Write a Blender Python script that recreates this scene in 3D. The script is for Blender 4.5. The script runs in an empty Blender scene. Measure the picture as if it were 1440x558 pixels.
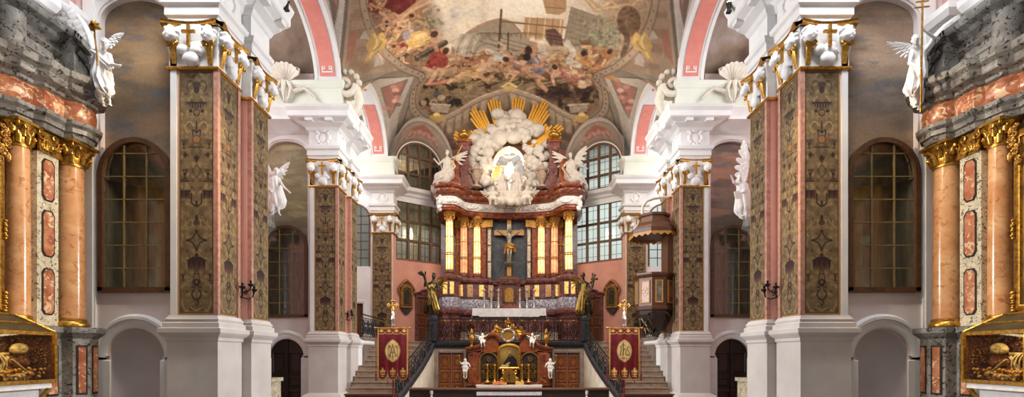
import bpy, math, random
import numpy as np
from mathutils import Vector, Matrix
from mathutils.geometry import tessellate_polygon

random.seed(7)
RNG = np.random.default_rng(11)
SC = bpy.context.scene
COL = SC.collection
PI = math.pi
CX, HY, F, EYE = 716.0, 498.0, 700.0, 2.1


def P(px, py, Y):
    """a point of the church seen at (px, py) that stands Y metres from the lens"""
    return Vector(((px - CX) * Y / F, Y, EYE + (HY - py) * Y / F))


def lin(h):
    if isinstance(h, str):
        h = h.lstrip('#')
        c = [int(h[i:i + 2], 16) / 255 for i in (0, 2, 4)]
        return tuple(x / 12.92 if x <= .04045 else ((x + .055) / 1.055) ** 2.4 for x in c)
    return tuple(h)


# ---------------------------------------------------------------- materials
def _nodes(name):
    m = bpy.data.materials.new(name)
    m.use_nodes = True
    nt = m.node_tree
    b = nt.nodes['Principled BSDF']
    return m, nt, b


def ramp_into(nt, fac, stops, target):
    r = nt.nodes.new('ShaderNodeValToRGB')
    el = r.color_ramp.elements
    while len(el) < len(stops):
        el.new(.5)
    for e, (p, c) in zip(el, stops):
        e.position = p
        e.color = (*lin(c), 1)
    nt.links.new(fac, r.inputs['Fac'])
    if target is not None:
        nt.links.new(r.outputs['Color'], target)
    return r


def noise(nt, scale, detail=4, rough=.55, dist=0.0, stretch=None, coord='Object'):
    tc = nt.nodes.new('ShaderNodeTexCoord')
    n = nt.nodes.new('ShaderNodeTexNoise')
    n.inputs['Scale'].default_value = scale
    n.inputs['Detail'].default_value = detail
    n.inputs['Roughness'].default_value = rough
    n.inputs['Distortion'].default_value = dist
    if stretch:
        mp = nt.nodes.new('ShaderNodeMapping')
        mp.inputs['Scale'].default_value = stretch
        nt.links.new(tc.outputs[coord], mp.inputs['Vector'])
        nt.links.new(mp.outputs['Vector'], n.inputs['Vector'])
    else:
        nt.links.new(tc.outputs[coord], n.inputs['Vector'])
    return n


def add_bump(nt, b, height, strength=.2, dist=.02):
    bp = nt.nodes.new('ShaderNodeBump')
    bp.inputs['Strength'].default_value = strength
    bp.inputs['Distance'].default_value = dist
    nt.links.new(height, bp.inputs['Height'])
    nt.links.new(bp.outputs['Normal'], b.inputs['Normal'])


def mat_noise(name, stops, scale=2., detail=5, rough=.6, metal=0., dist=0., stretch=None, bump=0., spec=.5, nrough=.55):
    m, nt, b = _nodes(name)
    n = noise(nt, scale, detail, nrough, dist, stretch)
    ramp_into(nt, n.outputs['Fac'], stops, b.inputs['Base Color'])
    b.inputs['Roughness'].default_value = rough
    b.inputs['Metallic'].default_value = metal
    b.inputs['Specular IOR Level'].default_value = spec
    if bump:
        add_bump(nt, b, n.outputs['Fac'], bump)
    return m


def mat_marble(name, base, spots, scale=6., rough=.3, lo=.42, hi=.6):
    """mottled marble: blotches of one noise over the veins of another"""
    m, nt, b = _nodes(name)
    n1 = noise(nt, scale, 6, .6, .6)
    r1 = ramp_into(nt, n1.outputs['Fac'], base, None)
    n2 = noise(nt, scale * 2.7, 3, .6, 1.2)
    r2 = nt.nodes.new('ShaderNodeValToRGB')
    r2.color_ramp.elements[0].position = lo
    r2.color_ramp.elements[1].position = hi
    nt.links.new(n2.outputs['Fac'], r2.inputs['Fac'])
    mx = nt.nodes.new('ShaderNodeMix')
    mx.data_type = 'RGBA'
    nt.links.new(r2.outputs['Color'], mx.inputs['Factor'])
    nt.links.new(r1.outputs['Color'], mx.inputs['A'])
    mx.inputs['B'].default_value = (*lin(spots), 1)
    nt.links.new(mx.outputs['Result'], b.inputs['Base Color'])
    b.inputs['Roughness'].default_value = rough
    return m


def mat_paint(name, rough=.75, grain=.12, scale=25., metal=0., bump=0.):
    """colours painted on the mesh, with a fine grain"""
    m, nt, b = _nodes(name)
    a = nt.nodes.new('ShaderNodeAttribute')
    a.attribute_name = 'paint'
    n = noise(nt, scale, 4, .7)
    mr = nt.nodes.new('ShaderNodeMapRange')
    mr.inputs['From Min'].default_value = .3
    mr.inputs['From Max'].default_value = .7
    mr.inputs['To Min'].default_value = 1 - grain
    mr.inputs['To Max'].default_value = 1 + grain
    nt.links.new(n.outputs['Fac'], mr.inputs['Value'])
    vm = nt.nodes.new('ShaderNodeVectorMath')
    vm.operation = 'SCALE'
    nt.links.new(a.outputs['Color'], vm.inputs[0])
    nt.links.new(mr.outputs['Result'], vm.inputs['Scale'])
    nt.links.new(vm.outputs['Vector'], b.inputs['Base Color'])
    b.inputs['Roughness'].default_value = rough
    b.inputs['Metallic'].default_value = metal
    if bump:
        add_bump(nt, b, n.outputs['Fac'], bump)
    return m


def mat_emit(name, stops, strength, scale=5., rough=.3):
    m, nt, b = _nodes(name)
    n = noise(nt, scale, 4, .6, .5)
    r = ramp_into(nt, n.outputs['Fac'], stops, b.inputs['Base Color'])
    nt.links.new(r.outputs['Color'], b.inputs['Emission Color'])
    b.inputs['Emission Strength'].default_value = strength
    b.inputs['Roughness'].default_value = rough
    return m


def mat_glass(name, tint, alpha, rough=.05):
    """old window pane: partly lets the eye through, partly mirrors"""
    m, nt, b = _nodes(name)
    tr = nt.nodes.new('ShaderNodeBsdfTransparent')
    tr.inputs['Color'].default_value = (*lin(tint), 1)
    gl = nt.nodes.new('ShaderNodeBsdfGlossy')
    gl.inputs['Roughness'].default_value = rough
    gl.inputs['Color'].default_value = (.9, .9, .9, 1)
    mx = nt.nodes.new('ShaderNodeMixShader')
    mx.inputs['Fac'].default_value = alpha
    nt.links.new(tr.outputs[0], mx.inputs[1])
    nt.links.new(gl.outputs[0], mx.inputs[2])
    nt.links.new(mx.outputs[0], nt.nodes['Material Output'].inputs['Surface'])
    nt.nodes.remove(b)
    return m


M = {}
M['white'] = mat_noise('white_plaster', [(.3, '#dcdcdd'), (.7, '#ebeae9')], 1.5, 5, .8, bump=.03)
M['pedestal'] = mat_noise('greyish_white_stone', [(.3, '#c3bbb5'), (.7, '#d4cdc8')], 1.2, 6, .7, bump=.04)  # even tone, slightly darker than the white plaster
M['lilac'] = mat_noise('grey_lilac_plaster', [(.3, '#dacfcd'), (.7, '#e8dedb')], 1.2, 6, .85, bump=.04)
M['greenish'] = mat_noise('pale_green_plaster', [(.3, '#d3d8cb'), (.7, '#e2e4da')], 1.2, 5, .85)
M['pink'] = mat_noise('pink_plaster', [(.3, '#c9958c'), (.7, '#d8a79d')], 1.5, 5, .85, bump=.03)
M['salmon'] = mat_noise('salmon_stucco', [(.3, '#e2b5a6'), (.7, '#ebc3b4')], 3, 5, .8)
M['apsepink'] = mat_noise('salmon_wall', [(.3, '#cf9180'), (.7, '#dba08e')], 1.5, 5, .85)
M['redstrip'] = mat_noise('red_marbled_edge', [(.3, '#a06a58'), (.7, '#c69784')], 9, 5, .6)
M['stucco'] = mat_noise('white_stucco', [(.3, '#e2e0df'), (.7, '#f2f0ee')], 5, 4, .55)
M['cloud'] = mat_noise('cloud_stucco', [(.3, '#b9b0a7'), (.7, '#cdc5bc')], 4, 5, .6)
M['creamstucco'] = mat_noise('cream_stucco', [(.3, '#cdc4b6'), (.7, '#ded6c9')], 5, 4, .6)
M['gold'] = mat_noise('gilding', [(.3, '#8f6120'), (.7, '#dba94e')], 16, 4, .32, metal=.85, bump=.1)
M['oldgold'] = mat_noise('dull_gilding', [(.3, '#8d6026'), (.7, '#c8954a')], 14, 4, .42, metal=.7, bump=.1)
M['raygold'] = mat_noise('ray_gilding', [(.3, '#c98f2c'), (.7, '#e9b24c')], 8, 4, .4, metal=.55)
M['bronze'] = mat_noise('dark_bronze', [(.3, '#2b241b'), (.7, '#5d5238')], 9, 4, .35, metal=.8, bump=.15)
M['giltbronze'] = mat_noise('gilt_drapery', [(.3, '#5f4d22'), (.7, '#c8a455')], 7, 4, .3, metal=.8, bump=.1)
M['iron'] = mat_noise('wrought_iron', [(.3, '#141313'), (.7, '#2a2827')], 20, 3, .5, metal=.6)
M['blackstone'] = mat_noise('black_stone', [(.3, '#1f1f22'), (.7, '#3a3a3e')], 6, 5, .35)
M['wood'] = mat_noise('brown_wood', [(.3, '#452818'), (.7, '#6b4226')], 6, 6, .45, stretch=(8, 8, 1))
M['darkwood'] = mat_noise('dark_wood', [(.3, '#201511'), (.7, '#3d2920')], 6, 6, .45, stretch=(8, 8, 1))
M['redwood'] = mat_noise('reddish_walnut', [(.3, '#5c2a15'), (.55, '#914a22'), (.75, '#ad6430')], 7, 6, .35, stretch=(3, 3, 1), dist=1.)
M['inlay'] = mat_noise('pale_inlay_wood', [(.3, '#a1702f'), (.7, '#c58f48')], 10, 4, .4)
M['frame'] = mat_noise('window_frame_wood', [(.3, '#4a3120'), (.7, '#67472d')], 8, 5, .5)
M['muntin'] = mat_noise('yellow_muntin', [(.3, '#74613b'), (.7, '#8d774a')], 8, 4, .5)
M['stone'] = mat_noise('beige_step_stone', [(.3, '#8b7461'), (.7, '#ab937d')], 5, 6, .7, bump=.06)
M['creamwall'] = mat_noise('cream_wall', [(.3, '#c3b39c'), (.7, '#dccdb6')], 2, 6, .8)
M['frame_stone'] = mat_noise('pinkish_frame_stone', [(.3, '#8b7264'), (.7, '#b49c8a')], 6, 6, .5)
M['greymarble'] = mat_marble('grey_mottled_marble', [(.25, '#565350'), (.5, '#7c7974'), (.75, '#9d9a94')], '#2e2c2a', 3.6, .28, .56, .62)
M['palemarble'] = mat_marble('pale_speckled_marble', [(.25, '#a4997f'), (.5, '#cabfa4'), (.75, '#ddd3bb')], '#5a503f', 5.5, .28, .55, .62)
M['orangemarble'] = mat_marble('orange_marble', [(.25, '#bd7e4c'), (.5, '#d09a68'), (.75, '#dfb384')], '#a9683c', 2.2, .22, .54, .72)
M['redmarble'] = mat_marble('red_breccia', [(.25, '#79402c'), (.45, '#a15e41'), (.6, '#bb7f5c'), (.75, '#cca080')], '#d6b591', 2.4, .28, .54, .6)
M['purplemarble'] = mat_marble('brown_purple_marble', [(.25, '#54302f'), (.5, '#7a4b47'), (.75, '#9c6e64')], '#352022', 3.0, .25, .52, .64)
M['rustmarble'] = mat_marble('rust_marble', [(.25, '#602a1b'), (.5, '#8a4528'), (.75, '#aa673f')], '#41180f', 2.6, .22, .52, .66)
M['speckle'] = mat_marble('white_purple_speckle', [(.3, '#433e55'), (.55, '#6d6a85'), (.75, '#9d9bb0')], '#dad6dd', 5.0, .3, .5, .53)
M['slab'] = mat_marble('dark_slate_slab', [(.25, '#2a2b30'), (.5, '#3d3f45'), (.75, '#55575c')], '#6c665c', 3.0, .28, .6, .66)
M['blackline'] = mat_noise('black_inlay_line', [(.3, '#17130f'), (.7, '#241d18')], 8, 3, .4)
M['red'] = mat_noise('red_velvet', [(.3, '#6e0c14'), (.7, '#8e1520')], 12, 4, .85)
M['goldcloth'] = mat_noise('gold_embroidery', [(.3, '#b98b3e'), (.7, '#e1be77')], 30, 4, .6, metal=.15)
M['darkthread'] = mat_noise('brown_thread', [(.3, '#3c2513'), (.7, '#57371c')], 20, 3, .8)
M['linen'] = mat_noise('white_linen', [(.3, '#d8d5d6'), (.7, '#efeded')], 6, 4, .8)
M['silver'] = mat_noise('silver', [(.3, '#9b9792'), (.7, '#d2cec8')], 10, 3, .3, metal=.8)
M['wax'] = mat_noise('wax', [(.3, '#e2d6bc'), (.7, '#f0e8d4')], 6, 3, .5)
M['bone'] = mat_noise('aged_bone', [(.3, '#8a7141'), (.7, '#c9b179')], 16, 4, .55)
M['brocade'] = mat_marble('red_gold_brocade', [(.3, '#3d1410'), (.55, '#5f1a16'), (.75, '#7a2c1c')], '#9b7c3c', 9, .7, .54, .6)
M['olivedark'] = mat_noise('dark_olive_lining', [(.3, '#1b160c'), (.7, '#3b3118')], 5, 5, .8)
M['floorstone'] = mat_noise('floor_stone', [(.3, '#6d6258'), (.7, '#8d8176')], 2, 6, .45)
M['paint'] = mat_paint('painted_surface', .75, .14, 14.)
M['weave'] = mat_paint('embroidered_cloth', .9, .18, 45., bump=.12)
M['fresco'] = mat_paint('fresco', .85, .12, 5.)
M['canvas'] = mat_paint('oil_canvas', .35, .08, 18.)
M['pane'] = mat_glass('thin_glass', '#dcd9cc', .12, .12)
M['caseglass'] = mat_glass('case_glass', '#f1efe6', .035, .02)
M['frost'] = None


# ---------------------------------------------------------------- mesh builder
class MB:
    def __init__(s):
        s.v, s.f = [], []

    def add(s, vs, fs):
        o = len(s.v)
        s.v.extend(tuple(map(float, v)) for v in vs)
        s.f.extend(tuple(i + o for i in f) for f in fs)
        return s

    def box(s, x0, x1, y0, y1, z0, z1):
        return s.add([(x, y, z) for z in (z0, z1) for y in (y0, y1) for x in (x0, x1)],
                     [(0, 2, 3, 1), (4, 5, 7, 6), (0, 1, 5, 4), (2, 6, 7, 3), (0, 4, 6, 2), (1, 3, 7, 5)])

    def obox(s, c, ax, ay, az):
        """box about c with half axes ax, ay, az"""
        c, ax, ay, az = map(Vector, (c, ax, ay, az))
        vs = [c + ax * i + ay * j + az * k for k in (-1, 1) for j in (-1, 1) for i in (-1, 1)]
        return s.add(vs, [(0, 2, 3, 1), (4, 5, 7, 6), (0, 1, 5, 4), (2, 6, 7, 3), (0, 4, 6, 2), (1, 3, 7, 5)])

    def prism(s, poly, fn, w0, w1):
        """polygon in (a, b) extruded from w0 to w1 through fn(a, b, w)"""
        n = len(poly)
        vs = [fn(a, b, w0) for a, b in poly] + [fn(a, b, w1) for a, b in poly]
        tri = tessellate_polygon([[Vector((a, b, 0)) for a, b in poly]])
        fs = [tuple(t) for t in tri] + [tuple(i + n for i in t[::-1]) for t in tri]
        fs += [(i, (i + 1) % n, n + (i + 1) % n, n + i) for i in range(n)]
        return s.add(vs, fs)

    def panel(s, outer, holes, fn, w=0., depth=0.):
        """flat wall with holes; depth > 0 adds the reveals of the holes going to w - depth"""
        loops = [outer] + list(holes)
        flat = [p for l in loops for p in l]
        tri = tessellate_polygon([[Vector((a, b, 0)) for a, b in l] for l in loops])
        s.add([fn(a, b, w) for a, b in flat], [tuple(t) for t in tri])
        if depth:
            for h in holes:
                n = len(h)
                s.add([fn(a, b, w) for a, b in h] + [fn(a, b, w - depth) for a, b in h],
                      [(i, (i + 1) % n, n + (i + 1) % n, n + i) for i in range(n)])
        return s

    def sweep(s, path, prof, fn=lambda a, b, w: (a, b, w), closed=False, side=1, caps=False):
        n, m = len(path), len(prof)
        mit = []
        for i in range(n):
            d = []
            for a, b in ((i - 1, i), (i, i + 1)):
                if closed:
                    a, b = a % n, b % n
                if 0 <= a < n and 0 <= b < n:
                    dx, dy = path[b][0] - path[a][0], path[b][1] - path[a][1]
                    l = math.hypot(dx, dy) or 1
                    d.append((-dy / l * side, dx / l * side))
            if len(d) == 1:
                mit.append(d[0])
            else:
                k = max(.25, 1 + d[0][0] * d[1][0] + d[0][1] * d[1][1])
                mit.append(((d[0][0] + d[1][0]) / k, (d[0][1] + d[1][1]) / k))
        vs = [fn(p[0] + q[0] * o, p[1] + q[1] * o, w) for p, q in zip(path, mit) for o, w in prof]
        fs = []
        for i in range(n if closed else n - 1):
            j = (i + 1) % n
            for k in range(m - 1):
                fs.append((i * m + k, j * m + k, j * m + k + 1, i * m + k + 1))
        if caps and not closed:
            fs.append(tuple(range(m)))
            fs.append(tuple((n - 1) * m + k for k in range(m))[::-1])
        return s.add(vs, fs)

    def lathe(s, prof, c=(0, 0, 0), n=20, sx=1., sy=1., a0=0., a1=2 * PI):
        full = abs(a1 - a0 - 2 * PI) < 1e-6
        k = n if full else n + 1
        vs = [(c[0] + r * sx * math.cos(a0 + (a1 - a0) * i / n), c[1] + r * sy * math.sin(a0 + (a1 - a0) * i / n), c[2] + z)
              for i in range(k) for r, z in prof]
        m = len(prof)
        fs = [(i * m + j, ((i + 1) % k) * m + j, ((i + 1) % k) * m + j + 1, i * m + j + 1)
              for i in range(n) for j in range(m - 1)]
        return s.add(vs, fs)

    def tube(s, pts, r, n=6, closed=False, caps=True):
        pts = [Vector(p) for p in pts]
        L = len(pts)
        rr = r if isinstance(r, (list, tuple)) else [r] * L
        vs, prev = [], None
        for i, p in enumerate(pts):
            if closed:
                t = pts[(i + 1) % L] - pts[i - 1]
            else:
                t = pts[min(i + 1, L - 1)] - pts[max(i - 1, 0)]
            if t.length < 1e-9:
                t = Vector((0, 0, 1))
            t.normalize()
            if prev is None:
                a = Vector((0, 0, 1)) if abs(t.z) < .9 else Vector((1, 0, 0))
                u = t.cross(a).normalized()
            else:
                u = prev - t * prev.dot(t)
                u = u.normalized() if u.length > 1e-6 else t.orthogonal().normalized()
            prev = u
            w = t.cross(u)
            for k in range(n):
                q = p + (u * math.cos(2 * PI * k / n) + w * math.sin(2 * PI * k / n)) * rr[i]
                vs.append(q)
        fs = []
        for i in range(L if closed else L - 1):
            j = (i + 1) % L
            for k in range(n):
                fs.append((i * n + k, i * n + (k + 1) % n, j * n + (k + 1) % n, j * n + k))
        if caps and not closed:
            fs.append(tuple(range(n))[::-1])
            fs.append(tuple((L - 1) * n + k for k in range(n)))
        return s.add(vs, fs)

    def ball(s, c, r, n=10, m=7):
        if not isinstance(r, (tuple, list)):
            r = (r, r, r)
        vs = [(c[0], c[1], c[2] - r[2])]
        for j in range(1, m):
            t = -PI / 2 + PI * j / m
            for i in range(n):
                a = 2 * PI * i / n
                vs.append((c[0] + r[0] * math.cos(t) * math.cos(a), c[1] + r[1] * math.cos(t) * math.sin(a), c[2] + r[2] * math.sin(t)))
        vs.append((c[0], c[1], c[2] + r[2]))
        fs = [(0, 1 + (i + 1) % n, 1 + i) for i in range(n)]
        for j in range(m - 2):
            for i in range(n):
                a, b = 1 + j * n + i, 1 + j * n + (i + 1) % n
                fs.append((a, b, b + n, a + n))
        o = 1 + (m - 2) * n
        fs += [(o + i, o + (i + 1) % n, len(vs) - 1) for i in range(n)]
        return s.add(vs, fs)

    def xf(s, mtx):
        s.v = [tuple(mtx @ Vector(v)) for v in s.v]
        return s

    def mirror(s):
        s.v = [(-x, y, z) for x, y, z in s.v]
        s.f = [f[::-1] for f in s.f]
        return s

    def build(s, name, mat, parent=None, smooth=None, loc=None, paint=None):
        me = bpy.data.meshes.new(name)
        me.from_pydata(s.v, [], s.f)
        me.update()
        if mat is not None:
            me.materials.append(mat)
        if smooth is not None:
            me.polygons.foreach_set('use_smooth', [True] * len(me.polygons))
            if smooth < 180:
                me.set_sharp_from_angle(angle=math.radians(smooth))
        if paint is not None:
            at = me.color_attributes.new('paint', 'FLOAT_COLOR', 'POINT')
            at.data.foreach_set('color', np.asarray(paint, dtype=np.float32).ravel())
        o = bpy.data.objects.new(name, me)
        COL.objects.link(o)
        if parent is not None:
            o.parent = parent
        if loc is not None:
            o.location = loc
        return o


def curvy(a, b, bulge, n=10):
    """points of a bowed line from a to b"""
    a, b, q = Vector(a), Vector(b), Vector(bulge)
    return [a.lerp(b, i / n) + q * math.sin(PI * i / n) for i in range(n + 1)]


def spiral(c, r0, r1, a0, turns, n, fn):
    return [fn(c[0] + (r0 + (r1 - r0) * i / n) * math.cos(a0 + turns * 2 * PI * i / n),
               c[1] + (r0 + (r1 - r0) * i / n) * math.sin(a0 + turns * 2 * PI * i / n)) for i in range(n + 1)]


def arch(cx, z0, zs, r, n=20, rz=None):
    """outline from the left foot over the arch to the right foot"""
    rz = rz or r
    return [(cx - r, z0)] + [(cx + r * math.cos(PI - PI * i / n), zs + rz * math.sin(PI - PI * i / n)) for i in range(n + 1)] + [(cx + r, z0)]


def empty(name, loc=(0, 0, 0), rz=0.):
    o = bpy.data.objects.new(name, None)
    COL.objects.link(o)
    o.location = loc
    o.rotation_euler = (0, 0, rz)
    return o


def tag(o, label=None, cat=None, group=None, kind=None):
    if label:
        o['label'] = label
    if cat:
        o['category'] = cat
    if group:
        o['group'] = group
    if kind:
        o['kind'] = kind
    return o


def thing(name, label, cat, loc=(0, 0, 0), rz=0., group=None):
    return tag(empty(name, loc, rz), label, cat, group)


def struct(o, label=None):
    return tag(o, label, None, None, 'structure')


def kids(o):
    return [c for c in bpy.data.objects if c.parent == o]


CHILD = {}


def copy_tree(o, parent=None, children=None):
    if children is None:
        children = {}
        for c in bpy.data.objects:
            if c.parent is not None:
                children.setdefault(c.parent.name, []).append(c)
    c = o.copy()
    COL.objects.link(c)
    if parent is not None:
        c.parent = parent
    for ch in children.get(o.name, []):
        copy_tree(ch, c, children)
    return c


# ---------------------------------------------------------------- sculpting: smooth union of limbs, meshed by surface nets
class Clay:
    def __init__(s):
        s.p = []

    def cap(s, a, b, ra, rb=None, k=.02, fold=None):
        s.p.append(('c', np.array(a, float), np.array(b, float), ra, ra if rb is None else rb, k, fold))
        return s

    def ell(s, c, r, k=.02, R=None, sub=False):
        r = (r, r, r) if not isinstance(r, (tuple, list)) else r
        s.p.append(('e', np.array(c, float), np.array(r, float), np.array(R if R is not None else np.eye(3), float), k, sub))
        return s

    def mesh(s, res):
        lo, hi = np.full(3, 1e9), np.full(3, -1e9)
        for p in s.p:
            if p[0] == 'c':
                r = max(p[3], p[4]) + (p[6][0] if p[6] else 0)
                for q in (p[1], p[2]):
                    lo, hi = np.minimum(lo, q - r), np.maximum(hi, q + r)
            elif not p[5]:
                r = p[2].max()
                lo, hi = np.minimum(lo, p[1] - r), np.maximum(hi, p[1] + r)
        lo, hi = lo - 3 * res, hi + 3 * res
        n = np.ceil((hi - lo) / res).astype(int) + 1
        ax = [lo[i] + res * np.arange(n[i]) for i in range(3)]
        D = np.full(n, 1.0)
        for p in s.p:
            if p[0] == 'c':
                r = max(p[3], p[4]) + (p[6][0] if p[6] else 0)
                bl, bh = np.minimum(p[1], p[2]) - r, np.maximum(p[1], p[2]) + r
                k = p[5]
            else:
                bl, bh = p[1] - p[2].max(), p[1] + p[2].max()
                k = p[4]
            mg = k + 2.5 * res
            i0 = np.clip(np.floor((bl - mg - lo) / res).astype(int), 0, n - 1)
            i1 = np.clip(np.ceil((bh + mg - lo) / res).astype(int) + 1, 1, n)
            if np.any(i1 <= i0):
                continue
            sl = tuple(slice(a, b) for a, b in zip(i0, i1))
            X, Y, Z = np.meshgrid(ax[0][sl[0]], ax[1][sl[1]], ax[2][sl[2]], indexing='ij')
            Q = np.stack([X, Y, Z], -1)
            if p[0] == 'c':
                a, b, ra, rb = p[1:5]
                ba = b - a
                L2 = max(ba @ ba, 1e-12)
                t = np.clip(((Q - a) @ ba) / L2, 0, 1)
                V = Q - a - t[..., None] * ba
                d = np.sqrt((V ** 2).sum(-1)) - (ra + (rb - ra) * t)
                if p[6]:
                    amp, nf, ph, tw = p[6]
                    u = np.array([1., 0, 0]) if abs(ba[0]) < .8 * math.sqrt(L2) else np.array([0, 1., 0])
                    e1 = u - ba * (u @ ba) / L2
                    e1 /= np.linalg.norm(e1)
                    e2 = np.cross(ba / math.sqrt(L2), e1)
                    th = np.arctan2(V @ e2, V @ e1)
                    d = d - amp * (.25 + .75 * t) * (np.sin(nf * th + ph + tw * t) + .4 * np.sin((nf * 2 + 1) * th - ph + 2 * tw * t))
            else:
                q = (Q - p[1]) @ p[3]
                k0 = np.sqrt(((q / p[2]) ** 2).sum(-1)) + 1e-9
                k1 = np.sqrt(((q / p[2] ** 2) ** 2).sum(-1)) + 1e-9
                d = k0 * (k0 - 1) / k1
            A = D[sl]
            if p[0] == 'e' and p[5]:
                d = -d
                h = np.maximum(k - np.abs(A - d), 0) / k
                D[sl] = np.maximum(A, d) + h * h * k * .25
            else:
                h = np.maximum(k - np.abs(A - d), 0) / k
                D[sl] = np.minimum(A, d) - h * h * k * .25
        D[0], D[-1], D[:, 0], D[:, -1], D[:, :, 0], D[:, :, -1] = (1.,) * 6
        return nets(D, lo, res)

    def build(s, name, mat, parent=None, res=.02, loc=None):
        v, f = s.mesh(res)
        me = bpy.data.meshes.new(name)
        me.from_pydata(v.tolist(), [], f.tolist())
        me.materials.append(mat)
        me.polygons.foreach_set('use_smooth', [True] * len(me.polygons))
        o = bpy.data.objects.new(name, me)
        COL.objects.link(o)
        if parent is not None:
            o.parent = parent
        if loc is not None:
            o.location = loc
        return o


def nets(D, lo, res):
    ins = D < 0
    nx, ny, nz = D.shape
    cnt = np.zeros((nx - 1, ny - 1, nz - 1))
    acc = np.zeros((nx - 1, ny - 1, nz - 1, 3))
    corners = [(i, j, k) for i in (0, 1) for j in (0, 1) for k in (0, 1)]

    def cut(c):
        return D[c[0]:nx - 1 + c[0], c[1]:ny - 1 + c[1], c[2]:nz - 1 + c[2]]
    for c in corners:
        for axis in range(3):
            if c[axis] == 0:
                e = list(c)
                e[axis] = 1
                a, b = cut(c), cut(e)
                x = (a < 0) != (b < 0)
                t = np.where(x, a / np.where(x, a - b, 1), 0)
                for q in range(3):
                    acc[..., q] += np.where(x, c[q] + (t if q == axis else 0), 0)
                cnt += x
    act = cnt > 0
    idx = np.full(act.shape, -1)
    idx[act] = np.arange(act.sum())
    g = np.argwhere(act)
    v = lo + res * (g + acc[act] / cnt[act][:, None])
    fs = []
    for axis in range(3):
        o = [a for a in range(3) if a != axis]
        sl0 = [slice(None)] * 3
        sl1 = [slice(None)] * 3
        sl0[axis], sl1[axis] = slice(0, -1), slice(1, None)
        x = ins[tuple(sl0)] != ins[tuple(sl1)]
        e = np.argwhere(x)
        e = e[(e[:, o[0]] > 0) & (e[:, o[1]] > 0) & (e[:, o[0]] < D.shape[o[0]] - 1) & (e[:, o[1]] < D.shape[o[1]] - 1)]
        if not len(e):
            continue
        q = []
        for da, db in ((-1, -1), (0, -1), (0, 0), (-1, 0)):
            w = e.copy()
            w[:, o[0]] += da
            w[:, o[1]] += db
            q.append(idx[w[:, 0], w[:, 1], w[:, 2]])
        q = np.stack(q, 1)
        s0 = ins[e[:, 0], e[:, 1], e[:, 2]]
        flip = s0 if axis != 1 else ~s0
        q[~flip] = q[~flip][:, ::-1]
        fs.append(q)
    f = np.concatenate(fs)
    return v, f[(f >= 0).all(1)]


# ---------------------------------------------------------------- painting on meshes
def vnoise(U, V, s, seed=0, oct=4):
    r = np.random.default_rng(seed)
    out, amp, tot = np.zeros_like(U, float), 1., 0.
    for _ in range(oct):
        T = r.random((64, 64))
        x, y = U * s, V * s
        i, j = np.floor(x).astype(int), np.floor(y).astype(int)
        a, b = x - i, y - j
        a, b = a * a * (3 - 2 * a), b * b * (3 - 2 * b)
        g = lambda p, q: T[p % 64, q % 64]
        out += amp * ((g(i, j) * (1 - a) + g(i + 1, j) * a) * (1 - b) + (g(i, j + 1) * (1 - a) + g(i + 1, j + 1) * a) * b)
        tot += amp
        amp *= .55
        s *= 2.1
    return out / tot


class Canvas:
    def __init__(s, U, V, base, soft=.7):
        s.U, s.V, s.soft = U.ravel().astype(float), V.ravel().astype(float), soft
        s.C = np.tile(np.array(lin(base)), (s.U.size, 1))

    def put(s, mask, col, a=1.):
        m = (np.clip(mask, 0, 1) * a)[:, None]
        c = np.array(lin(col)) if not isinstance(col, np.ndarray) else col
        s.C = s.C * (1 - m) + c * m
        return s

    def sd(s, d, col, a=1., soft=None):
        return s.put(.5 - d / (soft or s.soft), col, a)

    def ell(s, x, y, rx, ry, col, a=1., rot=0., soft=None):
        c, q = math.cos(rot), math.sin(rot)
        u, v = s.U - x, s.V - y
        u, v = u * c + v * q, -u * q + v * c
        d = (np.sqrt((u / rx) ** 2 + (v / ry) ** 2) - 1) * min(rx, ry)
        return s.sd(d, col, a, soft)

    def ring(s, x, y, r, w, col, a=1.):
        return s.sd(np.abs(np.hypot(s.U - x, s.V - y) - r) - w / 2, col, a)

    def line(s, pts, w, col, a=1., soft=None):
        d = np.full(s.U.size, 1e9)
        ws = w if isinstance(w, (list, tuple)) else None
        for i in range(len(pts) - 1):
            (x0, y0), (x1, y1) = pts[i], pts[i + 1]
            dx, dy = x1 - x0, y1 - y0
            L = dx * dx + dy * dy or 1e-9
            t = np.clip(((s.U - x0) * dx + (s.V - y0) * dy) / L, 0, 1)
            hw = (ws[i] + (ws[i + 1] - ws[i]) * t) / 2 if ws else w / 2
            d = np.minimum(d, np.hypot(s.U - x0 - t * dx, s.V - y0 - t * dy) - hw)
        return s.sd(d, col, a, soft)

    def poly(s, pts, col, a=1., soft=None):
        ins = np.zeros(s.U.size, bool)
        d = np.full(s.U.size, 1e9)
        n = len(pts)
        for i in range(n):
            (x0, y0), (x1, y1) = pts[i], pts[(i + 1) % n]
            dx, dy = x1 - x0, y1 - y0
            L = dx * dx + dy * dy or 1e-9
            t = np.clip(((s.U - x0) * dx + (s.V - y0) * dy) / L, 0, 1)
            d = np.minimum(d, np.hypot(s.U - x0 - t * dx, s.V - y0 - t * dy))
            if y0 != y1:
                c = ((y0 > s.V) != (y1 > s.V)) & (s.U < dx * (s.V - y0) / dy + x0)
                ins ^= c
        return s.sd(np.where(ins, -d, d), col, a, soft)

    def rgba(s):
        return np.concatenate([np.clip(s.C, 0, 1), np.ones((s.U.size, 1))], 1)


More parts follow.
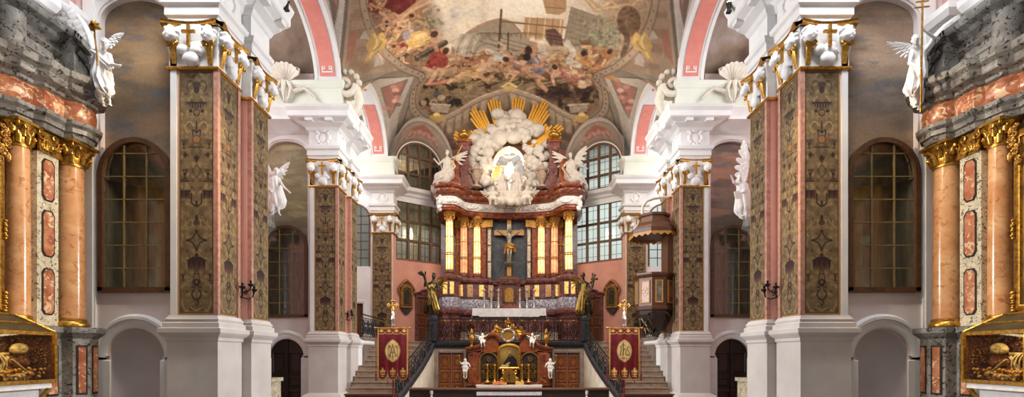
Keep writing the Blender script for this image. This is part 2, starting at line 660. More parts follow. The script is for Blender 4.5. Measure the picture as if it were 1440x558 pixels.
def bez(pts, n=12):
    """smooth curve through control points (Catmull-Rom)"""
    out = []
    for i in range(len(pts) - 1):
        p = [np.array(pts[max(0, min(len(pts) - 1, i + k))], float) for k in (-1, 0, 1, 2)]
        for j in range(n):
            t = j / n
            out.append(tuple(.5 * (2 * p[1] + (p[2] - p[0]) * t + (2 * p[0] - 5 * p[1] + 4 * p[2] - p[3]) * t * t + (3 * p[1] - p[0] - 3 * p[2] + p[3]) * t ** 3)))
    out.append(tuple(float(c) for c in pts[-1]))
    return out


def sheet(w, h, nx, nz, thick=.012):
    """a hanging cloth as a closed thin box grid: front grid faces -y; returns MB and U, V (0..1, v down) of its vertices"""
    mb = MB()
    us, vs_ = np.linspace(0, 1, nx), np.linspace(0, 1, nz)
    U, V = np.meshgrid(us, vs_)
    vs = [(w * (u - .5), -thick, h * (1 - v)) for u, v in zip(U.ravel(), V.ravel())]
    fs = [(j * nx + i, (j + 1) * nx + i, (j + 1) * nx + i + 1, j * nx + i + 1) for j in range(nz - 1) for i in range(nx - 1)]
    mb.add(vs, fs)
    o = len(mb.v)
    ed = [(0, 0), (1, 0), (1, 1), (0, 1)]
    mb.add([(w * (u - .5), -thick, h * (1 - v)) for u, v in ed] + [(w * (u - .5), 0, h * (1 - v)) for u, v in ed],
           [(0, 1, 5, 4), (1, 2, 6, 5), (2, 3, 7, 6), (3, 0, 4, 7), (4, 5, 6, 7)])
    U2 = np.concatenate([U.ravel(), [u for u, v in ed] * 2])
    V2 = np.concatenate([V.ravel(), [v for u, v in ed] * 2])
    return mb, U2, V2
def area(name, loc, to, size, power, col=(1, 1, 1), sy=None):
    l = bpy.data.lights.new(name, 'AREA')
    l.energy = power
    l.color = col
    l.size = size
    if sy:
        l.shape = 'RECTANGLE'
        l.size_y = sy
    o = bpy.data.objects.new(name, l)
    COL.objects.link(o)
    o.location = loc
    o.rotation_euler = (Vector(to) - Vector(loc)).to_track_quat('-Z', 'Y').to_euler()
    return o


def spot(name, loc, to, power, angle, col=(1, .86, .66), blend=.6, r=.08):
    l = bpy.data.lights.new(name, 'SPOT')
    l.energy = power
    l.color = col
    l.spot_size = math.radians(angle)
    l.spot_blend = blend
    l.shadow_soft_size = r
    o = bpy.data.objects.new(name, l)
    COL.objects.link(o)
    o.location = loc
    o.rotation_euler = (Vector(to) - Vector(loc)).to_track_quat('-Z', 'Y').to_euler()
    return o


def point(name, loc, power, col=(1, .86, .66), r=.1):
    l = bpy.data.lights.new(name, 'POINT')
    l.energy = power
    l.color = col
    l.shadow_soft_size = r
    o = bpy.data.objects.new(name, l)
    COL.objects.link(o)
    o.location = loc
    return o


# ================================================================ the shell of the church
SIDES = ((-1, 'left'), (1, 'right'))
UO = 10.7                       # outer chapel walls


def fs(s):
    return lambda a, b, w: (s * a, b, w)


def slab(name, mat, *b, label=None):
    o = MB().box(*b).build(name, mat)
    return struct(o, label)


slab('floor', M['floorstone'], -11, 11, -5, 31.2, -.2, 0, label='stone floor of the nave')
slab('floor', M['floorstone'], -UO, -6.7, 23.0, 28.4, 0, 2.9, label='raised floor beside the left stairs')
slab('floor', M['floorstone'], 6.7, UO, 23.0, 28.4, 0, 2.9, label='raised floor beside the right stairs')

PED = [(.3, 0), (.3, .35), (.2, .45), (.06, .52), (.06, 2.4), (.09, 2.43), (.09, 2.5), (.17, 2.58), (.2, 2.62), (.2, 2.72), (.13, 2.74),
       (.13, 2.85), (.08, 2.88), (.1, 2.94), (.06, 2.99), (.04, 3.04), (-.05, 3.05)]
ENT = [(-.05, 10.02), (.05, 10.02), (.05, 10.2), (.1, 10.22), (.1, 10.42), (.17, 10.47), (.19, 10.58), (.04, 10.62), (.04, 11.2), (.1, 11.24),
       (.17, 11.33), (.38, 11.42), (.42, 11.46), (.62, 11.54), (.66, 11.58), (.66, 11.78), (.74, 11.9), (.77, 11.99), (-.05, 12.02)]
ATT = [(-.02, 12.0), (.1, 12.0), (.1, 12.25), (.02, 12.32), (.02, 13.0), (.06, 13.03), (.12, 13.14), (.14, 13.3), (-.6, 13.34)]
ARCHIVOLT = [(0, 0), (0, .03), (.06, .06), (.2, .06), (.23, .1), (.3, .1), (.33, .05), (.36, 0)]


def pier_path(Y0):
    return [(8.15, Y0 + .35), (8.15, Y0), (7.05, Y0), (7.05, Y0 + .95), (7.22, Y0 + .95), (7.22, Y0 + 1.42), (6.98, Y0 + 1.42), (6.98, Y0 + 2.4), (7.4, Y0 + 2.4)]


# ---- cherub head used on every capital
ch = Clay()
ch.ell((0, 0, 0), (.105, .11, .125), .02).ell((0, -.05, -.05), (.085, .08, .075), .04)
for x in (-1, 1):
    ch.ell((x * .05, -.085, -.045), (.04, .035, .035), .03).ell((x * .04, -.105, .008), (.02, .014, .012), .012, sub=True)
    ch.ell((x * .105, .0, -.02), (.02, .03, .035), .015)
ch.ell((0, -.125, -.028), (.016, .02, .022), .015).ell((0, -.11, -.072), (.03, .012, .007), .008, sub=True).ell((0, -.1, -.095), (.03, .025, .02), .02)
rr = random.Random(3)
for i in range(26):
    a, t = rr.uniform(0, 2 * PI), rr.uniform(.1, 1.25)
    d = Vector((math.sin(t) * math.cos(a), math.sin(t) * math.sin(a), math.cos(t)))
    if d.y < -.55 and d.z < .75:
        continue
    ch.ell((d.x * .115, d.y * .115 + .01, d.z * .13), rr.uniform(.026, .042), .012)
_cv = ch.mesh(.011)
cherub_me = bpy.data.meshes.new('cherub_head')
cherub_me.from_pydata(_cv[0].tolist(), [], _cv[1].tolist())
cherub_me.materials.append(M['stucco'])
cherub_me.polygons.foreach_set('use_smooth', [True] * len(cherub_me.polygons))
cl = Clay()
for i in range(15):
    cl.ell((rr.uniform(-.17, .17), rr.uniform(-.06, .03), rr.uniform(.06, .42) ** 1.0), rr.uniform(.07, .11), .03)
cl.ell((0, -.08, .12), (.15, .09, .12), .02)
_cv = cl.mesh(.016)
cloud_me = bpy.data.meshes.new('stucco_cloud')
cloud_me.from_pydata(_cv[0].tolist(), [], _cv[1].tolist())
cloud_me.materials.append(M['stucco'])
cloud_me.polygons.foreach_set('use_smooth', [True] * len(cloud_me.polygons))


def link(name, me, parent, loc=(0, 0, 0), rz=0., sc=1.):
    o = bpy.data.objects.new(name, me)
    COL.objects.link(o)
    o.parent = parent
    o.location = loc
    o.rotation_euler = (0, 0, rz)
    o.scale = (sc, sc, sc) if not isinstance(sc, tuple) else sc
    return o


VOL = MB()
for q in range(5):               # a gilded fluted bundle ending in two curls
    x = (q - 2) * .028
    VOL.tube([(x * .6, .0, 0), (x * .8, -.03, .2), (x, -.06, .36), (x * 1.9, -.1, .43)], [.018, .02, .02, .024], 6)
for sg in (-1, 1):
    VOL.tube(spiral((sg * .085, .40), .02, .062, 0, sg * 1.3, 16, lambda a, b: (a, -.1, b)), .02, 6)
    VOL.ball((sg * .085, -.1, .40), .03, 8, 5)
VOL_ME = VOL.build('volute', M['gold'], None, 60).data
bpy.data.objects.remove(bpy.data.objects['volute'])
CRO = MB().box(-.028, .028, -.03, .01, 0, .42).box(-.13, .13, -.03, .01, .26, .315)
CRO_ME = CRO.build('cross', M['gold'], None).data
bpy.data.objects.remove(bpy.data.objects['cross'])


def capital_face(par, w, origin, rz):
    """the ornaments of one face of a capital, w wide; parts of the capital"""
    R = Matrix.Rotation(rz, 3, 'Z')

    def put(n, me, x, y, z, sc=1.):
        link(n, me, par, Vector(origin) + R @ Vector((x, y, z)), rz, sc)
    put('cherub_head', cherub_me, -w / 2 + .1, -.14, .7, 1.38)
    put('cherub_head', cherub_me, w / 2 - .1, -.14, .7, 1.38)
    put('volute', VOL_ME, -w / 2 + .12, -.06, .06, 1.1)
    put('volute', VOL_ME, w / 2 - .12, -.06, .06, 1.1)
    put('stucco_cloud', cloud_me, 0, -.05, .02, (min(1.25, w * 1.15), 1.0, 1.15))
    put('cross', CRO_ME, 0, -.2, .4, 1.2)


def make_pier(s, side, Y0, label, group):
    t = thing('pier', label, 'pier', (0, 0, 0), 0, group)
    f = fs(s)
    path = pier_path(Y0)
    MB().sweep(path, PED, f, side=1).build('pedestal', M['pedestal'], t)
    MB().sweep(path, [(0, 3.0), (0, 9.0)], f).build('shaft', M['salmon'], t)
    # white edge towards the window wall and red marbled strips at the corners
    MB().prism([(8.15, Y0 - .03), (8.0, Y0 - .03), (8.0, Y0 + .3), (8.15, Y0 + .3)], f, 3.04, 10.03).build('edge_strip', M['white'], t)
    for u0, u1, y0, y1 in ((7.0, 7.11, Y0 - .035, Y0 + .07), (7.0, 7.07, Y0 + .86, Y0 + .97), (6.93, 7.04, Y0 + 1.39, Y0 + 1.5)):
        MB().prism([(u0, y0), (u1, y0), (u1, y1), (u0, y1)], f, 3.04, 8.97).build('corner_strip', M['redstrip'], t)
    cap = MB().sweep(path, [(.0, 8.97), (.03, 9.0), (.03, 9.3), (.1, 9.75), (.12, 9.98)], f).build('capital', M['stucco'], t)
    MB().sweep(path, [(.0, 8.93), (.06, 8.93), (.08, 8.97), (.06, 9.01), (0, 9.01)], f).build('gilt_band', M['gold'], cap)
    # abacus with hollow sides
    ab = MB()
    for (ua, ya), (ub, yb) in (((8.15, Y0), (7.05, Y0)), ((7.05, Y0), (7.05, Y0 + .95)), ((6.98, Y0 + 1.42), (6.98, Y0 + 2.4))):
        n = (0, -1) if ya == yb else (-1, 0)
        pts = []
        for i in range(13):
            k = i / 12
            o = .2 - .13 * math.sin(PI * k)
            e0 = (k - .5) * 2 * .12
            pts.append((ua + (ub - ua) * k + n[0] * o + (e0 * (-1) if ya == yb else 0), ya + (yb - ya) * k + n[1] * o + (0 if ya == yb else e0)))
        ab.sweep(pts, [(-.3, 9.92), (0, 9.92), (.03, 9.96), (.03, 10.0), (.06, 10.04), (-.3, 10.04)], f, side=1)
    ab.build('abacus', M['gold'], cap)
    for w, u, y, rot in ((1.1, 7.6, Y0, 0), (.95, 7.05, Y0 + .475, 1), (.98, 6.98, Y0 + 1.91, 1)):
        capital_face(cap, w, (s * u, y, 9.0), 0 if not rot else (PI / 2 if s < 0 else -PI / 2))
    en = MB().sweep(path[:-1], ENT, f, caps=True).build('entablature', M['white'], t)
    for y in (Y0 + .1, Y0 + 1.2, Y0 + 2.1):
        MB().prism([(6.38, y - .14), (6.9, y - .14), (6.9, y + .14), (6.38, y + .14)], f, 11.42, 11.55).build('mutule', M['white'], en)
    for u in (7.2, 8.0):
        MB().prism([(u - .14, Y0 - .6), (u + .14, Y0 - .6), (u + .14, Y0), (u - .14, Y0)], f, 11.42, 11.55).build('mutule', M['white'], en)
    # a stucco cartouche on the frieze
    ca = Clay()
    for q in (-1, 1):
        for i in range(6):
            a = i / 5
            ca.ell((q * (.08 + .18 * math.sin(a * PI)), 0, .3 - .55 * a), (.06, .05, .07), .03)
        ca.ell((q * .25, 0, .27), (.09, .05, .06), .03)
    ca.ell((0, 0, .28), (.12, .06, .05), .03).ell((0, 0, -.3), (.07, .05, .07), .03).ell((0, .02, 0), (.14, .05, .2), .03)
    c = ca.build('cartouche', M['stucco'], en, .02, (s * 7.6, Y0 - .06, 10.92))
    c2 = link('cartouche', c.data, en, (s * 7.0, Y0 + .48, 10.92), PI / 2 * -s)
    MB().sweep([(UO, Y0 + .05), (6.9, Y0 + .05), (6.9, Y0 + 2.4), (7.9, Y0 + 2.4)], ATT, f, side=1).build('attic', M['greenish'], t)
    return t


make_pier(-1, 'left', 12.0, 'nearest left pier with white pedestal and gilded capital above tapestries', 'piers of the nave')
make_pier(1, 'right', 12.0, 'nearest right pier with white pedestal and gilded capital above tapestries', 'piers of the nave')
make_pier(-1, 'left', 20.4, 'second left pier standing beside the left stairs, white pedestal and gilded capital', 'piers of the nave')
make_pier(1, 'right', 20.4, 'second right pier carrying the wooden pulpit, white pedestal and gilded capital', 'piers of the nave')


def last_pier(s, side, label):
    t = thing('pier', label, 'pier', (0, 0, 0), 0, 'piers of the nave')
    f = fs(s)
    Y0 = 28.2
    path = [(7.75, Y0 + .4), (7.75, Y0), (6.58, Y0), (6.58, Y0 + .85), (6.9, Y0 + .85)]
    MB().sweep(path, [(o, z) for o, z in PED if z > 2.3], f).build('pedestal', M['white'], t)
    MB().sweep(path, [(0, 3.0), (0, 9.0)], f).build('shaft', M['salmon'], t)
    cap = MB().sweep(path, [(.0, 8.97), (.03, 9.0), (.03, 9.3), (.1, 9.75), (.12, 9.98)], f).build('capital', M['stucco'], t)
    MB().sweep(path, [(.0, 8.93), (.06, 8.93), (.08, 8.97), (.06, 9.01), (0, 9.01)], f).build('gilt_band', M['gold'], cap)
    MB().sweep(path, [(0, 9.92), (.2, 9.92), (.23, 9.96), (.23, 10.0), (.26, 10.04), (0, 10.04)], f).build('abacus', M['gold'], cap)
    capital_face(cap, 1.1, (s * 7.16, Y0, 9.0), 0)
    capital_face(cap, .8, (s * 6.58, Y0 + .42, 9.0), PI / 2 if s < 0 else -PI / 2)
    en = MB().sweep(path, ENT, f, caps=True).build('entablature', M['white'], t)
    ca = Clay()
    for q in (-1, 1):
        for i in range(6):
            a = i / 5
            ca.ell((q * (.08 + .18 * math.sin(a * PI)), 0, .3 - .55 * a), (.06, .05, .07), .03)
    ca.ell((0, .02, 0), (.14, .05, .2), .03)
    ca.build('cartouche', M['stucco'], en, .025, (s * 7.16, Y0 - .06, 10.92))
    MB().sweep([(UO, Y0 + .05), (6.5, Y0 + .05), (6.5, Y0 + .9), (7.0, Y0 + .9)], ATT, f, side=1).build('attic', M['greenish'], t)


last_pier(-1, 'left', 'far left pier at the corner of the apse, one grey tapestry on it')
last_pier(1, 'right', 'far right pier at the corner of the apse behind the pulpit')

# ---- transverse chapel walls with window, sky fresco and arched niche or door
WU = 9.22
MURAL_PAL = {
    (-1, 12.3): [('#6b5a45', '#8a765a'), ('#a5825c', '#b3926c'), ('#7d654b', '#6a594a'), ('#a08061', '#8a6f56')],
    (1, 12.3): [('#87705f', '#9d8672'), ('#a68b74', '#b09680'), ('#7f7268', '#6f645c'), ('#a3815f', '#8f7258')],
    (-1, 20.6): [('#867a66', '#9d937c'), ('#b3a480', '#c3b68f'), ('#8e8466', '#a59a72'), ('#7d705a', '#8b7d62')],
    (1, 20.6): [('#6f625a', '#8a7a70'), ('#b98a72', '#a97b66'), ('#7c6c62', '#8f7d70'), ('#6c5b50', '#7c6a5d')],
}


def mural(s, Y0, z0, z1, top):
    """painted clouds on the back of the recess"""
    f = lambda a, b, w: (s * a, Y0 + .14 + w, b)
    nx, nz = 34, 130
    mb = MB()
    U, V = np.meshgrid(np.linspace(WU - .9, WU + .9, nx), np.linspace(z0, z1, nz))
    inw = ((U - WU) ** 2 + np.maximum(V - 6.54, 0) ** 2 < .87 ** 2).ravel()
    fcs = [(j * nx + i, j * nx + i + 1, (j + 1) * nx + i + 1, (j + 1) * nx + i) for j in range(nz - 1) for i in range(nx - 1)]
    mb.add([f(a, b, 0) for a, b in zip(U.ravel(), V.ravel())], [q for q in fcs if not all(inw[k] for k in q)])
    pal = MURAL_PAL[(s, Y0)]
    c = Canvas(U, V, pal[0][0], .1)
    u, v = U.ravel() * 1., V.ravel()
    sd = int(Y0 * 10 + s)
    t = np.clip((z1 - v) / (z1 - z0), 0, 1)
    for k, (a, b) in enumerate(pal):
        m = np.clip(1 - np.abs(t - (k + .3) / 4) * 4.2, 0, 1) ** .6
        n = vnoise(u, v * 2.4, 1.1, sd + k)
        c.put(m, a, .9).put(m * np.clip((n - .45) * 6, 0, 1), b, .9)
    n = vnoise(u, v * 3.4, .9, sd + 9)
    c.put(np.clip((n - .56) * 9, 0, 1), '#6b5d50' if s * Y0 != -20.6 else '#7f7258', .6)
    n = vnoise(u, v * 3.6, .8, sd + 19)
    c.put(np.clip((n - .58) * 9, 0, 1), '#a08a68' if Y0 < 15 else ('#d0bd8c' if s < 0 else '#c79a80'), .5)
    n = vnoise(u * 1.3, v * 4.5, .8, sd + 29)
    c.put(np.clip((n - .6) * 9, 0, 1), '#5d626b' if s > 0 or Y0 < 15 else '#a7a590', .5)
    return mb, c.rgba()


NICHE_R, NICHE_S = .72, 2.02


def fan_niche(s, Y0, par):
    """the oratory seen behind the panes: a curtained niche under a ribbed half dome"""
    r, zs = .9, 6.52
    mb = MB()
    y1 = Y0 + .12
    n = 24
    pr = [(math.cos(PI * i / n) * r, math.sin(PI * i / n) * .9 * (1 + .05 * math.cos(i * 2.6))) for i in range(n + 1)]
    mb.add([(s * WU + x, y1 + y, z) for z in (3.66, zs) for x, y in pr], [(i, i + 1, n + 2 + i, n + 1 + i) for i in range(n)])
    mb.build('curtain_niche', mat_curtain, par, 40)
    do = MB()
    m = 8
    vs = []
    nn = 72
    for j in range(m + 1):
        t = PI / 2 * j / m
        for i in range(nn + 1):
            a = PI * i / nn
            q = r * math.cos(t) * (1 - .07 * abs(math.sin(i * PI / 8)) * math.cos(t))
            vs.append((s * WU + q * math.cos(a), y1 + q * .9 * math.sin(a), zs + r * math.sin(t)))
    do.add(vs, [(j * (nn + 1) + i, j * (nn + 1) + i + 1, (j + 1) * (nn + 1) + i + 1, (j + 1) * (nn + 1) + i) for j in range(m) for i in range(nn)])
    do.build('shell_dome', mat_conch, par, 30)
    MB().tube([(s * WU + math.cos(a) * (r - .03), y1 + math.sin(a) * (r * .9 - .03), zs - .02) for a in np.linspace(.1, PI - .1, 20)], .035, 6).build('ring_moulding', mat_conch, par)


mat_curtain = mat_noise('olive_curtain', [(.3, '#6f685a'), (.7, '#979082')], 4, 5, .9, stretch=(3, 3, .4))
mat_conch = mat_noise('brown_conch', [(.3, '#8b8274'), (.7, '#b1a898')], 4, 5, .8)
NWIN = [0]


def chapel_front(s, side, Y0, door):
    f = lambda a, b, w: (s * a, Y0 - w, b)
    low = arch(WU, 0, NICHE_S, NICHE_R, 24)
    hi = arch(WU, 3.62, 10.36, .88, 24, .56)
    mb = MB().panel([(8.1, 0), (UO, 0), (UO, 17), (8.1, 17)], [low, hi], f, 0, .14)
    w = struct(mb.build('wall_' + side, M['lilac']), 'plastered chapel wall behind the %s %s pier' % ('first' if Y0 < 15 else 'second', side))
    # mouldings round the arch, imposts, raised frame round the tall recess
    am = arch(WU, NICHE_S, NICHE_S, NICHE_R, 24)[1:-1]
    tr = MB().sweep(am, ARCHIVOLT, f, side=1)
    for u in (WU - NICHE_R - .1, WU + NICHE_R + .1):
        tr.sweep([(u - .2, Y0), (u - .2, Y0 - .04), (u + .2, Y0 - .04), (u + .2, Y0)], [(0, 0), (0, 1.94), (.04, 1.98), (.04, 2.05), (.0, 2.06)], fs(s), side=-1 if False else 1)
    tr.sweep([(UO, Y0 - .01), (WU + NICHE_R + .3, Y0 - .01)], [(0, 2.42), (.05, 2.5), (.1, 2.58), (.1, 2.68), (0, 2.7)], fs(s))
    tr.sweep([(UO, Y0 - .01), (8.1, Y0 - .01)], [(0, 11.2), (.1, 11.3), (.35, 11.42), (.6, 11.55), (.6, 11.78), (.7, 11.98), (0, 12.0)], fs(s))
    rim = arch(WU, 3.4, 10.36, .88, 24, .56)
    tr.sweep(rim, [(.06, 0), (.06, .03), (.11, .05), (.2, .05), (.23, 0)], f, side=1)
    tr.prism([(10.18, 2.7), (10.5, 2.7), (10.5, 11.2), (10.18, 11.2)], f, 0, .06)
    tr.prism([(10.22, 2.7), (10.46, 2.7), (10.46, 11.2), (10.22, 11.2)], f, .06, .1)
    struct(tr.build('trim_' + side, M['white'], None, 40), 'white mouldings round the arch and window of that wall')
    # fresco
    mb, col = mural(s, Y0, 6.2, 10.95, None)
    fo = mb.build('sky_fresco', M['paint'], None, paint=col)
    tag(fo, {(-1, 12.3): 'dark brown cloudy sky fresco above the nearest left window', (1, 12.3): 'greyish brown cloudy sky fresco above the nearest right window',
             (-1, 20.6): 'pale olive cloudy sky fresco above the second left window', (1, 20.6): 'pinkish cloudy sky fresco above the second right window'}[(s, Y0)], 'fresco')
    # glazed window
    NWIN[0] += 1
    wi = struct(empty('window_%d' % NWIN[0]), '%s %s arched window with dim brown panes' % ('nearest' if Y0 < 15 else 'second', side))
    z0, zs, r = 3.66, 6.54, .86
    fr = arch(WU, z0, zs, r, 28)
    fm = MB().sweep(fr, [(-.09, .02), (-.09, .09), (.03, .09), (.03, -.05)], f, side=1)
    fm.prism([(WU - r - .03, z0 - .04), (WU + r + .03, z0 - .04), (WU + r + .03, z0 + .09), (WU - r - .03, z0 + .09)], f, -.05, .09)
    fm.build('window_frame', M['frame'], wi)
    mu = MB()
    for du in (-.28, .28):
        mu.prism([(WU + du - .016, z0), (WU + du + .016, z0), (WU + du + .016, zs + math.sqrt(r * r - du * du)), (WU + du - .016, zs + math.sqrt(r * r - du * du))], f, .0, .035)
    for i in range(1, 7):
        z = z0 + i * .565
        hw = r if z < zs else math.sqrt(max(.01, r * r - (z - zs) ** 2))
        mu.prism([(WU - hw, z - .014), (WU + hw, z - .014), (WU + hw, z + .014), (WU - hw, z + .014)], f, .0, .03)
    mu.build('muntin', M['muntin'], wi)
    MB().panel(fr, [], f, .01).build('pane', M['pane'], wi)
    fan_niche(s, Y0 - .1, wi)
    # hole for the window's depth sits inside the wall thickness; niche or door below
    nb = MB()
    n = 20
    yb = Y0 + .14
    if not door:
        k = [(WU + NICHE_R * math.cos(PI - PI * i / n), .55 * math.sin(PI * i / n)) for i in range(n + 1)]
        nb.add([(s * u, yb + d, z) for z in (0, NICHE_S) for u, d in k], [(i, i + 1, n + 2 + i, n + 1 + i) for i in range(n)])
        vs = []
        for j in range(9):
            t = PI / 2 * j / 8
            vs += [(s * (WU + NICHE_R * math.cos(t) * math.cos(PI - PI * i / n)), yb + .55 * math.cos(t) * math.sin(PI * i / n), NICHE_S + NICHE_R * math.sin(t)) for i in range(n + 1)]
        nb.add(vs, [(j * (n + 1) + i, j * (n + 1) + i + 1, (j + 1) * (n + 1) + i + 1, (j + 1) * (n + 1) + i) for j in range(8) for i in range(n)])
        struct(nb.build('wall_' + side, M['lilac'], None, 60), 'rounded empty niche under the nearest %s window' % side)
    else:
        d = struct(empty('door_%d' % (1 if s < 0 else 2)), 'dark wooden panelled double door under the second %s window' % side)
        lf = arch(WU, 0, NICHE_S, NICHE_R, 24)
        MB().panel(lf, [], f, -.13).build('door_back', M['darkwood'], d)
        for q in (-1, 1):
            le = MB()
            for zz0, zz1 in ((.15, .6), (.75, 1.15), (1.3, 2.2)):
                x0, x1 = WU + q * .06, WU + q * .62
                le.sweep([(x0, zz0), (x1, zz0), (x1, zz1), (x0, zz1)], [(0, -.12), (0, -.09), (.04, -.07), (.06, -.1), (.06, -.12)], f, closed=True, side=q)
                le.prism([(x0 + q * .1, zz0 + .1), (x1 - q * .1, zz0 + .1), (x1 - q * .1, zz1 - .1), (x0 + q * .1, zz1 - .1)], f, -.12, -.09)
            le.build('leaf', M['darkwood'], d)
        MB().prism([(WU - .03, 0), (WU + .03, 0), (WU + .03, 2.7), (WU - .03, 2.7)], f, -.12, -.06).build('meeting_stile', M['darkwood'], d)


for s, side in SIDES:
    chapel_front(s, side, 12.3, False)
    chapel_front(s, side, 20.6, True)
    f = fs(s)
    # outer chapel walls and backs of the piers
    ow = MB()
    for y0, y1 in ((4., 12.3), (14.5, 20.6), (23.0, 28.4)):
        ow.prism([(y0, 0), (y1, 0), (y1, 17), (y0, 17)], lambda a, b, w: (s * w, a, b), UO, UO + .2)
    struct(ow.build('wall_' + side, M['pink']), 'outer wall of the %s chapels' % side)
    bk = MB()
    for y in (14.42, 22.82):
        bk.prism([(7.4, 0), (UO, 0), (UO, 17), (7.4, 17)], lambda a, b, w: (s * a, w, b), y - .05, y)
    struct(bk.build('wall_' + side, M['white']), 'back faces of the %s piers' % side)
    # chapel ceilings
    cc = MB()
    for y0, y1 in ((14.4, 20.7), (22.8, 28.6)):
        n = 14
        cc.add([(s * (7 + (UO - 7) * j), y0 + (y1 - y0) * i / n, 13.6 + 2.2 * math.sin(PI * i / n)) for j in (0, 1) for i in range(n + 1)],
               [(i, i + 1, n + 2 + i, n + 1 + i) for i in range(n)])
    struct(cc.build('ceiling', mat_noise('chapel_fresco', [(.3, '#5d4a3c'), (.48, '#8a7767'), (.6, '#a3968f'), (.75, '#8d7a70')], .55, 6, .85), None, 60), 'barrel vault over the %s chapels' % side)
    # white pilasters and capped mouldings on the outer wall above the side altars
    for y0, y1 in ((8.6, 9.6), (10.3, 11.0)):
        pm = MB().prism([(y0, 8), (y1, 8), (y1, 14), (y0, 14)], lambda a, b, w: (s * w, a, b), UO, UO - .25)
        struct(pm.build('trim_' + side, M['white']), 'white pilaster on the pink outer wall')
    pm = MB().sweep([(UO, 9.9), (UO - .3, 9.9), (UO - .3, 11.1), (UO, 11.1)], [(0, 9.5), (.06, 9.55), (.06, 9.7), (.16, 9.8), (.22, 9.95), (.22, 10.1), (.0, 10.12)], f)
    pm.sweep([(UO, 11.75), (UO - .3, 11.75), (UO - .3, 12.3)], [(0, 9.7), (.06, 9.75), (.06, 9.9), (.16, 10.), (.22, 10.15), (.22, 10.3), (.0, 10.32)], f)
    struct(pm.build('trim_' + side, M['white']), 'stepped impost mouldings on the outer wall')
    # far chapel wall with a real window and a small door
    Y0 = 28.3
    g = lambda a, b, w: (s * a, Y0 - w, b)
    win = arch(8.75, 7.1, 9.8, .84, 20)
    dr = [(8.3, 2.9), (9.1, 2.9), (9.1, 5.0), (8.3, 5.0)]
    struct(MB().panel([(7.7, 0), (UO, 0), (UO, 17), (7.7, 17)], [win, dr], g, 0, .2).build('wall_' + side, M['white']), 'white wall at the end of the %s aisle' % side)
    NWIN[0] += 1
    wi = struct(empty('window_%d' % NWIN[0]), 'narrow arched window at the end of the %s aisle' % side)
    MB().sweep(win, [(-.07, .0), (-.07, .04), (.02, .04), (.02, -.1)], g).build('window_frame', M['frame'], wi)
    mu = MB()
    for du in (-.3, .3):
        mu.prism([(8.75 + du - .02, 7.1), (8.75 + du + .02, 7.1), (8.75 + du + .02, 10.5), (8.75 + du - .02, 10.5)], g, -.1, -.06)
    for i in range(1, 7):
        mu.prism([(7.95, 7.1 + i * .48 - .02), (9.55, 7.1 + i * .48 - .02), (9.55, 7.1 + i * .48 + .02), (7.95, 7.1 + i * .48 + .02)], g, -.1, -.06)
    mu.build('muntin', M['frame'], wi)
    d = struct(empty('door_%d' % (3 if s < 0 else 4)), 'brown door in a white frame at the end of the %s aisle' % side)
    MB().panel(dr, [], g, -.15).build('leaf', M['wood'], d)
    MB().sweep([(8.3, 2.9), (8.3, 5.0), (9.1, 5.0), (9.1, 2.9)], [(0, -.1), (0, .04), (.12, .06), (.14, 0)], g, side=1).build('door_frame', M['white'], d)
    # low wall beside the stairs that carries the side railing
    struct(MB().sweep([(7.0, 22.8), (6.85, 23.0), (6.85, 28.2)], [(o, z) for o, z in PED if z < 2.8] + [(-.3, 2.9)], f).build('wall_' + side, M['white']), 'low white wall beside the %s stairs' % side)

# panes of the far windows are frosted: daylight comes through them
m, nt, b = _nodes('frosted_glass')
tl = nt.nodes.new('ShaderNodeBsdfTranslucent')
tl.inputs['Color'].default_value = (.8, .86, .8, 1)
gl = nt.nodes.new('ShaderNodeBsdfGlossy')
gl.inputs['Roughness'].default_value = .08
mx = nt.nodes.new('ShaderNodeMixShader')
mx.inputs['Fac'].default_value = .12
nt.links.new(tl.outputs[0], mx.inputs[1])
nt.links.new(gl.outputs[0], mx.inputs[2])
nt.links.new(mx.outputs[0], nt.nodes['Material Output'].inputs['Surface'])
nt.nodes.remove(b)
M['frost'] = m
for s, n in ((-1, 'window_3'), (1, 'window_6')):
    MB().panel(arch(8.75, 7.1, 9.8, .84, 20), [], lambda a, b, w: (s * a, 28.42, b)).build('pane', M['frost'], bpy.data.objects[n])

# ---- apse walls: two canted walls with two windows each, and the wall behind the high altar
AP = Vector((6.6, 28.95)), Vector((3.55, 31.1))
AD = (AP[1] - AP[0])
AL = AD.length
AD = AD / AL


def apse_fn(s):
    n = Vector((-AD.y, AD.x))       # towards the nave: smaller u, smaller Y
    if n.y > 0:
        n = -n
    return lambda a, b, w: (s * (AP[0].x + AD.x * a + n.x * w), AP[0].y + AD.y * a + n.y * w, b)


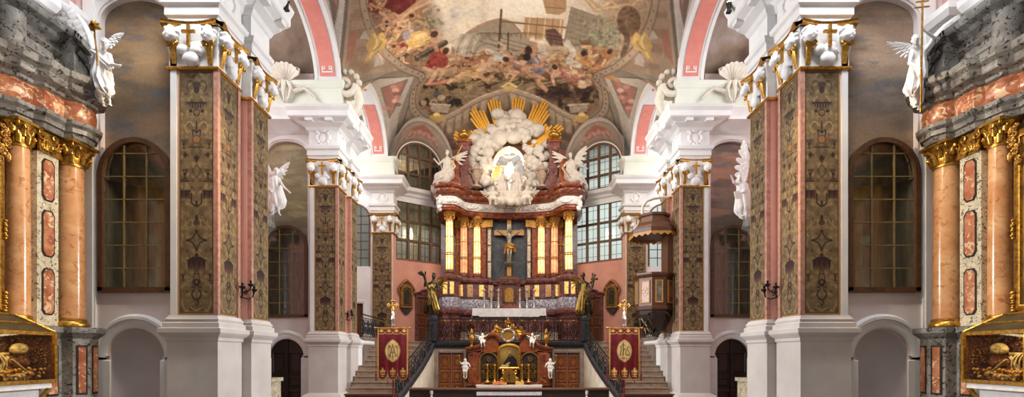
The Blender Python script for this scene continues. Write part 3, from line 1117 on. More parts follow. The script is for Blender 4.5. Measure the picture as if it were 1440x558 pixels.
mat_lead = mat_noise('grey_lead', [(.3, '#4a4a44'), (.7, '#66665e')], 6, 3, .6)
LOW_W = (.06, 3.05, 7.72, 11.05)
UPW = (1.52, 11.95, 13.25, 1.46, 1.5)
for s, side in SIDES:
    g = apse_fn(s)
    lo = [(LOW_W[0], LOW_W[2]), (LOW_W[1], LOW_W[2]), (LOW_W[1], LOW_W[3]), (LOW_W[0], LOW_W[3])]
    up = arch(UPW[0], UPW[1], UPW[2], UPW[3], 26, UPW[4])
    struct(MB().panel([(-.1, 2.4), (AL, 2.4), (AL, 11.2), (-.1, 11.2)], [lo], g, 0, .2).build('wall_' + side, M['apsepink']), 'salmon apse wall on the %s' % side)
    struct(MB().panel([(-.1, 11.2), (AL, 11.2), (AL, 18), (-.1, 18)], [up], g, 0, .2).build('wall_' + side, M['lilac']), 'upper apse wall on the %s' % side)
    struct(MB().sweep([(-.3, 0.0), (AL, 0.0)], [(.0, 11.05), (.06, 11.05), (.06, 11.35), (.16, 11.42), (.2, 11.55), (.38, 11.66), (.42, 11.86), (0, 11.92)],
                      lambda a, b, w: g(a, w, b), side=1).build('trim_' + side, M['white']), 'white cornice between the %s apse windows' % side)
    # splayed painted hood rising from the upper window to the vault
    na, nr_ = 60, 14
    hm = MB()
    hu, hv, hc = [], [], []
    for j in range(nr_ + 1):
        t = j / nr_
        for i in range(na + 1):
            a_ = PI * (1.12 - 1.24 * i / na)
            rx, rz = UPW[3] + .06 + .42 * t, UPW[4] + .06 + 1.15 * t ** .9
            zz = UPW[2] + rz * math.sin(a_) if math.sin(a_) > 0 else UPW[2] + 2.6 * math.sin(a_)
            hm.v.append(g(UPW[0] + rx * math.cos(a_), zz, .02 + .75 * t))
            hu.append(a_)
            hv.append(t)
    hm.f = [(j * (na + 1) + i, j * (na + 1) + i + 1, (j + 1) * (na + 1) + i + 1, (j + 1) * (na + 1) + i) for j in range(nr_) for i in range(na)]
    hk = Canvas(np.array(hu), np.array(hv), '#897769', .05)
    hk.put(np.clip((vnoise(hk.U * 3, hk.V * 3, 1.0, 4) - .45) * 4, 0, 1), '#9b8a7c', .7)
    hk.poly([(PI / 2 - .75, .2), (PI / 2 + .75, .2), (PI / 2 + .45, .5), (PI / 2, .72), (PI / 2 - .45, .5)], '#8a5145', .9)
    for i in range(13):
        hk.ring(PI / 2 - .6 + i * .1, .33 + .06 * math.sin(i * 2), .06, .03, '#b5978a', .8)
    hk.sd(np.abs(hk.V - .06) - .05, '#6c5d52', .9)
    hk.sd(np.abs(hk.V - .9) - .07, '#a79b91', .9)
    hk.sd(np.abs(hk.V - .8) - .015, '#5f5148', .9)
    struct(hm.build('trim_' + side, M['fresco'], None, 60, paint=hk.rgba()), 'painted hood over the upper %s apse window' % side)
    for kind in ('lower', 'upper'):
        NWIN[0] += 1
        wi = struct(empty('window_%d' % NWIN[0]), '%s %s apse window with brown frames and leaded panes' % (kind, side))
        out = lo if kind == 'lower' else up
        fm = MB().sweep(out, [(-.12, -.1), (-.12, .0), (.0, .0), (.0, -.15)], g, closed=True, side=1)
        x0, x1 = (LOW_W[0], LOW_W[1]) if kind == 'lower' else (UPW[0] - UPW[3], UPW[0] + UPW[3])
        z0, z1 = (LOW_W[2], LOW_W[3]) if kind == 'lower' else (UPW[1], UPW[2] + UPW[4])
        nc, rows = 4, ([.333, .667] if kind == 'lower' else [.3, .68])

        def top(a):
            return z1 if kind == 'lower' else UPW[2] + UPW[4] * math.sqrt(max(0, 1 - ((a - UPW[0]) / UPW[3]) ** 2))
        for i in range(1, nc):
            a = x0 + (x1 - x0) * i / nc
            fm.prism([(a - .07, z0), (a + .07, z0), (a + .07, top(a)), (a - .07, top(a))], g, -.12, -.01)
        for k in rows:
            z = z0 + (z1 - z0) * k
            hw = 9 if kind == 'lower' or z < UPW[2] else UPW[3] * math.sqrt(1 - ((z - UPW[2]) / UPW[4]) ** 2)
            a0, a1 = max(x0, UPW[0] - hw), min(x1, UPW[0] + hw)
            fm.prism([(a0, z - .07), (a1, z - .07), (a1, z + .07), (a0, z + .07)], g, -.12, -.015)
        fm.build('window_frame', mat_frame_dark if 'mat_frame_dark' in globals() else M['frame'], wi)
        ld = MB()
        for i in range(nc):
            a = x0 + (x1 - x0) * (i + .5) / nc
            ld.prism([(a - .009, z0), (a + .009, z0), (a + .009, top(a)), (a - .009, top(a))], g, -.13, -.1)
        nr = 6 if kind == 'lower' else 6
        for i in range(nr):
            z = z0 + (z1 - z0) * (i + .5) / nr
            hw = 9 if kind == 'lower' or z < UPW[2] else UPW[3] * math.sqrt(max(0, 1 - ((z - UPW[2]) / UPW[4]) ** 2))
            a0, a1 = max(x0, UPW[0] - hw), min(x1, UPW[0] + hw)
            ld.prism([(a0, z - .009), (a1, z - .009), (a1, z + .009), (a0, z + .009)], g, -.13, -.1)
        ld.build('lead_strip', mat_lead, wi)
        MB().panel(out, [], g, -.14).build('pane', M['frost'] if s > 0 else M['pane'], wi)
# oratory behind the left apse windows: a dim room of its own
g = apse_fn(-1)
orm = MB()
orm.prism([(-1.2, 7.0), (AL + .4, 7.0), (AL + .4, 15.6), (-1.2, 15.6)], g, -2.2, -2.3)
orm.prism([(-1.2, 7.0), (-1.3, 7.0), (-1.3, 15.6), (-1.2, 15.6)], g, -.25, -2.3)
orm.prism([(AL + .4, 7.0), (AL + .5, 7.0), (AL + .5, 15.6), (AL + .4, 15.6)], g, -.25, -2.3)
for z in (6.9, 11.4, 15.6):
    orm.prism([(-1.2, z), (AL + .4, z), (AL + .4, z + .1), (-1.2, z + .1)], g, -.25, -2.3)
struct(orm.build('wall_left', mat_noise('oratory_wall', [(.3, '#6c6853'), (.7, '#8b8672')], 1.5, 5, .8)), 'dim oratory room behind the left apse windows')
ob = MB()
for i in range(3):
    a = .2 + i * 1.05
    ob.prism([(a, 7.9), (a + .7, 7.9), (a + .7, 10.4), (a, 10.4)], g, -2.19, -2.15)
struct(ob.build('trim_left', mat_noise('oratory_panel', [(.3, '#7c7d6d'), (.7, '#94957f')], 2, 4, .7)), 'pale panels on the oratory wall')
struct(MB().box(-3.6, 3.6, 31.1, 31.3, 2.4, 18).build('wall_back', M['apsepink']), 'apse wall behind the high altar')
# ================================================================ vault with the big painting
BAYS = ((17.4, 3.0), (25.6, 2.7))


def vault_z(X, Y):
    g = np.sqrt(np.clip(1 - (np.clip(Y - 24, 0, None) / 7.35) ** 4, 0, 1))
    z = 13.2 + 5.3 * np.sqrt(np.clip(1 - (X / 7.02) ** 2, 0, 1)) * g
    for yc, a in BAYS:
        d = 6.98 - np.abs(X)
        ar = a * np.clip(1 - d / 7.5, 0.05, 1)
        lz = 13.35 + (2.3 + .62 * d) * np.sqrt(np.clip(1 - ((Y - yc) / ar) ** 2, 0, 1))
        z = np.maximum(z, np.where(np.abs(Y - yc) < ar, lz, 0))
    return z


nx, ny = 420, 350
xs = np.sin(np.linspace(-PI / 2, PI / 2, nx)) * .35 * 6.98 + np.linspace(-1, 1, nx) * .65 * 6.98
ys = np.concatenate([np.linspace(13.0, 20, 80)[:-1], np.linspace(20, 31.3, ny - 79)])
VX, VY = np.meshgrid(xs, ys)
VZ = vault_z(VX, VY)
vm = MB()
vm.v = list(zip(VX.ravel().tolist(), VY.ravel().tolist(), VZ.ravel().tolist()))
vm.f = [(j * nx + i, j * nx + i + 1, (j + 1) * nx + i + 1, (j + 1) * nx + i) for j in range(ny - 1) for i in range(nx - 1)]
# painting laid out in image pixels: every plaster point projected through the camera
PU = CX + F * VX / VY
PV = HY - F * (VZ - EYE) / VY

cv = Canvas(PU, PV, '#9b836c', 1.1)
U, V = cv.U, cv.V
nA, nB, nC = vnoise(U, V, .035, 1), vnoise(U, V, .09, 2), vnoise(U * .7 + V * .5, V - U * .3, .05, 3)
cv.put(np.clip((nA - .45) * 5, 0, 1), '#84694f', .7)
cv.put(np.clip((nB - .55) * 6, 0, 1), '#b59c82', .5)
rg = random.Random(5)


def both(fn):
    fn(lambda p: [(x, y) for x, y in p], 1)
    fn(lambda p: [(2 * 716 - x, y) for x, y in p], -1)


# pale plaster outside the painted frame, with a pink field
def outer(m, q):
    cv.poly(m([(380, -40), (489, -40), (479, 108), (440, 130), (380, 130)]), '#b5aca4')
    cv.poly(m([(455, -40), (481, -40), (476, 12), (470, 40)]), '#6f5346', .9)
    cv.poly(m([(459, -40), (477, -40), (473, 10)]), '#b06f5c')
    cv.line(m([(490, -30), (487, 10), (482, 60), (477, 112)]), 5, '#6c5f55')
    cv.line(m([(495, -30), (492, 10), (487, 60), (484, 108)]), 3, '#9d8b7b')
    # painted stone blocks between the rib and the frame
    for i in range(9):
        y = -6 + i * 12
        x = 494 + max(0, i - 3) * 2.2
        cv.poly(m([(x, y), (x + 22 + i * 2.5, y - 3), (x + 25 + i * 3, y + 5), (x, y + 8)]), '#a98672' if i % 2 else '#8b6d5b', .75)
    cv.poly(m([(492, 40), (503, 48), (497, 78), (485, 92)]), '#a25f4d', .8)
    cv.poly(m([(512, 44), (524, 38), (530, 46), (520, 56), (506, 54)]), '#b9aca6', .9)
    cv.poly(m([(528, 78), (536, 72), (540, 90), (526, 94)]), '#aaa19d', .8)
    # the second bay's lunette: grey arch, pale web and a red figured field
    cv.line(m(bez([(482, 150), (500, 120), (532, 106), (584, 104)])), 8, '#857a70')
    cv.line(m(bez([(486, 148), (504, 121), (534, 110), (580, 109)])), 1.5, '#5e544c')
    cv.poly(m([(500, 128), (534, 111), (582, 108), (561, 160), (552, 222), (536, 240)]), '#b8aea5')
    cv.poly(m([(536, 124), (573, 112), (557, 148), (548, 164)]), '#a4685e')
    cv.line(m([(536, 124), (573, 112), (557, 148), (548, 166), (536, 124)]), 1.6, '#776a60')
    for k in range(7):
        x, y = 545 + rg.uniform(-3, 16), 122 + k * 5
        cv.ell(*m([(x, y)])[0], 5, 3, ['#c98677', '#d9a696', '#8a4a44'][k % 3], .8)
    cv.line(m(bez([(588, 106), (573, 140), (562, 178), (556, 226)])), 7, '#8a7e74')
    cv.line(m(bez([(592, 108), (577, 142), (566, 180), (560, 226)])), 1.6, '#5d534b')
    # cap over the apse window: red field with scrolls between grey ribs
    cv.poly(m([(556, 228), (563, 190), (584, 152), (606, 158), (628, 185), (638, 225)]), '#8d7f75')
    cv.poly(m([(572, 190), (590, 168), (610, 172), (622, 192), (600, 186)]), '#8b5347')
    for k in range(8):
        x, y = 582 + k * 4.5, 180 - 4 * math.sin(k * .8)
        cv.ring(*m([(x, y)])[0], 2.6, 1., '#c9a79a', .8)


both(outer)
# the painting's field
field = [(512, -40), (520, 20), (540, 62), (572, 92), (600, 110), (590, 130), (588, 152), (606, 166), (634, 158), (672, 138), (716, 126),
         (760, 138), (798, 158), (826, 166), (844, 152), (842, 130), (832, 110), (860, 92), (892, 62), (912, 20), (920, -40)]
cv.poly(field, '#a88d70')
inside = np.zeros(U.size)
tmp = Canvas(PU, PV, (0, 0, 0), 1.6)
tmp.poly(field, (1, 1, 1))
inside = tmp.C[:, 0]


def inp(mask, col, a=1.):
    cv.put(np.clip(mask, 0, 1) * inside, col, a)


# sky
sk = np.clip(1.15 - np.hypot((U - 700) / 150, (V - 5) / 85) ** 3, 0, 1)
inp(sk, '#d9ccba')
inp(sk * np.clip((nA - .42) * 5, 0, 1), '#e6dcc9')
inp(sk * np.clip((nC - .52) * 6, 0, 1) * np.clip((690 - U) / 60, 0, 1), '#b7b0b4', .9)
inp(sk * np.clip((nB - .55) * 6, 0, 1) * np.clip(1 - np.abs(U - 640) / 60, 0, 1), '#d8b98d', .6)
inp(np.clip(1 - np.hypot((U - 735) / 60, (V - 10) / 22), 0, 1) * 2, '#efe6d6', .9)
# church under construction
cv.poly([(628, 84), (648, 48), (676, 44), (690, 88), (632, 96)], '#b5a795')
cv.poly([(660, 60), (690, 40), (735, 48), (758, 68), (752, 92), (690, 98), (658, 90)], '#a89983')
cv.poly(bez([(656, 47), (680, 34), (702, 27), (720, 32), (738, 50), (752, 66)], 6) + [(700, 48)], '#a39179')
cv.line(bez([(656, 46), (680, 33), (702, 27), (720, 32), (732, 45)]), 2.2, '#b67f5d', .9)
for a, b in (((676, 46), (752, 66)), ((674, 52), (750, 71)), ((672, 58), (744, 74))):
    cv.line([a, b], 1.5, '#7f7160', .8)
for x in (634, 641, 648, 655, 662):
    cv.line(bez([(x, 92), (x + 3, 68), (x + 12, 50)]), 1.5, '#857763' if x % 2 else '#cbbfae', .85)
cv.ell(684, 80, 14, 12, '#cabfae', .8)
cv.line(bez([(666, 78), (674, 65), (688, 62), (702, 68)]), 2, '#7f7160', .7)
for p in ((705, 14, 701, 73, 3.2), (715, 46, 714, 76, 2.2)):
    cv.line([(p[0], p[1]), (p[2], p[3])], p[4], '#6f5c45')
cv.line([(706, 30), (797, 39)], 2.4, '#8a7151')
cv.line([(713, 49), (792, 56)], 2.2, '#8a7151')
cv.line([(720, 71), (760, 75)], 2, '#8a7151')
cv.poly([(738, 24), (793, 27), (790, 57), (735, 52)], '#bd9567')
for k in range(5):
    x = 745 + k * 11
    cv.line([(x, 24 + k), (x - 3, 55)], 1.3, '#8f6c45' if k % 2 else '#dccbb0', .9)
cv.line([(706, 30), (797, 39)], 2, '#8a7151')
cv.poly([(767, 42), (780, 40), (790, 50), (793, 66), (775, 66), (768, 56)], '#76594a')
for k in range(4):
    cv.line([(768, 46 + k * 5), (792, 50 + k * 5)], .9, '#9a7a62', .8)
cv.poly([(762, -5), (797, -5), (796, 16), (786, 21), (768, 19)], '#b48f65')
cv.line([(766, 10), (796, 12)], 1.2, '#7f6142', .8)
# latticed wall, crates and beams to the right
cv.poly([(803, 9), (846, 24), (876, 38), (868, 84), (830, 84), (792, 60)], '#95856e')
for k in range(8):
    cv.line([(800 - k, 16 + k * 7), (872 - k * .5, 42 + k * 6)], .9, '#7c6c58', .7)
    cv.line([(806 + k * 9, 10 + k * 4), (796 + k * 10, 62 + k * 3)], .9, '#aa9b84', .6)
for a, b, w in (((820, -8), (838, 12), 9), ((842, 12), (886, -12), 5), ((850, -6), (898, 34), 5), ((836, 14), (890, 4), 3.5), ((868, 24), (905, -6), 5), ((880, 36), (886, 2), 4)):
    cv.line([a, b], w, '#b9986e')
    cv.line([a, b], w * .3, '#d3b88f', .7)
cv.ell(884, 30, 17, 22, '#7d6047', .9)
cv.line(bez([(872, 30), (882, 55), (876, 78)]), [9, 8, 8] and 8, '#745a44', .9)
for k in range(46):
    x, y = 848 + rg.gauss(0, 15), 52 + rg.gauss(0, 12)
    cv.ell(x, y, rg.uniform(1.5, 4), rg.uniform(1, 2.6), rg.choice(['#868a66', '#9a9b76', '#6f7152']), .8, rg.uniform(0, 3))
cv.poly([(815, 58), (828, 55), (838, 66), (842, 78), (822, 76)], '#866a52')
cv.poly([(766, 64), (812, 66), (836, 82), (800, 84), (770, 78)], '#b39a78', .8)


# crowd
def man(x, y, s, a, skin, cloth, legs=True):
    c, q = math.cos(a), math.sin(a)
    t = lambda u, v: (x + s * (u * c - v * q), y + s * (u * q + v * c))
    sk2 = rg.choice(['#b98b64', '#a5764f', '#c79c74'])
    cv.line([t(-6, 0), t(5, 0)], [s * 9, s * 8], cloth, .95)
    cv.line([t(-4, 2), t(4, 3)], s * 3, '#4c382b', .28)
    cv.line([t(-3, -2), t(4, -2.5)], s * 2, '#ecd9b8', .35)
    if legs:
        cv.line([t(6, 1), t(13, 4), t(20, 1)], [s * 5, s * 3.6, s * 2.4], sk2, .95)
        cv.line([t(6, -1), t(13, -5), t(19, -8)], [s * 5, s * 3.6, s * 2.4], skin, .95)
        cv.line([t(7, 3), t(14, 6), t(20, 3)], s * 1.1, '#5a4030', .5)
    cv.line([t(-5, 2), t(-9, 8), t(-4, 13)], [s * 3.4, s * 2.8, s * 2], skin, .95)
    cv.line([t(-6, -2), t(-12, -7), t(-16, -3)], [s * 3.4, s * 2.8, s * 2], sk2, .95)
    cv.ell(*t(-10, 0), s * 3, s * 3, skin)
    cv.ell(*t(-11, -.8), s * 2.9, s * 2.2, '#5d4431', .9, a)


FL = ['#c99a6e', '#b98860', '#d3ab80', '#a97a55']
CLO = ['#8b4638', '#a2755c', '#b49f7b', '#7b6a5e', '#a4533f', '#8e7f8a', '#c49a5a', '#6c5a4a', '#9a8d7c']
inp(np.clip((1.1 - np.hypot((U - 560) / 62, (V - 40) / 70)) * 3, 0, 1), '#8d6a50', .85)
for k in range(22):
    x, y = rg.uniform(512, 606), rg.uniform(-6, 94)
    if x < 505 + y * .55 or (x > 590 and y < 40):
        continue
    man(x, y, rg.uniform(.9, 1.5), rg.uniform(0, 6.28), rg.choice(FL), rg.choice(CLO))
cv.poly([(548, -8), (588, -8), (580, 14), (562, 22), (540, 10)], '#7d3a32', .9)
cv.line(bez([(530, 66), (556, 30), (600, -4)]), 5, '#c2936a', .9)
cv.line(bez([(556, 42), (574, 18), (606, 2)]), 4, '#cda27a', .9)
man(590, 56, 2.0, 2.7, '#c2936a', '#d7ab57', False)
cv.ell(588, 55, 17, 11, '#d9b061', .95, -.2)
cv.ell(592, 51, 9, 4, '#ecce8d', .7, -.2)
cv.ell(572, 50, 6, 7, '#a49aa6', .8)
cv.line([(586, 82), (626, 60)], 8, '#6b5b46')
cv.line([(586, 80), (625, 58)], 2, '#95846a', .8)
for k in range(40):
    cv.ell(604 + rg.gauss(0, 9), 30 + rg.gauss(0, 8), rg.uniform(1.5, 3.4), rg.uniform(1, 2.4), rg.choice(['#8f8a68', '#a09a76', '#777254']), .8, rg.uniform(0, 3))
# ground and the fallen
gr = np.clip((V - (104 + 6 * np.sin(U / 40) + 10 * (nB - .5))) / 4, 0, 1)
inp(gr, '#8d7456')
inp(gr * np.clip((nB - .5) * 7, 0, 1), '#5f4a37', .9)
inp(gr * np.clip((nC - .56) * 8, 0, 1), '#b6986a', .7)
inp(np.clip(1.2 - np.hypot((U - 800) / 46, (V - 128) / 20), 0, 1) * 2 * np.clip((nA - .36) * 5, 0, 1), '#5b4438', .85)
inp(np.clip(1.2 - np.hypot((U - 622) / 40, (V - 130) / 20), 0, 1) * 2 * np.clip((nB - .42) * 5, 0, 1), '#4d3e31', .8)
for k in range(9):
    x = 640 + k * 17
    cv.line(bez([(x - 18, 122 + rg.uniform(-4, 6)), (x + 8, 115 + rg.uniform(-4, 4)), (x + 34, 112 + rg.uniform(-6, 6))]), rg.uniform(2, 4), rg.choice(['#5c4a35', '#7d6b49', '#a48d64']), .7)
for k in range(26):
    x = 632 + k * 8.3
    man(x, 88 + rg.uniform(-5, 12), rg.uniform(.9, 1.35), rg.choice([0, PI]) + rg.uniform(-.5, .5), rg.choice(FL), rg.choice(CLO))
man(612, 86, 1.9, 2.3, '#bb8c64', '#9a4b3a', False)
cv.ell(617, 84, 14, 11, '#a04f3e', .95, .3)
cv.line(bez([(596, 96), (612, 102), (604, 116)]), 5, '#cfa27a', .9)
cv.line(bez([(600, 118), (618, 116), (634, 112)]), 4, '#cf7f68', .9)
man(664, 102, 1.8, PI, '#cda272', '#c79d62')
man(700, 80, 1.5, 2.9, '#c7a486', '#b9b1aa')
cv.ell(706, 80, 13, 7, '#b7b0aa', .9, .2)
man(752, 90, 2.0, 1.1, '#7f5a40', '#86797f')
cv.ell(756, 97, 12, 8, '#847a86', .9, .2)
cv.ell(741, 80, 5, 5, '#3a2a22')
man(728, 92, 1.7, .4, '#b98a66', '#9b7463')
man(795, 104, 1.6, .5, '#cfa083', '#bd7668')
man(834, 94, 2.0, .9, '#bd8049', '#b77a45')
man(846, 86, 1.6, 2.2, '#b67d4d', '#9a6a44')
cv.line(bez([(798, 60), (806, 74), (800, 86), (814, 92)]), 8, '#c4bcae', .9)
cv.line([(640, 112), (700, 97)], 3, '#b99770', .9)
for k in range(9):
    cv.ell(600 + rg.gauss(8, 9), 137 + rg.gauss(0, 7), rg.uniform(3, 6), rg.uniform(2, 5), rg.choice(['#b59873', '#8a7152', '#5f5a5c', '#c9b08a']), .8)
for k in range(10):
    cv.ell(820 + rg.gauss(0, 12), 112 + rg.gauss(0, 8), rg.uniform(3, 7), rg.uniform(2, 5), rg.choice(['#c9a27c', '#a86e55', '#8d5f50', '#d2b79a']), .8)


# frame of the painting: curved moulding with dark beads, painted gallery above the altar
def frame(m, q):
    ln = bez([(506, -40), (514, 20), (534, 64), (566, 94), (594, 108), (582, 128), (582, 154), (602, 170), (628, 164)])
    cv.line(m(ln), 9, '#94806c')
    cv.line(m(ln), 6, '#a88f79')
    cv.line(m([(x + 4, y - 3) for x, y in ln]), 1.2, '#6b5546', .9)
    cv.line(m([(x - 5, y + 4) for x, y in ln]), 1.2, '#64503f', .9)
    for i in range(2, len(ln), 3):
        cv.ell(*m([ln[i]])[0], 1.3, 1.3, '#5a3f33', .8)
    # gilded corner figure
    p = [(523, 38), (530, 50), (538, 44), (544, 56), (540, 70), (530, 72), (522, 84), (512, 88), (518, 74), (514, 64), (520, 54)]
    cv.poly(m(p), '#c09a48')
    cv.line(m(bez([(526, 48), (530, 60), (520, 80)])), 3, '#dfc079', .9)
    cv.line(m(bez([(538, 50), (534, 64), (524, 72)])), 1.6, '#8a6a2c', .9)
    cv.ell(*m([(537, 52)])[0], 4.5, 5, '#d2ae5e')
    # painted gallery
    top = bez([(606, 176), (640, 160), (674, 140), (716, 126)])
    cv.line(m([(x, y + 18) for x, y in top]), 34, '#8d745f')
    cv.line(m([(x, y + 30) for x, y in top]), 10, '#705948', .8)
    for i in range(2, len(top), 4):
        x, y = top[i]
        w = 4.2
        cv.poly(m([(x - w, y + 4), (x + w, y + 2), (x + w - 1, y + 22), (x - w - 1, y + 24)]), '#ab927a', .95)
        cv.poly(m([(x + w - 1, y + 6), (x + w + 3, y + 8), (x + w, y + 26), (x + w - 2, y + 24)]), '#65503f', .8)
    cv.line(m(top), 5, '#a08872')
    cv.line(m([(x, y - 3) for x, y in top]), 1.5, '#c4ad92', .9)
    cv.line(m([(x, y + 3) for x, y in top]), 1.4, '#6b5444', .9)
    cv.poly(m([(606, 145), (632, 147), (630, 159), (606, 157)]), '#a48d77')
    cv.line(m([(604, 146), (633, 148)]), 2.4, '#b9a38b')
    cv.line(m([(606, 158), (630, 160)]), 1.5, '#5f4b3c')
    cv.poly(m([(640, 190), (630, 172), (650, 168), (700, 150), (716, 150), (716, 230), (650, 230)]), '#85694f' if q else '#8a6f58', .55)
    # red lacework and gold mask above the apse window
    cv.line(m(bez([(600, 150), (618, 176), (634, 196)])), 5, '#8f5648', .5)
    for dx, dy, r in ((0, 0, 5), (-6, 3, 4), (7, 3, 4), (0, 6, 6), (-9, 7, 3), (10, 7, 3)):
        cv.ell(*m([(614 + dx, 162 + dy)])[0], r, r * .8, '#c29645' if r != 5 else '#dcb766', .95)


both(frame)
cv.poly([(706, 120), (726, 120), (724, 129), (708, 129)], '#b89a55', .9)
cv.line(bez([(706, 122), (716, 117), (726, 122)]), 2, '#d8bd74')
# fine hatch of the plaster and brush
lum = (cv.C @ np.array([.3, .55, .15]))[:, None]
cv.C = cv.C * .74 + .26 * lum * np.array([[1.12, 1.0, .84]])
br1, br2 = vnoise(U + 3 * V, V * 1.5 - U, .11, 41, 3), vnoise(U, V * 1.6, .24, 42, 3)
calm = inside * (1 - .75 * np.clip(sk * 1.3, 0, 1) * (V < 70))
cv.C *= (1 + calm * (.6 * (br1 - .5) + .45 * (br2 - .5)))[:, None]
mean = np.array([.33, .25, .17])
cv.C = np.clip(cv.C + (inside * .34)[:, None] * (cv.C - mean), .012, 1)
# thin dark contours and light strokes of the brush among the crowd
rb_ = random.Random(77)
for k in range(150):
    x, y = (rb_.uniform(630, 850), 98 + rb_.gauss(0, 12)) if k % 3 else (rb_.uniform(515, 610), rb_.uniform(0, 92))
    if k % 3 == 0 and x < 508 + y * .6:
        continue
    a, l = rb_.uniform(0, 6.28), rb_.uniform(3, 8)
    p = [(x, y), (x + l * math.cos(a), y + l * .7 * math.sin(a)), (x + 1.7 * l * math.cos(a + .5), y + 1.3 * l * math.sin(a + .5))]
    cv.line(bez(p, 4), rb_.uniform(.8, 1.5), rb_.choice(['#4a3427', '#5b4030', '#3c2c24', '#e0c9a2', '#c9a57e']), .5)
cv.C *= (1 + .22 * (vnoise(U, V, .35, 8, 3) - .5))[:, None]
vault = vm.build('ceiling', M['fresco'], None, 60, paint=cv.rgba())
struct(vault, 'vault with the great painting of figures, scaffolding and a church under a pale sky')

M['salmonarch'] = mat_noise('salmon_arch_panel', [(.3, '#d58175'), (.7, '#de9084')], 3, 5, .8)
# ---- arches along the nave walls, salmon panels between white edges
for s, side in SIDES:
    for k, (yc, a) in enumerate(BAYS):
        f = lambda p, q, w: (s * w, p, q)
        b = 2.05
        zs = 13.3
        pts = [(yc + a * math.cos(PI - PI * i / 36), zs + b * math.sin(PI * i / 36)) for i in range(37)]
        out = [(yc + (a + .1) * math.cos(PI - PI * i / 36), zs + (b + .5) * math.sin(PI * i / 36)) for i in range(37)]
        mb = MB()
        n = len(pts)
        sec = lambda e, w: [(*e[i], w) for i in range(n)]
        rows = []
        for e, w in ((out, 6.9), (pts, 6.9), (pts, 7.98), (out, 7.98)):
            rows.append([f(p, q, w) for p, q in e])
        vs = [r[i] for i in range(n) for r in rows]
        mb.add(vs, [(i * 4 + j, i * 4 + (j + 1) % 4, i * 4 + 4 + (j + 1) % 4, i * 4 + 4 + j) for i in range(n - 1) for j in range(4)])
        for w0 in (6.9, 7.84):      # raised edges
            e2 = [(yc + (a - .04) * math.cos(PI - PI * i / 36), zs + (b - .04) * math.sin(PI * i / 36)) for i in range(37)]
            vs = []
            for i in range(n):
                vs += [f(*pts[i], w0), f(*e2[i], w0), f(*e2[i], w0 + .12), f(*pts[i], w0 + .12)]
            mb.add(vs, [(i * 4 + j, i * 4 + j + 1, i * 4 + 5 + j, i * 4 + 4 + j) for i in range(n - 1) for j in range(3)])
        at = thing('wall_arch', '%s %s wall arch with a salmon panel between white edges' % ('front' if k == 0 else 'rear', side), 'arch', group='wall arches of the nave')
        mb.build('arch_ring', M['white'], at, 50)
        e3 = [(yc + (a - .02) * math.cos(PI - PI * i / 36), zs + (b - .02) * math.sin(PI * i / 36)) for i in range(37)]
        i0, i1 = 0, 15
        for lo, hi in ((1, 15), (21, 35)):
            MB().add([f(*e3[i], w) for i in range(lo, hi + 1) for w in (7.12, 7.74)], [(2 * i, 2 * i + 1, 2 * i + 3, 2 * i + 2) for i in range(hi - lo)]).build('salmon_panel', M['salmonarch'], at)
        # white stucco flourish at the foot of the far springing and a shell at the crown
        fl = MB()
        yf, zf = e3[35][0] - .03, e3[35][1] + .18
        for q in (-1, 1):
            fl.tube(spiral((0, 0), .02, .09, -PI / 2, 1.1, 14, lambda x, z: (s * 7.43 + q * (.13 - x), yf - .05, zf + .15 + z)), .025, 5)
            fl.tube([(s * 7.43 + q * .2, yf - .03, zf), (s * 7.43 + q * .16, yf - .06, zf + .3), (s * 7.43, yf - .1, zf + .42)], .025, 5)
        fl.tube([(s * 7.43 - .22, yf, zf - .02), (s * 7.43 + .22, yf, zf - .02)], .03, 5)
        fl.build('stucco_flourish', M['stucco'], at)
    # wall between the arches and the vault
    sp = MB()
    for k, (yc, a) in enumerate(BAYS):
        n = 30
        zl = [(yc + a * math.cos(PI - PI * i / n), 13.35 + 2.2 * math.sin(PI * i / n)) for i in range(n + 1)]
        sp.add([(s * 6.93, y, z + d) for y, z in zl for d in (0, .9)], [(2 * i, 2 * i + 1, 2 * i + 3, 2 * i + 2) for i in range(n)])
    struct(sp.build('wall_' + side, M['lilac']), 'strip of wall between the %s arches and the vault' % side)

# ---- stucco shells and curling brackets on the attics
shell = MB()
nr = 9
vs = []
for j in range(9):
    t = j / 8
    for i in range(nr * 6 + 1):
        a = PI * (.08 + .84 * i / (nr * 6))
        r = (.12 + .52 * t) * (1 + .05 * abs(math.sin(i * PI / 6)) * t)
        vs.append((-r * math.cos(a) * (.75 + .35 * t), -.06 - .3 * t ** 1.6 - .05 * abs(math.sin(i * PI / 6)), .2 + r * math.sin(a)))
w_ = nr * 6 + 1
shell.add(vs, [(j * w_ + i, j * w_ + i + 1, (j + 1) * w_ + i + 1, (j + 1) * w_ + i) for j in range(8) for i in range(w_ - 1)])
for q in (-1, 1):
    shell.tube([(q * .15, -.15, .2), (q * .28, -.18, -.1), (q * .2, -.15, -.45), (q * .05, -.1, -.6)], [.08, .07, .06, .03], 7)
    shell.tube([(q * .62, -.3, .45), (q * .66, -.3, .6), (q * .5, -.28, .68)], .05, 6)
    shell.tube([(q * .35, -.12, -.2), (q * .8, -.1, -.05), (q * 1.1, -.1, -.3), (q * 1.3, -.1, -.5)], [.09, .08, .08, .05], 6)
shell.tube([(0, -.2, .2), (0, -.22, -.3), (0, -.14, -.6)], [.1, .08, .03], 7)
s0 = shell.build('stucco_shell', M['creamstucco'], None, 60)
tag(s0, 'large stucco shell on the attic above the second left chapel', 'stucco shell')
s0.location = (-9.15, 20.4, 13.0)
s1 = s0.copy()
COL.objects.link(s1)
s1.location = (9.15, 20.4, 13.0)
s1['label'] = 'large stucco shell on the attic above the second right chapel'
br = MB()
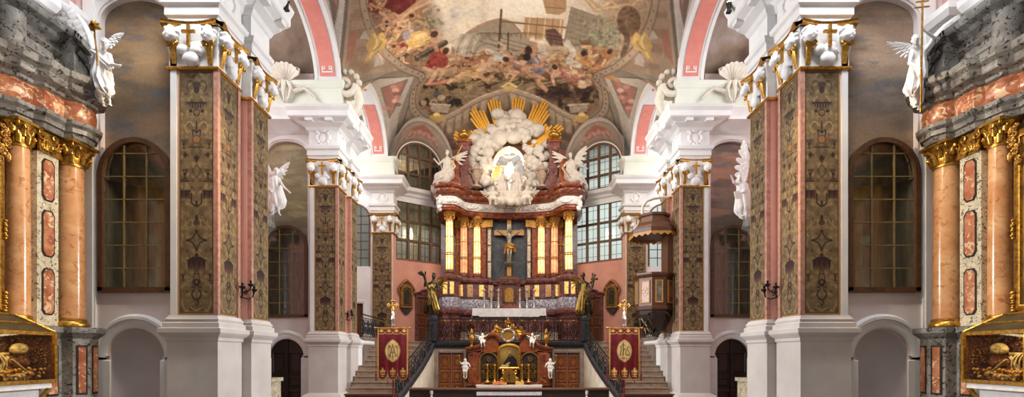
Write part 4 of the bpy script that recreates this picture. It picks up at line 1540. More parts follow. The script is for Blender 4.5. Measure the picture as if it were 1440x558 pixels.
for q in (-1, 1):
    br.tube(spiral((0, .35), .05, .34, -PI / 2, 1.25, 22, lambda x, z: (x, q * .12, z)), [.05 + .06 * i / 22 for i in range(23)], 7)
br.tube([(.3, 0, .3), (.42, 0, -.1), (.3, 0, -.45), (.05, 0, -.6)], [.16, .15, .12, .06], 8)
br.ball((0, 0, .35), .12)
for i in range(5):
    a = .2 + i * .5
    br.ball((.42 * math.cos(a), 0, .38 + .42 * math.sin(a)), (.1, .14, .1), 8, 6)
b0 = br.build('stucco_bracket', M['creamstucco'], None, 60)
tag(b0, 'curling stucco bracket at the left spring of the painted vault', 'bracket')
b0.location = (-6.75, 20.7, 12.75)
b0.scale = (1.25, 1.25, 1.35)
b1 = b0.copy()
COL.objects.link(b1)
b1.location = (6.75, 20.7, 12.75)
b1.scale = (-1.25, 1.25, 1.35)
b1['label'] = 'curling stucco bracket at the right spring of the painted vault'
# ================================================================ embroidered hangings on the piers
tb, TU, TV = sheet(.874, 5.88, 58, 372)
tx, ty = (TU - .5) * 51, 97 + TV * 346
tc = Canvas(tx, ty, '#7c6646', .9)
g1 = vnoise(tx, ty, .12, 21)
tc.put(np.clip((g1 - .45) * 5, 0, 1), '#6a5539', .7)
DK, RD, LT, MD = '#2f1f1e', '#55291f', '#a58c62', '#4f3a28'


def mm(fn):
    fn(1)
    fn(-1)


# scrolls over the whole ground
rt = random.Random(4)
for v in range(102, 440, 9):
    for dx in (5, 13, 21):
        r = rt.uniform(2.6, 4.6)
        a0, tn = rt.uniform(0, 6.28), rt.choice([-1.3, 1.3, -1., 1.])
        y0 = v + rt.uniform(-4, 4)
        c1 = rt.choice([LT, LT, MD, '#8d7a60'])

        def sc(q, dx=dx, y0=y0, r=r, a0=a0, tn=tn, c1=c1):
            p = spiral((dx, y0), .8, r, a0, tn, 14, lambda a, b: (q * a, b))
            tc.line(p, .9, c1, .75)
            tc.ell(p[0][0], p[0][1], 1.3, 1.3, c1, .8)
            e = p[-1]
            tc.ell(e[0], e[1], 1.8, .9, c1, .8, rt.uniform(0, 3))
        mm(sc)


def valance(x, y, w, h, n):
    tc.poly([(x - w / 2, y), (x + w / 2, y), (x + w / 2, y + h * .45), (x - w / 2, y + h * .45)], DK)
    for i in range(n):
        xc = x - w / 2 + w * (i + .5) / n
        tc.ell(xc, y + h * .45, w / n * .48, h * .55, RD if i % 2 else DK)
    tc.line([(x - w / 2 - .6, y), (x + w / 2 + .6, y)], 1.6, '#2c1a1a')


def urn(x, y, s):
    tc.poly([(x - 2.2 * s, y - 4 * s), (x + 2.2 * s, y - 4 * s), (x + s, y), (x - s, y)], DK)
    tc.line([(x, y), (x, y + 3 * s)], 1.4 * s, DK)
    tc.line([(x - 2.4 * s, y + 3 * s), (x + 2.4 * s, y + 3 * s)], 1.3 * s, DK)
    for k in (-1, 0, 1):
        tc.ell(x + k * 2 * s, y - 6 * s, 1.2 * s, 1.8 * s, MD)


# from the top: mask, flower basket, globe, urns, diamonds, pair of valances, bow, lozenge, baldachin with vase, pendant
tc.ell(0, 118, 6, 5, MD)
tc.ell(0, 125, 4, 5, DK, .9)
mm(lambda q: tc.line(bez([(q * 2, 118), (q * 9, 112), (q * 14, 120), (q * 11, 127)]), 1.6, DK, .8))
mm(lambda q: tc.line(bez([(q * 6, 134), (q * 10, 138), (q * 11, 143)]), 1.8, LT))
tc.poly([(-12, 143), (12, 143), (8, 151), (-8, 151)], DK)
tc.line([(-13, 143), (13, 143)], 2.2, DK)
for k in range(5):
    tc.line([(-8 + k * 4, 145), (-7 + k * 3.5, 150)], .8, LT, .7)
tc.ring(0, 157, 4.4, 1.6, DK)
mm(lambda q: tc.ell(q * 8, 155, 2.6, 2.6, DK))
mm(lambda q: tc.line(bez([(q * 3, 176), (q * 10, 170), (q * 16, 178), (q * 12, 186)]), 1.6, LT))
tc.line([(0, 170), (0, 186)], 2, DK)
mm(lambda q: tc.line(bez([(0, 186), (q * 5, 182), (q * 5, 190)]), 1.8, DK))
tc.ell(0, 195, 5.5, 5, '#9a6a3a')
tc.ring(0, 195, 5.5, 1.2, DK)
tc.line([(-10, 206), (10, 206)], 2, DK)
mm(lambda q: urn(q * 18, 204, 1.1))
tc.poly([(0, 216), (4.2, 222), (0, 228), (-4.2, 222)], DK)
mm(lambda q: tc.poly([(q * 16, 212), (q * 19, 217), (q * 16, 222), (q * 13, 217)], DK))
mm(lambda q: urn(q * 16, 247, 1.3))
mm(lambda q: tc.line([(q * 11, 254), (q * 22, 254)], 2.4, DK))
tc.line(bez([(-6, 240), (0, 232), (6, 240), (0, 248), (-6, 240)]), 1.5, MD)
valance(-16, 268, 14, 12, 4)
valance(16, 268, 14, 12, 4)
mm(lambda q: tc.line(bez([(q * 7, 272), (q * 7, 284), (q * 4, 288), (0, 290)]), 2.4, DK))
tc.line([(0, 283), (0, 287)], 3, DK)
tc.ell(0, 313, 5, 4, MD)
tc.line([(0, 304), (0, 308)], 4, DK)
mm(lambda q: tc.line(bez([(q * 5, 313), (q * 9, 309), (q * 15, 316), (q * 15, 309)]), 1.2, LT))
for a, b in (((0, 325), (13, 338)), ((13, 338), (0, 351))):
    mm(lambda q, a=a, b=b: tc.line(bez([(q * a[0], a[1]), (q * 5.5, 338 + (-3.4 if a[1] < 330 else 3.4)), (q * b[0], b[1])]), 2, DK))
mm(lambda q: tc.ell(q * 13, 338, 2, 2, DK))
tc.ell(0, 351, 2.2, 2.2, DK)
tc.ell(0, 325, 2, 2, DK)
valance(0, 366, 25, 13, 7)
tc.poly([(-12, 366), (-6, 361), (6, 361), (12, 366)], DK)
tc.ell(0, 359, 2.4, 2.4, DK)
mm(lambda q: tc.line([(q * 1.2, 378), (q * 6.5, 402)], 1.3, DK))
for k in (386, 394):
    tc.line([(-4.5, k), (4.5, k)], 1., DK)
tc.ell(0, 398, 5, 5.5, DK)
tc.ell(0, 397, 2, 2.4, '#8b5a40')
mm(lambda q: tc.line([(q * 3, 404), (q * 7, 404)], 2.2, DK))
mm(lambda q: urn(q * 19, 392, .9))
mm(lambda q: tc.line(bez([(q * 4, 410), (q * 6.5, 414), (q * 4, 420), (0, 422)]), 2, DK))
tc.line(bez([(0, 422), (3, 427), (0, 431), (-2, 428)]), 1.6, DK)
mm(lambda q: tc.line(bez([(0, 438), (q * 7, 434), (q * 15, 438), (q * 19, 430)]), 1.8, LT))
mm(lambda q: tc.ell(q * 9, 436, 2.5, 1.5, MD))
# gold border
e = np.minimum(np.minimum(tx + 25.5, 25.5 - tx), np.minimum(ty - 97, 443 - ty))
tc.put(np.clip(2.6 - e, 0, 1), '#a9894f')
tc.put(np.clip(1.2 - np.abs(e - 2.6), 0, 1), '#5a3d25', .9)
tc.C *= .86
tc.C *= (1 + .18 * (vnoise(tx, ty, .5, 31, 2) - .5))[:, None]
t0 = tb.build('tapestry', M['weave'], None, paint=tc.rgba())
first = True
for s, sd in SIDES:
    for Y0, wh in ((12.0, 'nearest'), (20.4, 'second')):
        rz = PI / 2 if s < 0 else -PI / 2
        for k, (loc, r, w, txt) in enumerate((
                ((s * 7.525, Y0 - .006, 3.06), 0, 1., 'embroidered tapestry hanging on the front face of the %s %s pier, facing the entrance'),
                ((s * 7.044, Y0 + .48, 3.06), rz, .9, 'tapestry on the nave side of the %s %s pier, nearer its front corner'),
                ((s * 6.974, Y0 + 1.95, 3.06), rz, .97, 'tapestry on the nave side of the %s %s pier, farther from its front corner'))):
            o = t0 if first else t0.copy()
            if not first:
                COL.objects.link(o)
            first = False
            o.location, o.rotation_euler, o.scale = loc, (0, 0, r), (w, 1, 1)
            tag(o, txt % (wh, sd), 'tapestry', 'embroidered tapestries on the piers')
    o = t0.copy()
    COL.objects.link(o)
    o.location, o.scale = (s * 7.2, 28.194, 3.06), (1.25, 1, 1)
    tag(o, 'grey-brown embroidered tapestry on the %s' % ('far left pier beside the apse' if s < 0 else 'far right pier behind the pulpit'), 'tapestry', 'embroidered tapestries on the piers')

# ---- wrought-iron candle brackets
sc = thing('candle_sconce', 'black wrought iron candle sconce on the nearest left pier between two tapestries', 'sconce', group='iron sconces on the piers')
bp = MB().box(-.03, .03, -.03, 0, -.3, .3)
bp.tube([(0, -.02, -.3), (.03, -.03, -.42), (0, -.02, -.5)], .02, 6)
for k in range(4):
    bp.ball((.035 * (-1) ** k, -.04, -.28 - .06 * k), .035, 6, 5)
bp.build('back_plate', M['iron'], sc)
for q in (-1, 1):
    ar = MB()
    ar.tube(bez([(0, -.03, -.05), (q * .1, -.12, -.16), (q * .26, -.26, -.12), (q * .3, -.3, .06)]) if False else [(0, -.03, -.05), (q * .06, -.1, -.14), (q * .16, -.2, -.17), (q * .26, -.28, -.1), (q * .3, -.3, .04)], .018, 6)
    ar.tube(spiral((q * .14, .02), .02, .1, 0, q * 1.3, 14, lambda a, b: (a, -.14, b)), .014, 5)
    arm = ar.build('arm', M['iron'], sc, 60)
    MB().lathe([(0, .03), (.03, .04), (.06, .07), (.085, .1), (.08, .11), (.03, .1), (.028, .2), (.02, .2), (0, .19)], (q * .3, -.3, 0), 10).build('drip_pan', M['iron'], arm, 60)
mid = MB().tube([(0, -.03, 0), (0, -.2, -.02), (0, -.34, .06), (0, -.36, .16)], .018, 6).build('arm', M['iron'], sc, 60)
MB().lathe([(0, .13), (.03, .14), (.06, .17), (.085, .2), (.08, .21), (.03, .2), (.028, .3), (.02, .3), (0, .29)], (0, -.36, 0), 10).build('drip_pan', M['iron'], mid, 60)
sc.location, sc.rotation_euler = (-7.2, 13.18, 3.75), (0, 0, PI / 2)
for loc, rz, lb in (((7.2, 13.18, 3.75), -PI / 2, 'black wrought iron candle sconce on the nearest right pier between two tapestries'),
                    ((-7.2, 21.58, 3.75), PI / 2, 'black wrought iron candle sconce on the second left pier above the stairs')):
    c = copy_tree(sc)
    c.location, c.rotation_euler = loc, (0, 0, rz)
    c['label'] = lb
M['carved'] = mat_noise('gilded_carved_wood', [(.3, '#6b4420'), (.7, '#a67a3c')], 10, 4, .45, metal=.25, bump=.1)
M['inlaydoor'] = mat_noise('door_inlay', [(.3, '#8a5024'), (.7, '#b8783a')], 8, 4, .4)
# ================================================================ raised choir, stairs, railings
ST = 2.74                                     # choir floor
slab('floor', M['floorstone'], -6.7, 6.7, 25.0, 31.1, 2.4, ST, label='floor of the raised choir')
XN = 3.8                                      # newels
fw = lambda a, b, w: (a, 25.0 - w, b)
DOORS = ((-2.92, 'left'), (2.92, 'right'))
holes = [[(c - .64, 0.02), (c + .64, 0.02), (c + .64, 2.2), (c - .64, 2.2)] for c, _ in DOORS]
struct(MB().panel([(-4.0, 0), (4.0, 0), (4.0, 2.45), (-4.0, 2.45)], holes, fw, 0, .15).build('wall_front', M['creamwall']), 'front wall under the raised choir')
for s, side in SIDES:
    struct(MB().prism([(4.0, 0), (6.8, 0), (6.8, 2.45), (4.0, 2.45)], lambda a, b, w: (s * a, w, b), 25.0, 25.1).build('wall_front', M['creamwall']), 'wall behind the %s stairs' % side)
struct(MB().sweep([(4.05, 25.0), (-4.05, 25.0)], [(0, 2.42), (.05, 2.42), (.06, 2.5), (.14, 2.55), (.16, 2.62), (.16, 2.72), (.1, 2.78), (-.2, 2.78)]).build('trim_front', M['blackstone']),
       'black stone cornice of the raised choir')
for i, (c, side) in enumerate(DOORS):
    d = struct(empty('door_%d' % (5 + i)), 'inlaid walnut double door under the choir, %s of the low altar' % side)
    fr = MB().sweep([(c - .64, 0.02), (c - .64, 2.2), (c + .64, 2.2), (c + .64, 0.02)], [(0, -.14), (0, .05), (.05, .07), (.12, .05), (.18, .06), (.18, 0)], fw)
    fr.build('door_frame', M['frame_stone'], d)
    for q in (-1, 1):
        x0, x1 = c + (0 if q > 0 else -.63), c + (.63 if q > 0 else 0)
        lf = MB().box(x0 + .005, x1 - .005, 25.1, 25.14, .03, 2.19)
        lf.build('leaf', M['redwood'], d)
        for z0, z1 in ((.15, .62), (.72, 1.28), (1.38, 2.05)):
            xm, zm = (x0 + x1) / 2, (z0 + z1) / 2
            pn = MB().sweep([(x0 + .08, z0), (x1 - .08, z0), (x1 - .08, z1), (x0 + .08, z1)], [(0, -.1), (0, -.08), (.03, -.07), (.05, -.095)], fw, closed=True)
            hp = []
            for k in range(8):
                a = PI / 8 + k * PI / 4
                hp.append((xm + .1 * math.cos(a), zm + .14 * math.sin(a)))
            pn.prism(hp, fw, -.1, -.088)
            pn.prism([(xm - .19, zm), (xm, zm - .02), (xm + .19, zm), (xm, zm + .02)], fw, -.1, -.089)
            pn.prism([(xm, zm - .24), (xm + .02, zm), (xm, zm + .24), (xm - .02, zm)], fw, -.1, -.089)
            pn.build('inlaid_panel', M['inlaydoor'], d)

# stringer line of the right stairs: (u, Y, Z) from the newel to the floor
STR = [Vector(p) for p in ((3.78, 25.0, 2.62), (3.88, 24.3, 2.16), (4.08, 23.3, 1.52), (4.28, 22.1, .95), (4.46, 20.9, .46), (4.58, 20.1, .14))]


def catmull(pts, n=8):
    return [Vector(p) for p in bez([tuple(p) for p in pts], n)]


STRC = catmull(STR, 8)


def on_string(t):
    k = t * (len(STRC) - 1)
    i = min(int(k), len(STRC) - 2)
    return STRC[i].lerp(STRC[i + 1], k - i)


def scroll_panel(fn, rich=False):
    """one panel of scrollwork in the square 0..1 x 0..1 mapped by fn"""
    mb = MB()
    T = lambda pts, r=.017: mb.tube([fn(a, b) for a, b in pts], r, 4)
    T([(0, 0), (0, 1)], .022)
    for q in (-1, 1):
        for (cx, cz, r, a0, tn) in ((.27, .74, .17, 0, 1.3), (.27, .26, .17, PI, -1.3), (.16, .5, .1, 0, 1.1)):
            T([(.5 + q * (x - .5), z) for x, z in spiral((cx, cz), .02, r, a0, tn, 15, lambda a, b: (a, b))])
        T([(.5 + q * x, z) for x, z in ((.03, .5), (.2, .62), (.04, .9))])
        T([(.5 + q * x, z) for x, z in ((.03, .5), (.2, .38), (.04, .1))])
    T([(.5, 0), (.5, .28), (.42, .5), (.5, .72), (.5, 1)])
    T([(.5, .28), (.58, .5), (.5, .72)])
    for a, b in ((.5, .5), (.27, .74), (.73, .74), (.27, .26), (.73, .26)):
        mb.ball(fn(a, b), .028, 6, 4)
    return mb


rail = thing('choir_railing', 'black wrought iron railing with scrolls across the front of the raised choir', 'railing', (0, 24.95, ST))
for z, r in ((.06, .02), (.95, .016), (1.14, .03)):
    MB().tube([(-XN + .25, 0, z), (XN - .25, 0, z)], r, 6).build('rail_bar', M['iron'], rail)
npan = 11
w = (2 * XN - .5) / npan
p0 = scroll_panel(lambda a, b: (a * w, 0, .06 + .89 * b)).build('scroll_panel', M['iron'], rail)
fr0 = MB()
for k in range(2):
    fr0.tube(spiral((w * (.27 + .46 * k), 1.045), .01, .07, 0, 1.2 * (-1) ** k, 12, lambda a, b: (a, 0, b)), .012, 4)
fr0.ball((w / 2, -.01, 1.045), (.06, .03, .05), 8, 5)
f0 = fr0.build('gilt_frieze', M['oldgold'], rail)
for k in range(npan):
    for o in (p0, f0):
        c = o if k == 0 else o.copy()
        if k:
            COL.objects.link(c)
            c.parent = rail
        c.location = (-XN + .25 + k * w, 0, 0)
for s, side in SIDES:
    # newel of black stone
    nw = thing('newel_post', 'black stone newel post carrying the %s gilded angel' % side, 'newel post', (s * XN, 24.95, ST), group='newel posts of the choir railing')
    MB().box(-.22, .22, -.22, .22, .02, .16).box(-.18, .18, -.18, .18, .16, 1.05).build('post', M['blackstone'], nw)
    MB().box(-.22, .22, -.22, .22, 1.05, 1.1).box(-.25, .25, -.25, .25, 1.1, 1.19).build('post_cap', M['blackstone'], nw)
    # stair railing
    sr = thing('stair_railing', 'curved black iron railing sweeping down the %s stairs' % side, 'railing', (0, 0, 0), group='stair railings')
    N = 40
    pts = [on_string(i / N) for i in range(N + 1)]
    for z, r in ((.12, .018), (1.0, .016), (1.15, .035)):
        MB().tube([(s * p.x, p.y, p.z + z) for p in pts], r, 6).build('rail_bar', M['iron'], sr)
    for k in range(8):
        fn = lambda a, b, k=k: (lambda p: (s * p.x, p.y, p.z + .12 + .88 * b))(on_string((k + a) / 8))
        scroll_panel(fn).build('scroll_panel', M['iron'], sr)
    e = on_string(1.)
    MB().tube(spiral((e.y - .12, e.z + 1.05), .03, .16, PI / 2, -1.2, 14, lambda a, b: (s * e.x, a, b)), .03, 6).tube([(s * e.x, e.y, .02), (s * e.x, e.y, e.z + 1.15)], .03, 6).build('end_scroll', M['iron'], sr)
    # stairs
    stn = thing('staircase', 'beige stone staircase rising to the choir on the %s behind a red banner' % side, 'stairs', (0, 0, 0), group='stairs to the choir')
    NS = 12
    for k in range(NS):
        y0, y1 = 20.55 + k * (25.0 - 20.55) / NS, 25.0 if True else 0
        z = ST * (k + 1) / NS
        # inner edge at the stringer for that depth
        ui = min(STRC, key=lambda p: abs(p.y - y0)).x + .06
        uo = 6.86
        mb = MB().prism([(ui, y0), (uo, y0), (uo, 25.0), (ui, 25.0)], fs(s), z - ST / NS, z - .05)
        mb.prism([(ui, y0 - .05), (uo, y0 - .05), (uo, 25.0), (ui, 25.0)], fs(s), z - .05, z)
        mb.build('step', M['stone'], stn)
    # black stringer and cream wall below it
    sm = MB()
    rows = []
    for p in STRC:
        rows += [(s * (p.x - .1), p.y, p.z - .1), (s * (p.x - .1), p.y, p.z + .14), (s * (p.x - .04), p.y, p.z + .2), (s * (p.x + .12), p.y, p.z + .2), (s * (p.x + .12), p.y, p.z - .1)]
    sm.add(rows, [(i * 5 + j, i * 5 + (j + 1) % 5, i * 5 + 5 + (j + 1) % 5, i * 5 + 5 + j) for i in range(len(STRC) - 1) for j in range(5)])
    sm.build('stringer', M['blackstone'], stn, 40)
    wm = MB()
    wm.add([v for p in STRC for v in ((s * (p.x - .04), p.y, 0), (s * (p.x - .04), p.y, max(0, p.z - .05)))], [(2 * i, 2 * i + 1, 2 * i + 3, 2 * i + 2) for i in range(len(STRC) - 1)])
    wm.build('side_wall', M['creamwall'], stn)
    # side railing on the low wall
    ar = thing('aisle_railing', 'iron scroll railing on the low wall beyond the %s stairs' % side, 'railing', (0, 0, 0), group='aisle railings')
    ln = [(7.1, 25.1), (7.9, 25.1)] if False else [(6.95, 23.4), (6.95, 27.9)]
    for z, r in ((2.96, .018), (3.85, .016), (4.0, .03)):
        MB().tube([(s * a, b, z) for a, b in ln], r, 6).build('rail_bar', M['iron'], ar)
    for k in range(6):
        scroll_panel(lambda a, b, k=k: (s * 6.95, 23.4 + (k + a) * .75, 2.96 + .88 * b)).build('scroll_panel', M['iron'], ar)

# ---- low altar between the two walnut doors
la = thing('low_altar', 'small baroque altar of reddish wood and gold in front of the choir wall', 'altar', (0, 24.3, 0))
lx = lambda px: (px - CX) * 24.3 / F
lz = lambda py: EYE + (HY - py) * 24.3 / F
g = lambda a, b, w: (a, -w, b)
MB().box(-2.1, 2.1, -.1, .68, 0, 2.2).build('back_board', M['darkwood'], la)
for q in (-1, 1):
    MB().prism([(q * 1.38, .7), (q * 1.98, .7), (q * 1.98, 2.16), (q * 1.38, 2.28)], g, .1, .16).build('side_panel', M['rustmarble'], la)
    # curving shoulder of the pediment
    top = bez([(q * 2.1, 2.28), (q * 1.7, 2.36), (q * 1.35, 2.5), (q * 1.1, 2.86), (q * .7, 2.95), (q * .5, 2.72)])
    MB().sweep(top, [(0, -.05), (0, .3), (.05, .36), (.12, .38), (.16, .3), (.16, -.05)], g, side=-q, caps=True).build('pediment', M['rustmarble'], la, 40)
    MB().prism(top + [(q * .5, 2.2), (q * 2.1, 2.2)], g, 0., .16).build('spandrel', M['redwood'], la)
    # gilded arched gate
    c, r = q * 1.0, .42
    gate = MB().sweep(arch(c, .72, 1.75, r, 16), [(0, .1), (0, .2), (.05, .2), (.05, .1)], g, side=1).build('gate_frame', M['gold'], la)
    gm = MB()
    for (x, z, rr_, a0, tn) in ((-.18, 1.05, .15, 0, 1.4), (.18, 1.05, .15, PI, -1.4), (-.16, 1.5, .14, PI, -1.4), (.16, 1.5, .14, 0, 1.4), (0, 1.85, .13, 0, 1.4), (0, 1.27, .1, 0, 1.4), (-.27, 1.28, .08, 0, 1.2), (.27, 1.28, .08, PI, -1.2)):
        gm.tube(spiral((c + x, z), .02, rr_, a0, tn, 16, lambda a, b: (a, -.16, b)), .026, 5)
    for x in (-.38, 0, .38):
        gm.tube([(c + x, -.15, .75), (c + x, -.15, 1.8)], .014, 5)
    gm.build('grille', M['gold'], gate)
# altar table with its cloth
MB().box(-1.5, 1.5, -.75, -.12, 0, .58).build('altar_table', M['redwood'], la)
MB().box(-2.1, 2.1, -.14, .02, .58, .75).build('ledge', M['rustmarble'], la)
cl_ = MB().box(-1.58, 1.58, -.8, -.1, .6, .635)
for i in range(30):
    x = -1.55 + i * .1034
    cl_.prism([(x, .62), (x + .1, .62), (x + .1, .52), (x + .05, .46), (x, .52)], g, .8, .81)
tag(cl_.build('altar_cloth', M['linen'], None, loc=(0, 24.3, 0)), 'white lace-edged cloth on the low altar table', 'altar cloth')
fr = MB().box(-1.45, 1.45, -.765, -.75, .05, .57)
for i in range(14):
    x = -1.35 + i * .2077
    fr.tube(spiral((x, .32), .02, .1, 0, 1.3 * (-1) ** i, 12, lambda a, b: (a, -.775, b)), .018, 5)
fr.build('frontal', M['goldcloth'], la)

# portrait of a bearded monk in a gilded frame
po = thing('portrait_painting', 'oil portrait of a bearded man in black, gilded arched frame, on the low altar', 'painting', (0, 24.08, 0))
ow = [(-.5, 1.42), (.5, 1.42), (.5, 2.3)] + [(.5 * math.cos(a), 2.3 + .26 * math.sin(a)) for a in np.linspace(.15, PI - .15, 14)] + [(-.5, 2.3)]
MB().sweep(ow, [(-.06, 0), (-.06, .06), (-.02, .09), (.06, .07), (.08, 0)], g, closed=True, side=-1).build('picture_frame', M['gold'], po, 50)
nx, nz = 60, 66
Ux, Vz = np.meshgrid(np.linspace(-.45, .45, nx), np.linspace(1.45, 2.53, nz))
k_ = Canvas(Ux, Vz, '#6f5a2c', .02)
k_.put(np.clip(1 - np.hypot(k_.U + .22, k_.V - 2.15) / .5, 0, 1), '#a8893f', .9)
k_.poly([(-.2, 1.45), (-.3, 1.62), (-.12, 1.9), (-.02, 2.02), (.2, 2.03), (.36, 1.85), (.42, 1.45)], '#1d1511')
k_.ell(.07, 2.18, .1, .14, '#b98d5f').ell(.05, 2.07, .08, .08, '#5a4a38').ell(.09, 2.28, .09, .05, '#8d6a46').ell(.14, 2.16, .03, .12, '#4a3424', .7)
k_.line([(.02, 2.2), (.05, 2.2)], .018, '#3a2618').line([(.09, 2.2), (.12, 2.2)], .018, '#3a2618').line([(.07, 2.2), (.06, 2.13)], .015, '#8d6440')
k_.line([(-.12, 1.62), (.0, 1.68)], .09, '#b98d5f').poly([(-.4, 1.5), (-.05, 1.5), (0, 1.58), (-.35, 1.6)], '#c9b48b')
pm_ = MB()
pm_.add([(x, -.03, z) for x, z in zip(Ux.ravel(), Vz.ravel())], [(j * nx + i, j * nx + i + 1, (j + 1) * nx + i + 1, (j + 1) * nx + i) for j in range(nz - 1) for i in range(nx - 1)
        if (j + 1) / (nz - 1) * 1.08 + 1.45 < 2.3 + .25 * math.sqrt(max(0, 1 - ((Ux[0, i] + .008) / .5) ** 2))])
pm_.build('canvas', M['canvas'], po, paint=k_.rgba())
# small gilded tabernacle with a cross, candlesticks, mass cards
tb_ = thing('tabernacle', 'small gilded tabernacle with a dark cross below the portrait', 'tabernacle', (0, 24.0, .75))
MB().prism([(-.3, 0), (.3, 0), (.34, .3), (.24, .55), (.12, .62), (-.12, .62), (-.24, .55), (-.34, .3)], g, -.12, .1).build('case', M['gold'], tb_)
MB().box(-.015, .015, -.125, -.1, .1, .5).box(-.09, .09, -.125, -.1, .34, .37).build('cross', M['blackline'], tb_)
vo = MB()
for q in (-1, 1):
    vo.tube(spiral((q * .36, .12), .02, .12, 0, q * 1.3, 14, lambda a, b: (a, -.08, b)), .03, 6)
    vo.tube(spiral((q * .3, .5), .02, .09, 0, -q * 1.3, 14, lambda a, b: (a, -.08, b)), .028, 6)
vo.build('scroll', M['gold'], tb_)


def candlestick(name, label, mat, loc, h, group, base=.14, wax=.2):
    c = thing(name, label, 'candlestick', loc, 0, group)
    MB().lathe([(0, 0), (base, 0), (base, .03), (base * .55, .08), (base * .3, .14), (base * .4, h * .25), (base * .22, h * .33), (base * .42, h * .45), (base * .22, h * .56), (base * .3, h * .66),
                (base * .2, h * .72), (base * .6, h * .78), (base * .55, h * .8), (base * .2, h * .81), (0, h * .81)], n=12).build('stem', mat, c, 60)
    MB().lathe([(0, h * .8), (.022, h * .8), (.02, h * (.8 + wax)), (0, h * (.8 + wax))], n=8).build('candle', M['wax'], c, 60)
    return c


cs = candlestick('candlestick', 'gilded candlestick on the low altar, outer one on the left', M['gold'], (lx(686), 24.0, .75), 1.05, 'gilded candlesticks on the low altar', .17, .05)
for px, t in ((696, 'inner one on the left'), (734, 'inner one on the right'), (743, 'outer one on the right')):
    c = copy_tree(cs)
    c.location = (lx(px), 24.0, .75)
    c['label'] = 'gilded candlestick on the low altar, ' + t
bk = thing('missal', 'open orange book lying on the white cloth of the low altar', 'book', (-.45, 23.75, .64), .1)
MB().obox((-.17, 0, .08), (.16, 0, .03), (0, .17, .06), (-.01, 0, .02)).obox((.17, 0, .08), (.16, 0, -.03), (0, .17, .06), (.01, 0, .02)).build('pages', mat_noise('orange_leather', [(.3, '#b5633a'), (.7, '#d08a5a')], 6), bk)
MB().box(-.3, .3, -.12, .15, 0, .04).build('stand', M['wood'], bk)
cd = tag(MB().obox((.5, 23.75, .72), (.2, 0, 0), (0, .03, .09), (0, .005, -.002)).build('altar_card', M['goldcloth'], None), 'framed altar card leaning on the low altar', 'altar card')
# crowning wreath, gilt foliage, vases
cr = thing('crowning_ornament', 'silver wreath with a brown centre in gilded foliage crowning the low altar', 'ornament', (-.05, 24.2, 3.02))
wl = Clay()
rw = random.Random(8)
for i in range(26):
    a = i / 26 * 2 * PI
    wl.ell((.3 * math.cos(a), rw.uniform(-.05, 0), .3 * math.sin(a)), (rw.uniform(.06, .09),) * 3, .02)
wl.build('wreath', M['silver'], cr, .018)
MB().lathe([(0, .0), (.24, .0), (.25, -.03), (0, -.05)], n=20).xf(Matrix.Rotation(PI / 2, 4, 'X')).build('centre_disc', M['oldgold'], cr, 60)
fo = MB()
for i in range(30):
    a = rw.uniform(.0, PI)
    r0, r1 = .36, rw.uniform(.5, .95)
    e = (r1 * math.cos(a) * 1.0, 0, r1 * math.sin(a) * .72)
    b = (r0 * math.cos(a), 0, r0 * math.sin(a))
    fo.tube([b, ((b[0] + e[0]) / 2 + rw.uniform(-.06, .06), -.05, (b[2] + e[2]) / 2 + rw.uniform(-.06, .06)), e], [.035, .045, .012], 5)
    fo.ball(e, rw.uniform(.03, .06), 6, 4)
for q in (-1, 1):
    for x, z, r in ((.55, -.05, .14), (.75, .12, .12), (.62, .34, .1), (.85, -.1, .1)):
        fo.tube(spiral((q * x, z), .02, r, 0, q * 1.4, 14, lambda a, b: (a, -.04, b)), .03, 5)
fo.build('gilt_foliage', M['gold'], cr, 60)
fi = MB().lathe([(0, .55), (.14, .55), (.17, .6), (.1, .66), (.12, .72), (.04, .78), (.05, .84), (0, .88)], n=10)
fi.build('crown', M['gold'], cr, 60)
va = thing('gilded_vase', 'small gilded flame vase at the left end of the low altar pediment', 'vase', (lx(663.5), 24.2, 2.42), 0, 'gilded vases on the low altar')
MB().lathe([(0, 0), (.14, 0), (.14, .05), (.06, .12), (.05, .2), (.14, .34), (.17, .5), (.1, .62), (.06, .66), (.1, .7), (.1, .76), (.04, .9), (0, .95)], n=14).build('vase_body', M['oldgold'], va, 60)
v2 = copy_tree(va)
v2.location = (lx(768), 24.2, 2.42)
v2['label'] = 'small gilded flame vase at the right end of the low altar pediment'

# ---- communion rail in front
cm = thing('communion_rail', 'dark wooden communion rail running across in front of the low altar', 'rail', (0, 20, 0))
pts = [(-4.0 + i * .4, .12 * math.sin(PI * i / 20)) for i in range(21)]
MB().sweep([(x, -y) for x, y in pts], [(-.16, .68), (-.16, .72), (-.12, .76), (.12, .76), (.16, .72), (.16, .68), (-.16, .68)]).build('hand_rail', M['wood'], cm)
MB().sweep([(x, -y) for x, y in pts], [(-.06, .0), (-.06, .68), (.06, .68), (.06, 0)]).build('panelling', M['darkwood'], cm)
for x in (-3.1, 3.1):
    s_ = MB().lathe([(0, .05), (.07, .05), (.07, .1), (.035, .16), (.075, .3), (.05, .4), (.03, .46), (.06, .52), (.07, .6), (.07, .66), (0, .66)], (x, -.13, 0), 12)
    s_.build('carved_baluster', M['creamstucco'], cm)
lc = MB()
for i in range(36):
    x = -1.3 + i * .0722
    lc.prism([(x, .62), (x + .072, .62), (x + .072, .5), (x + .036, .44), (x, .5)], g, .2, .21)
    lc.ball((x + .036, -.215, .56), .016, 6, 4)
lc.build('lace_border', M['linen'], cm)
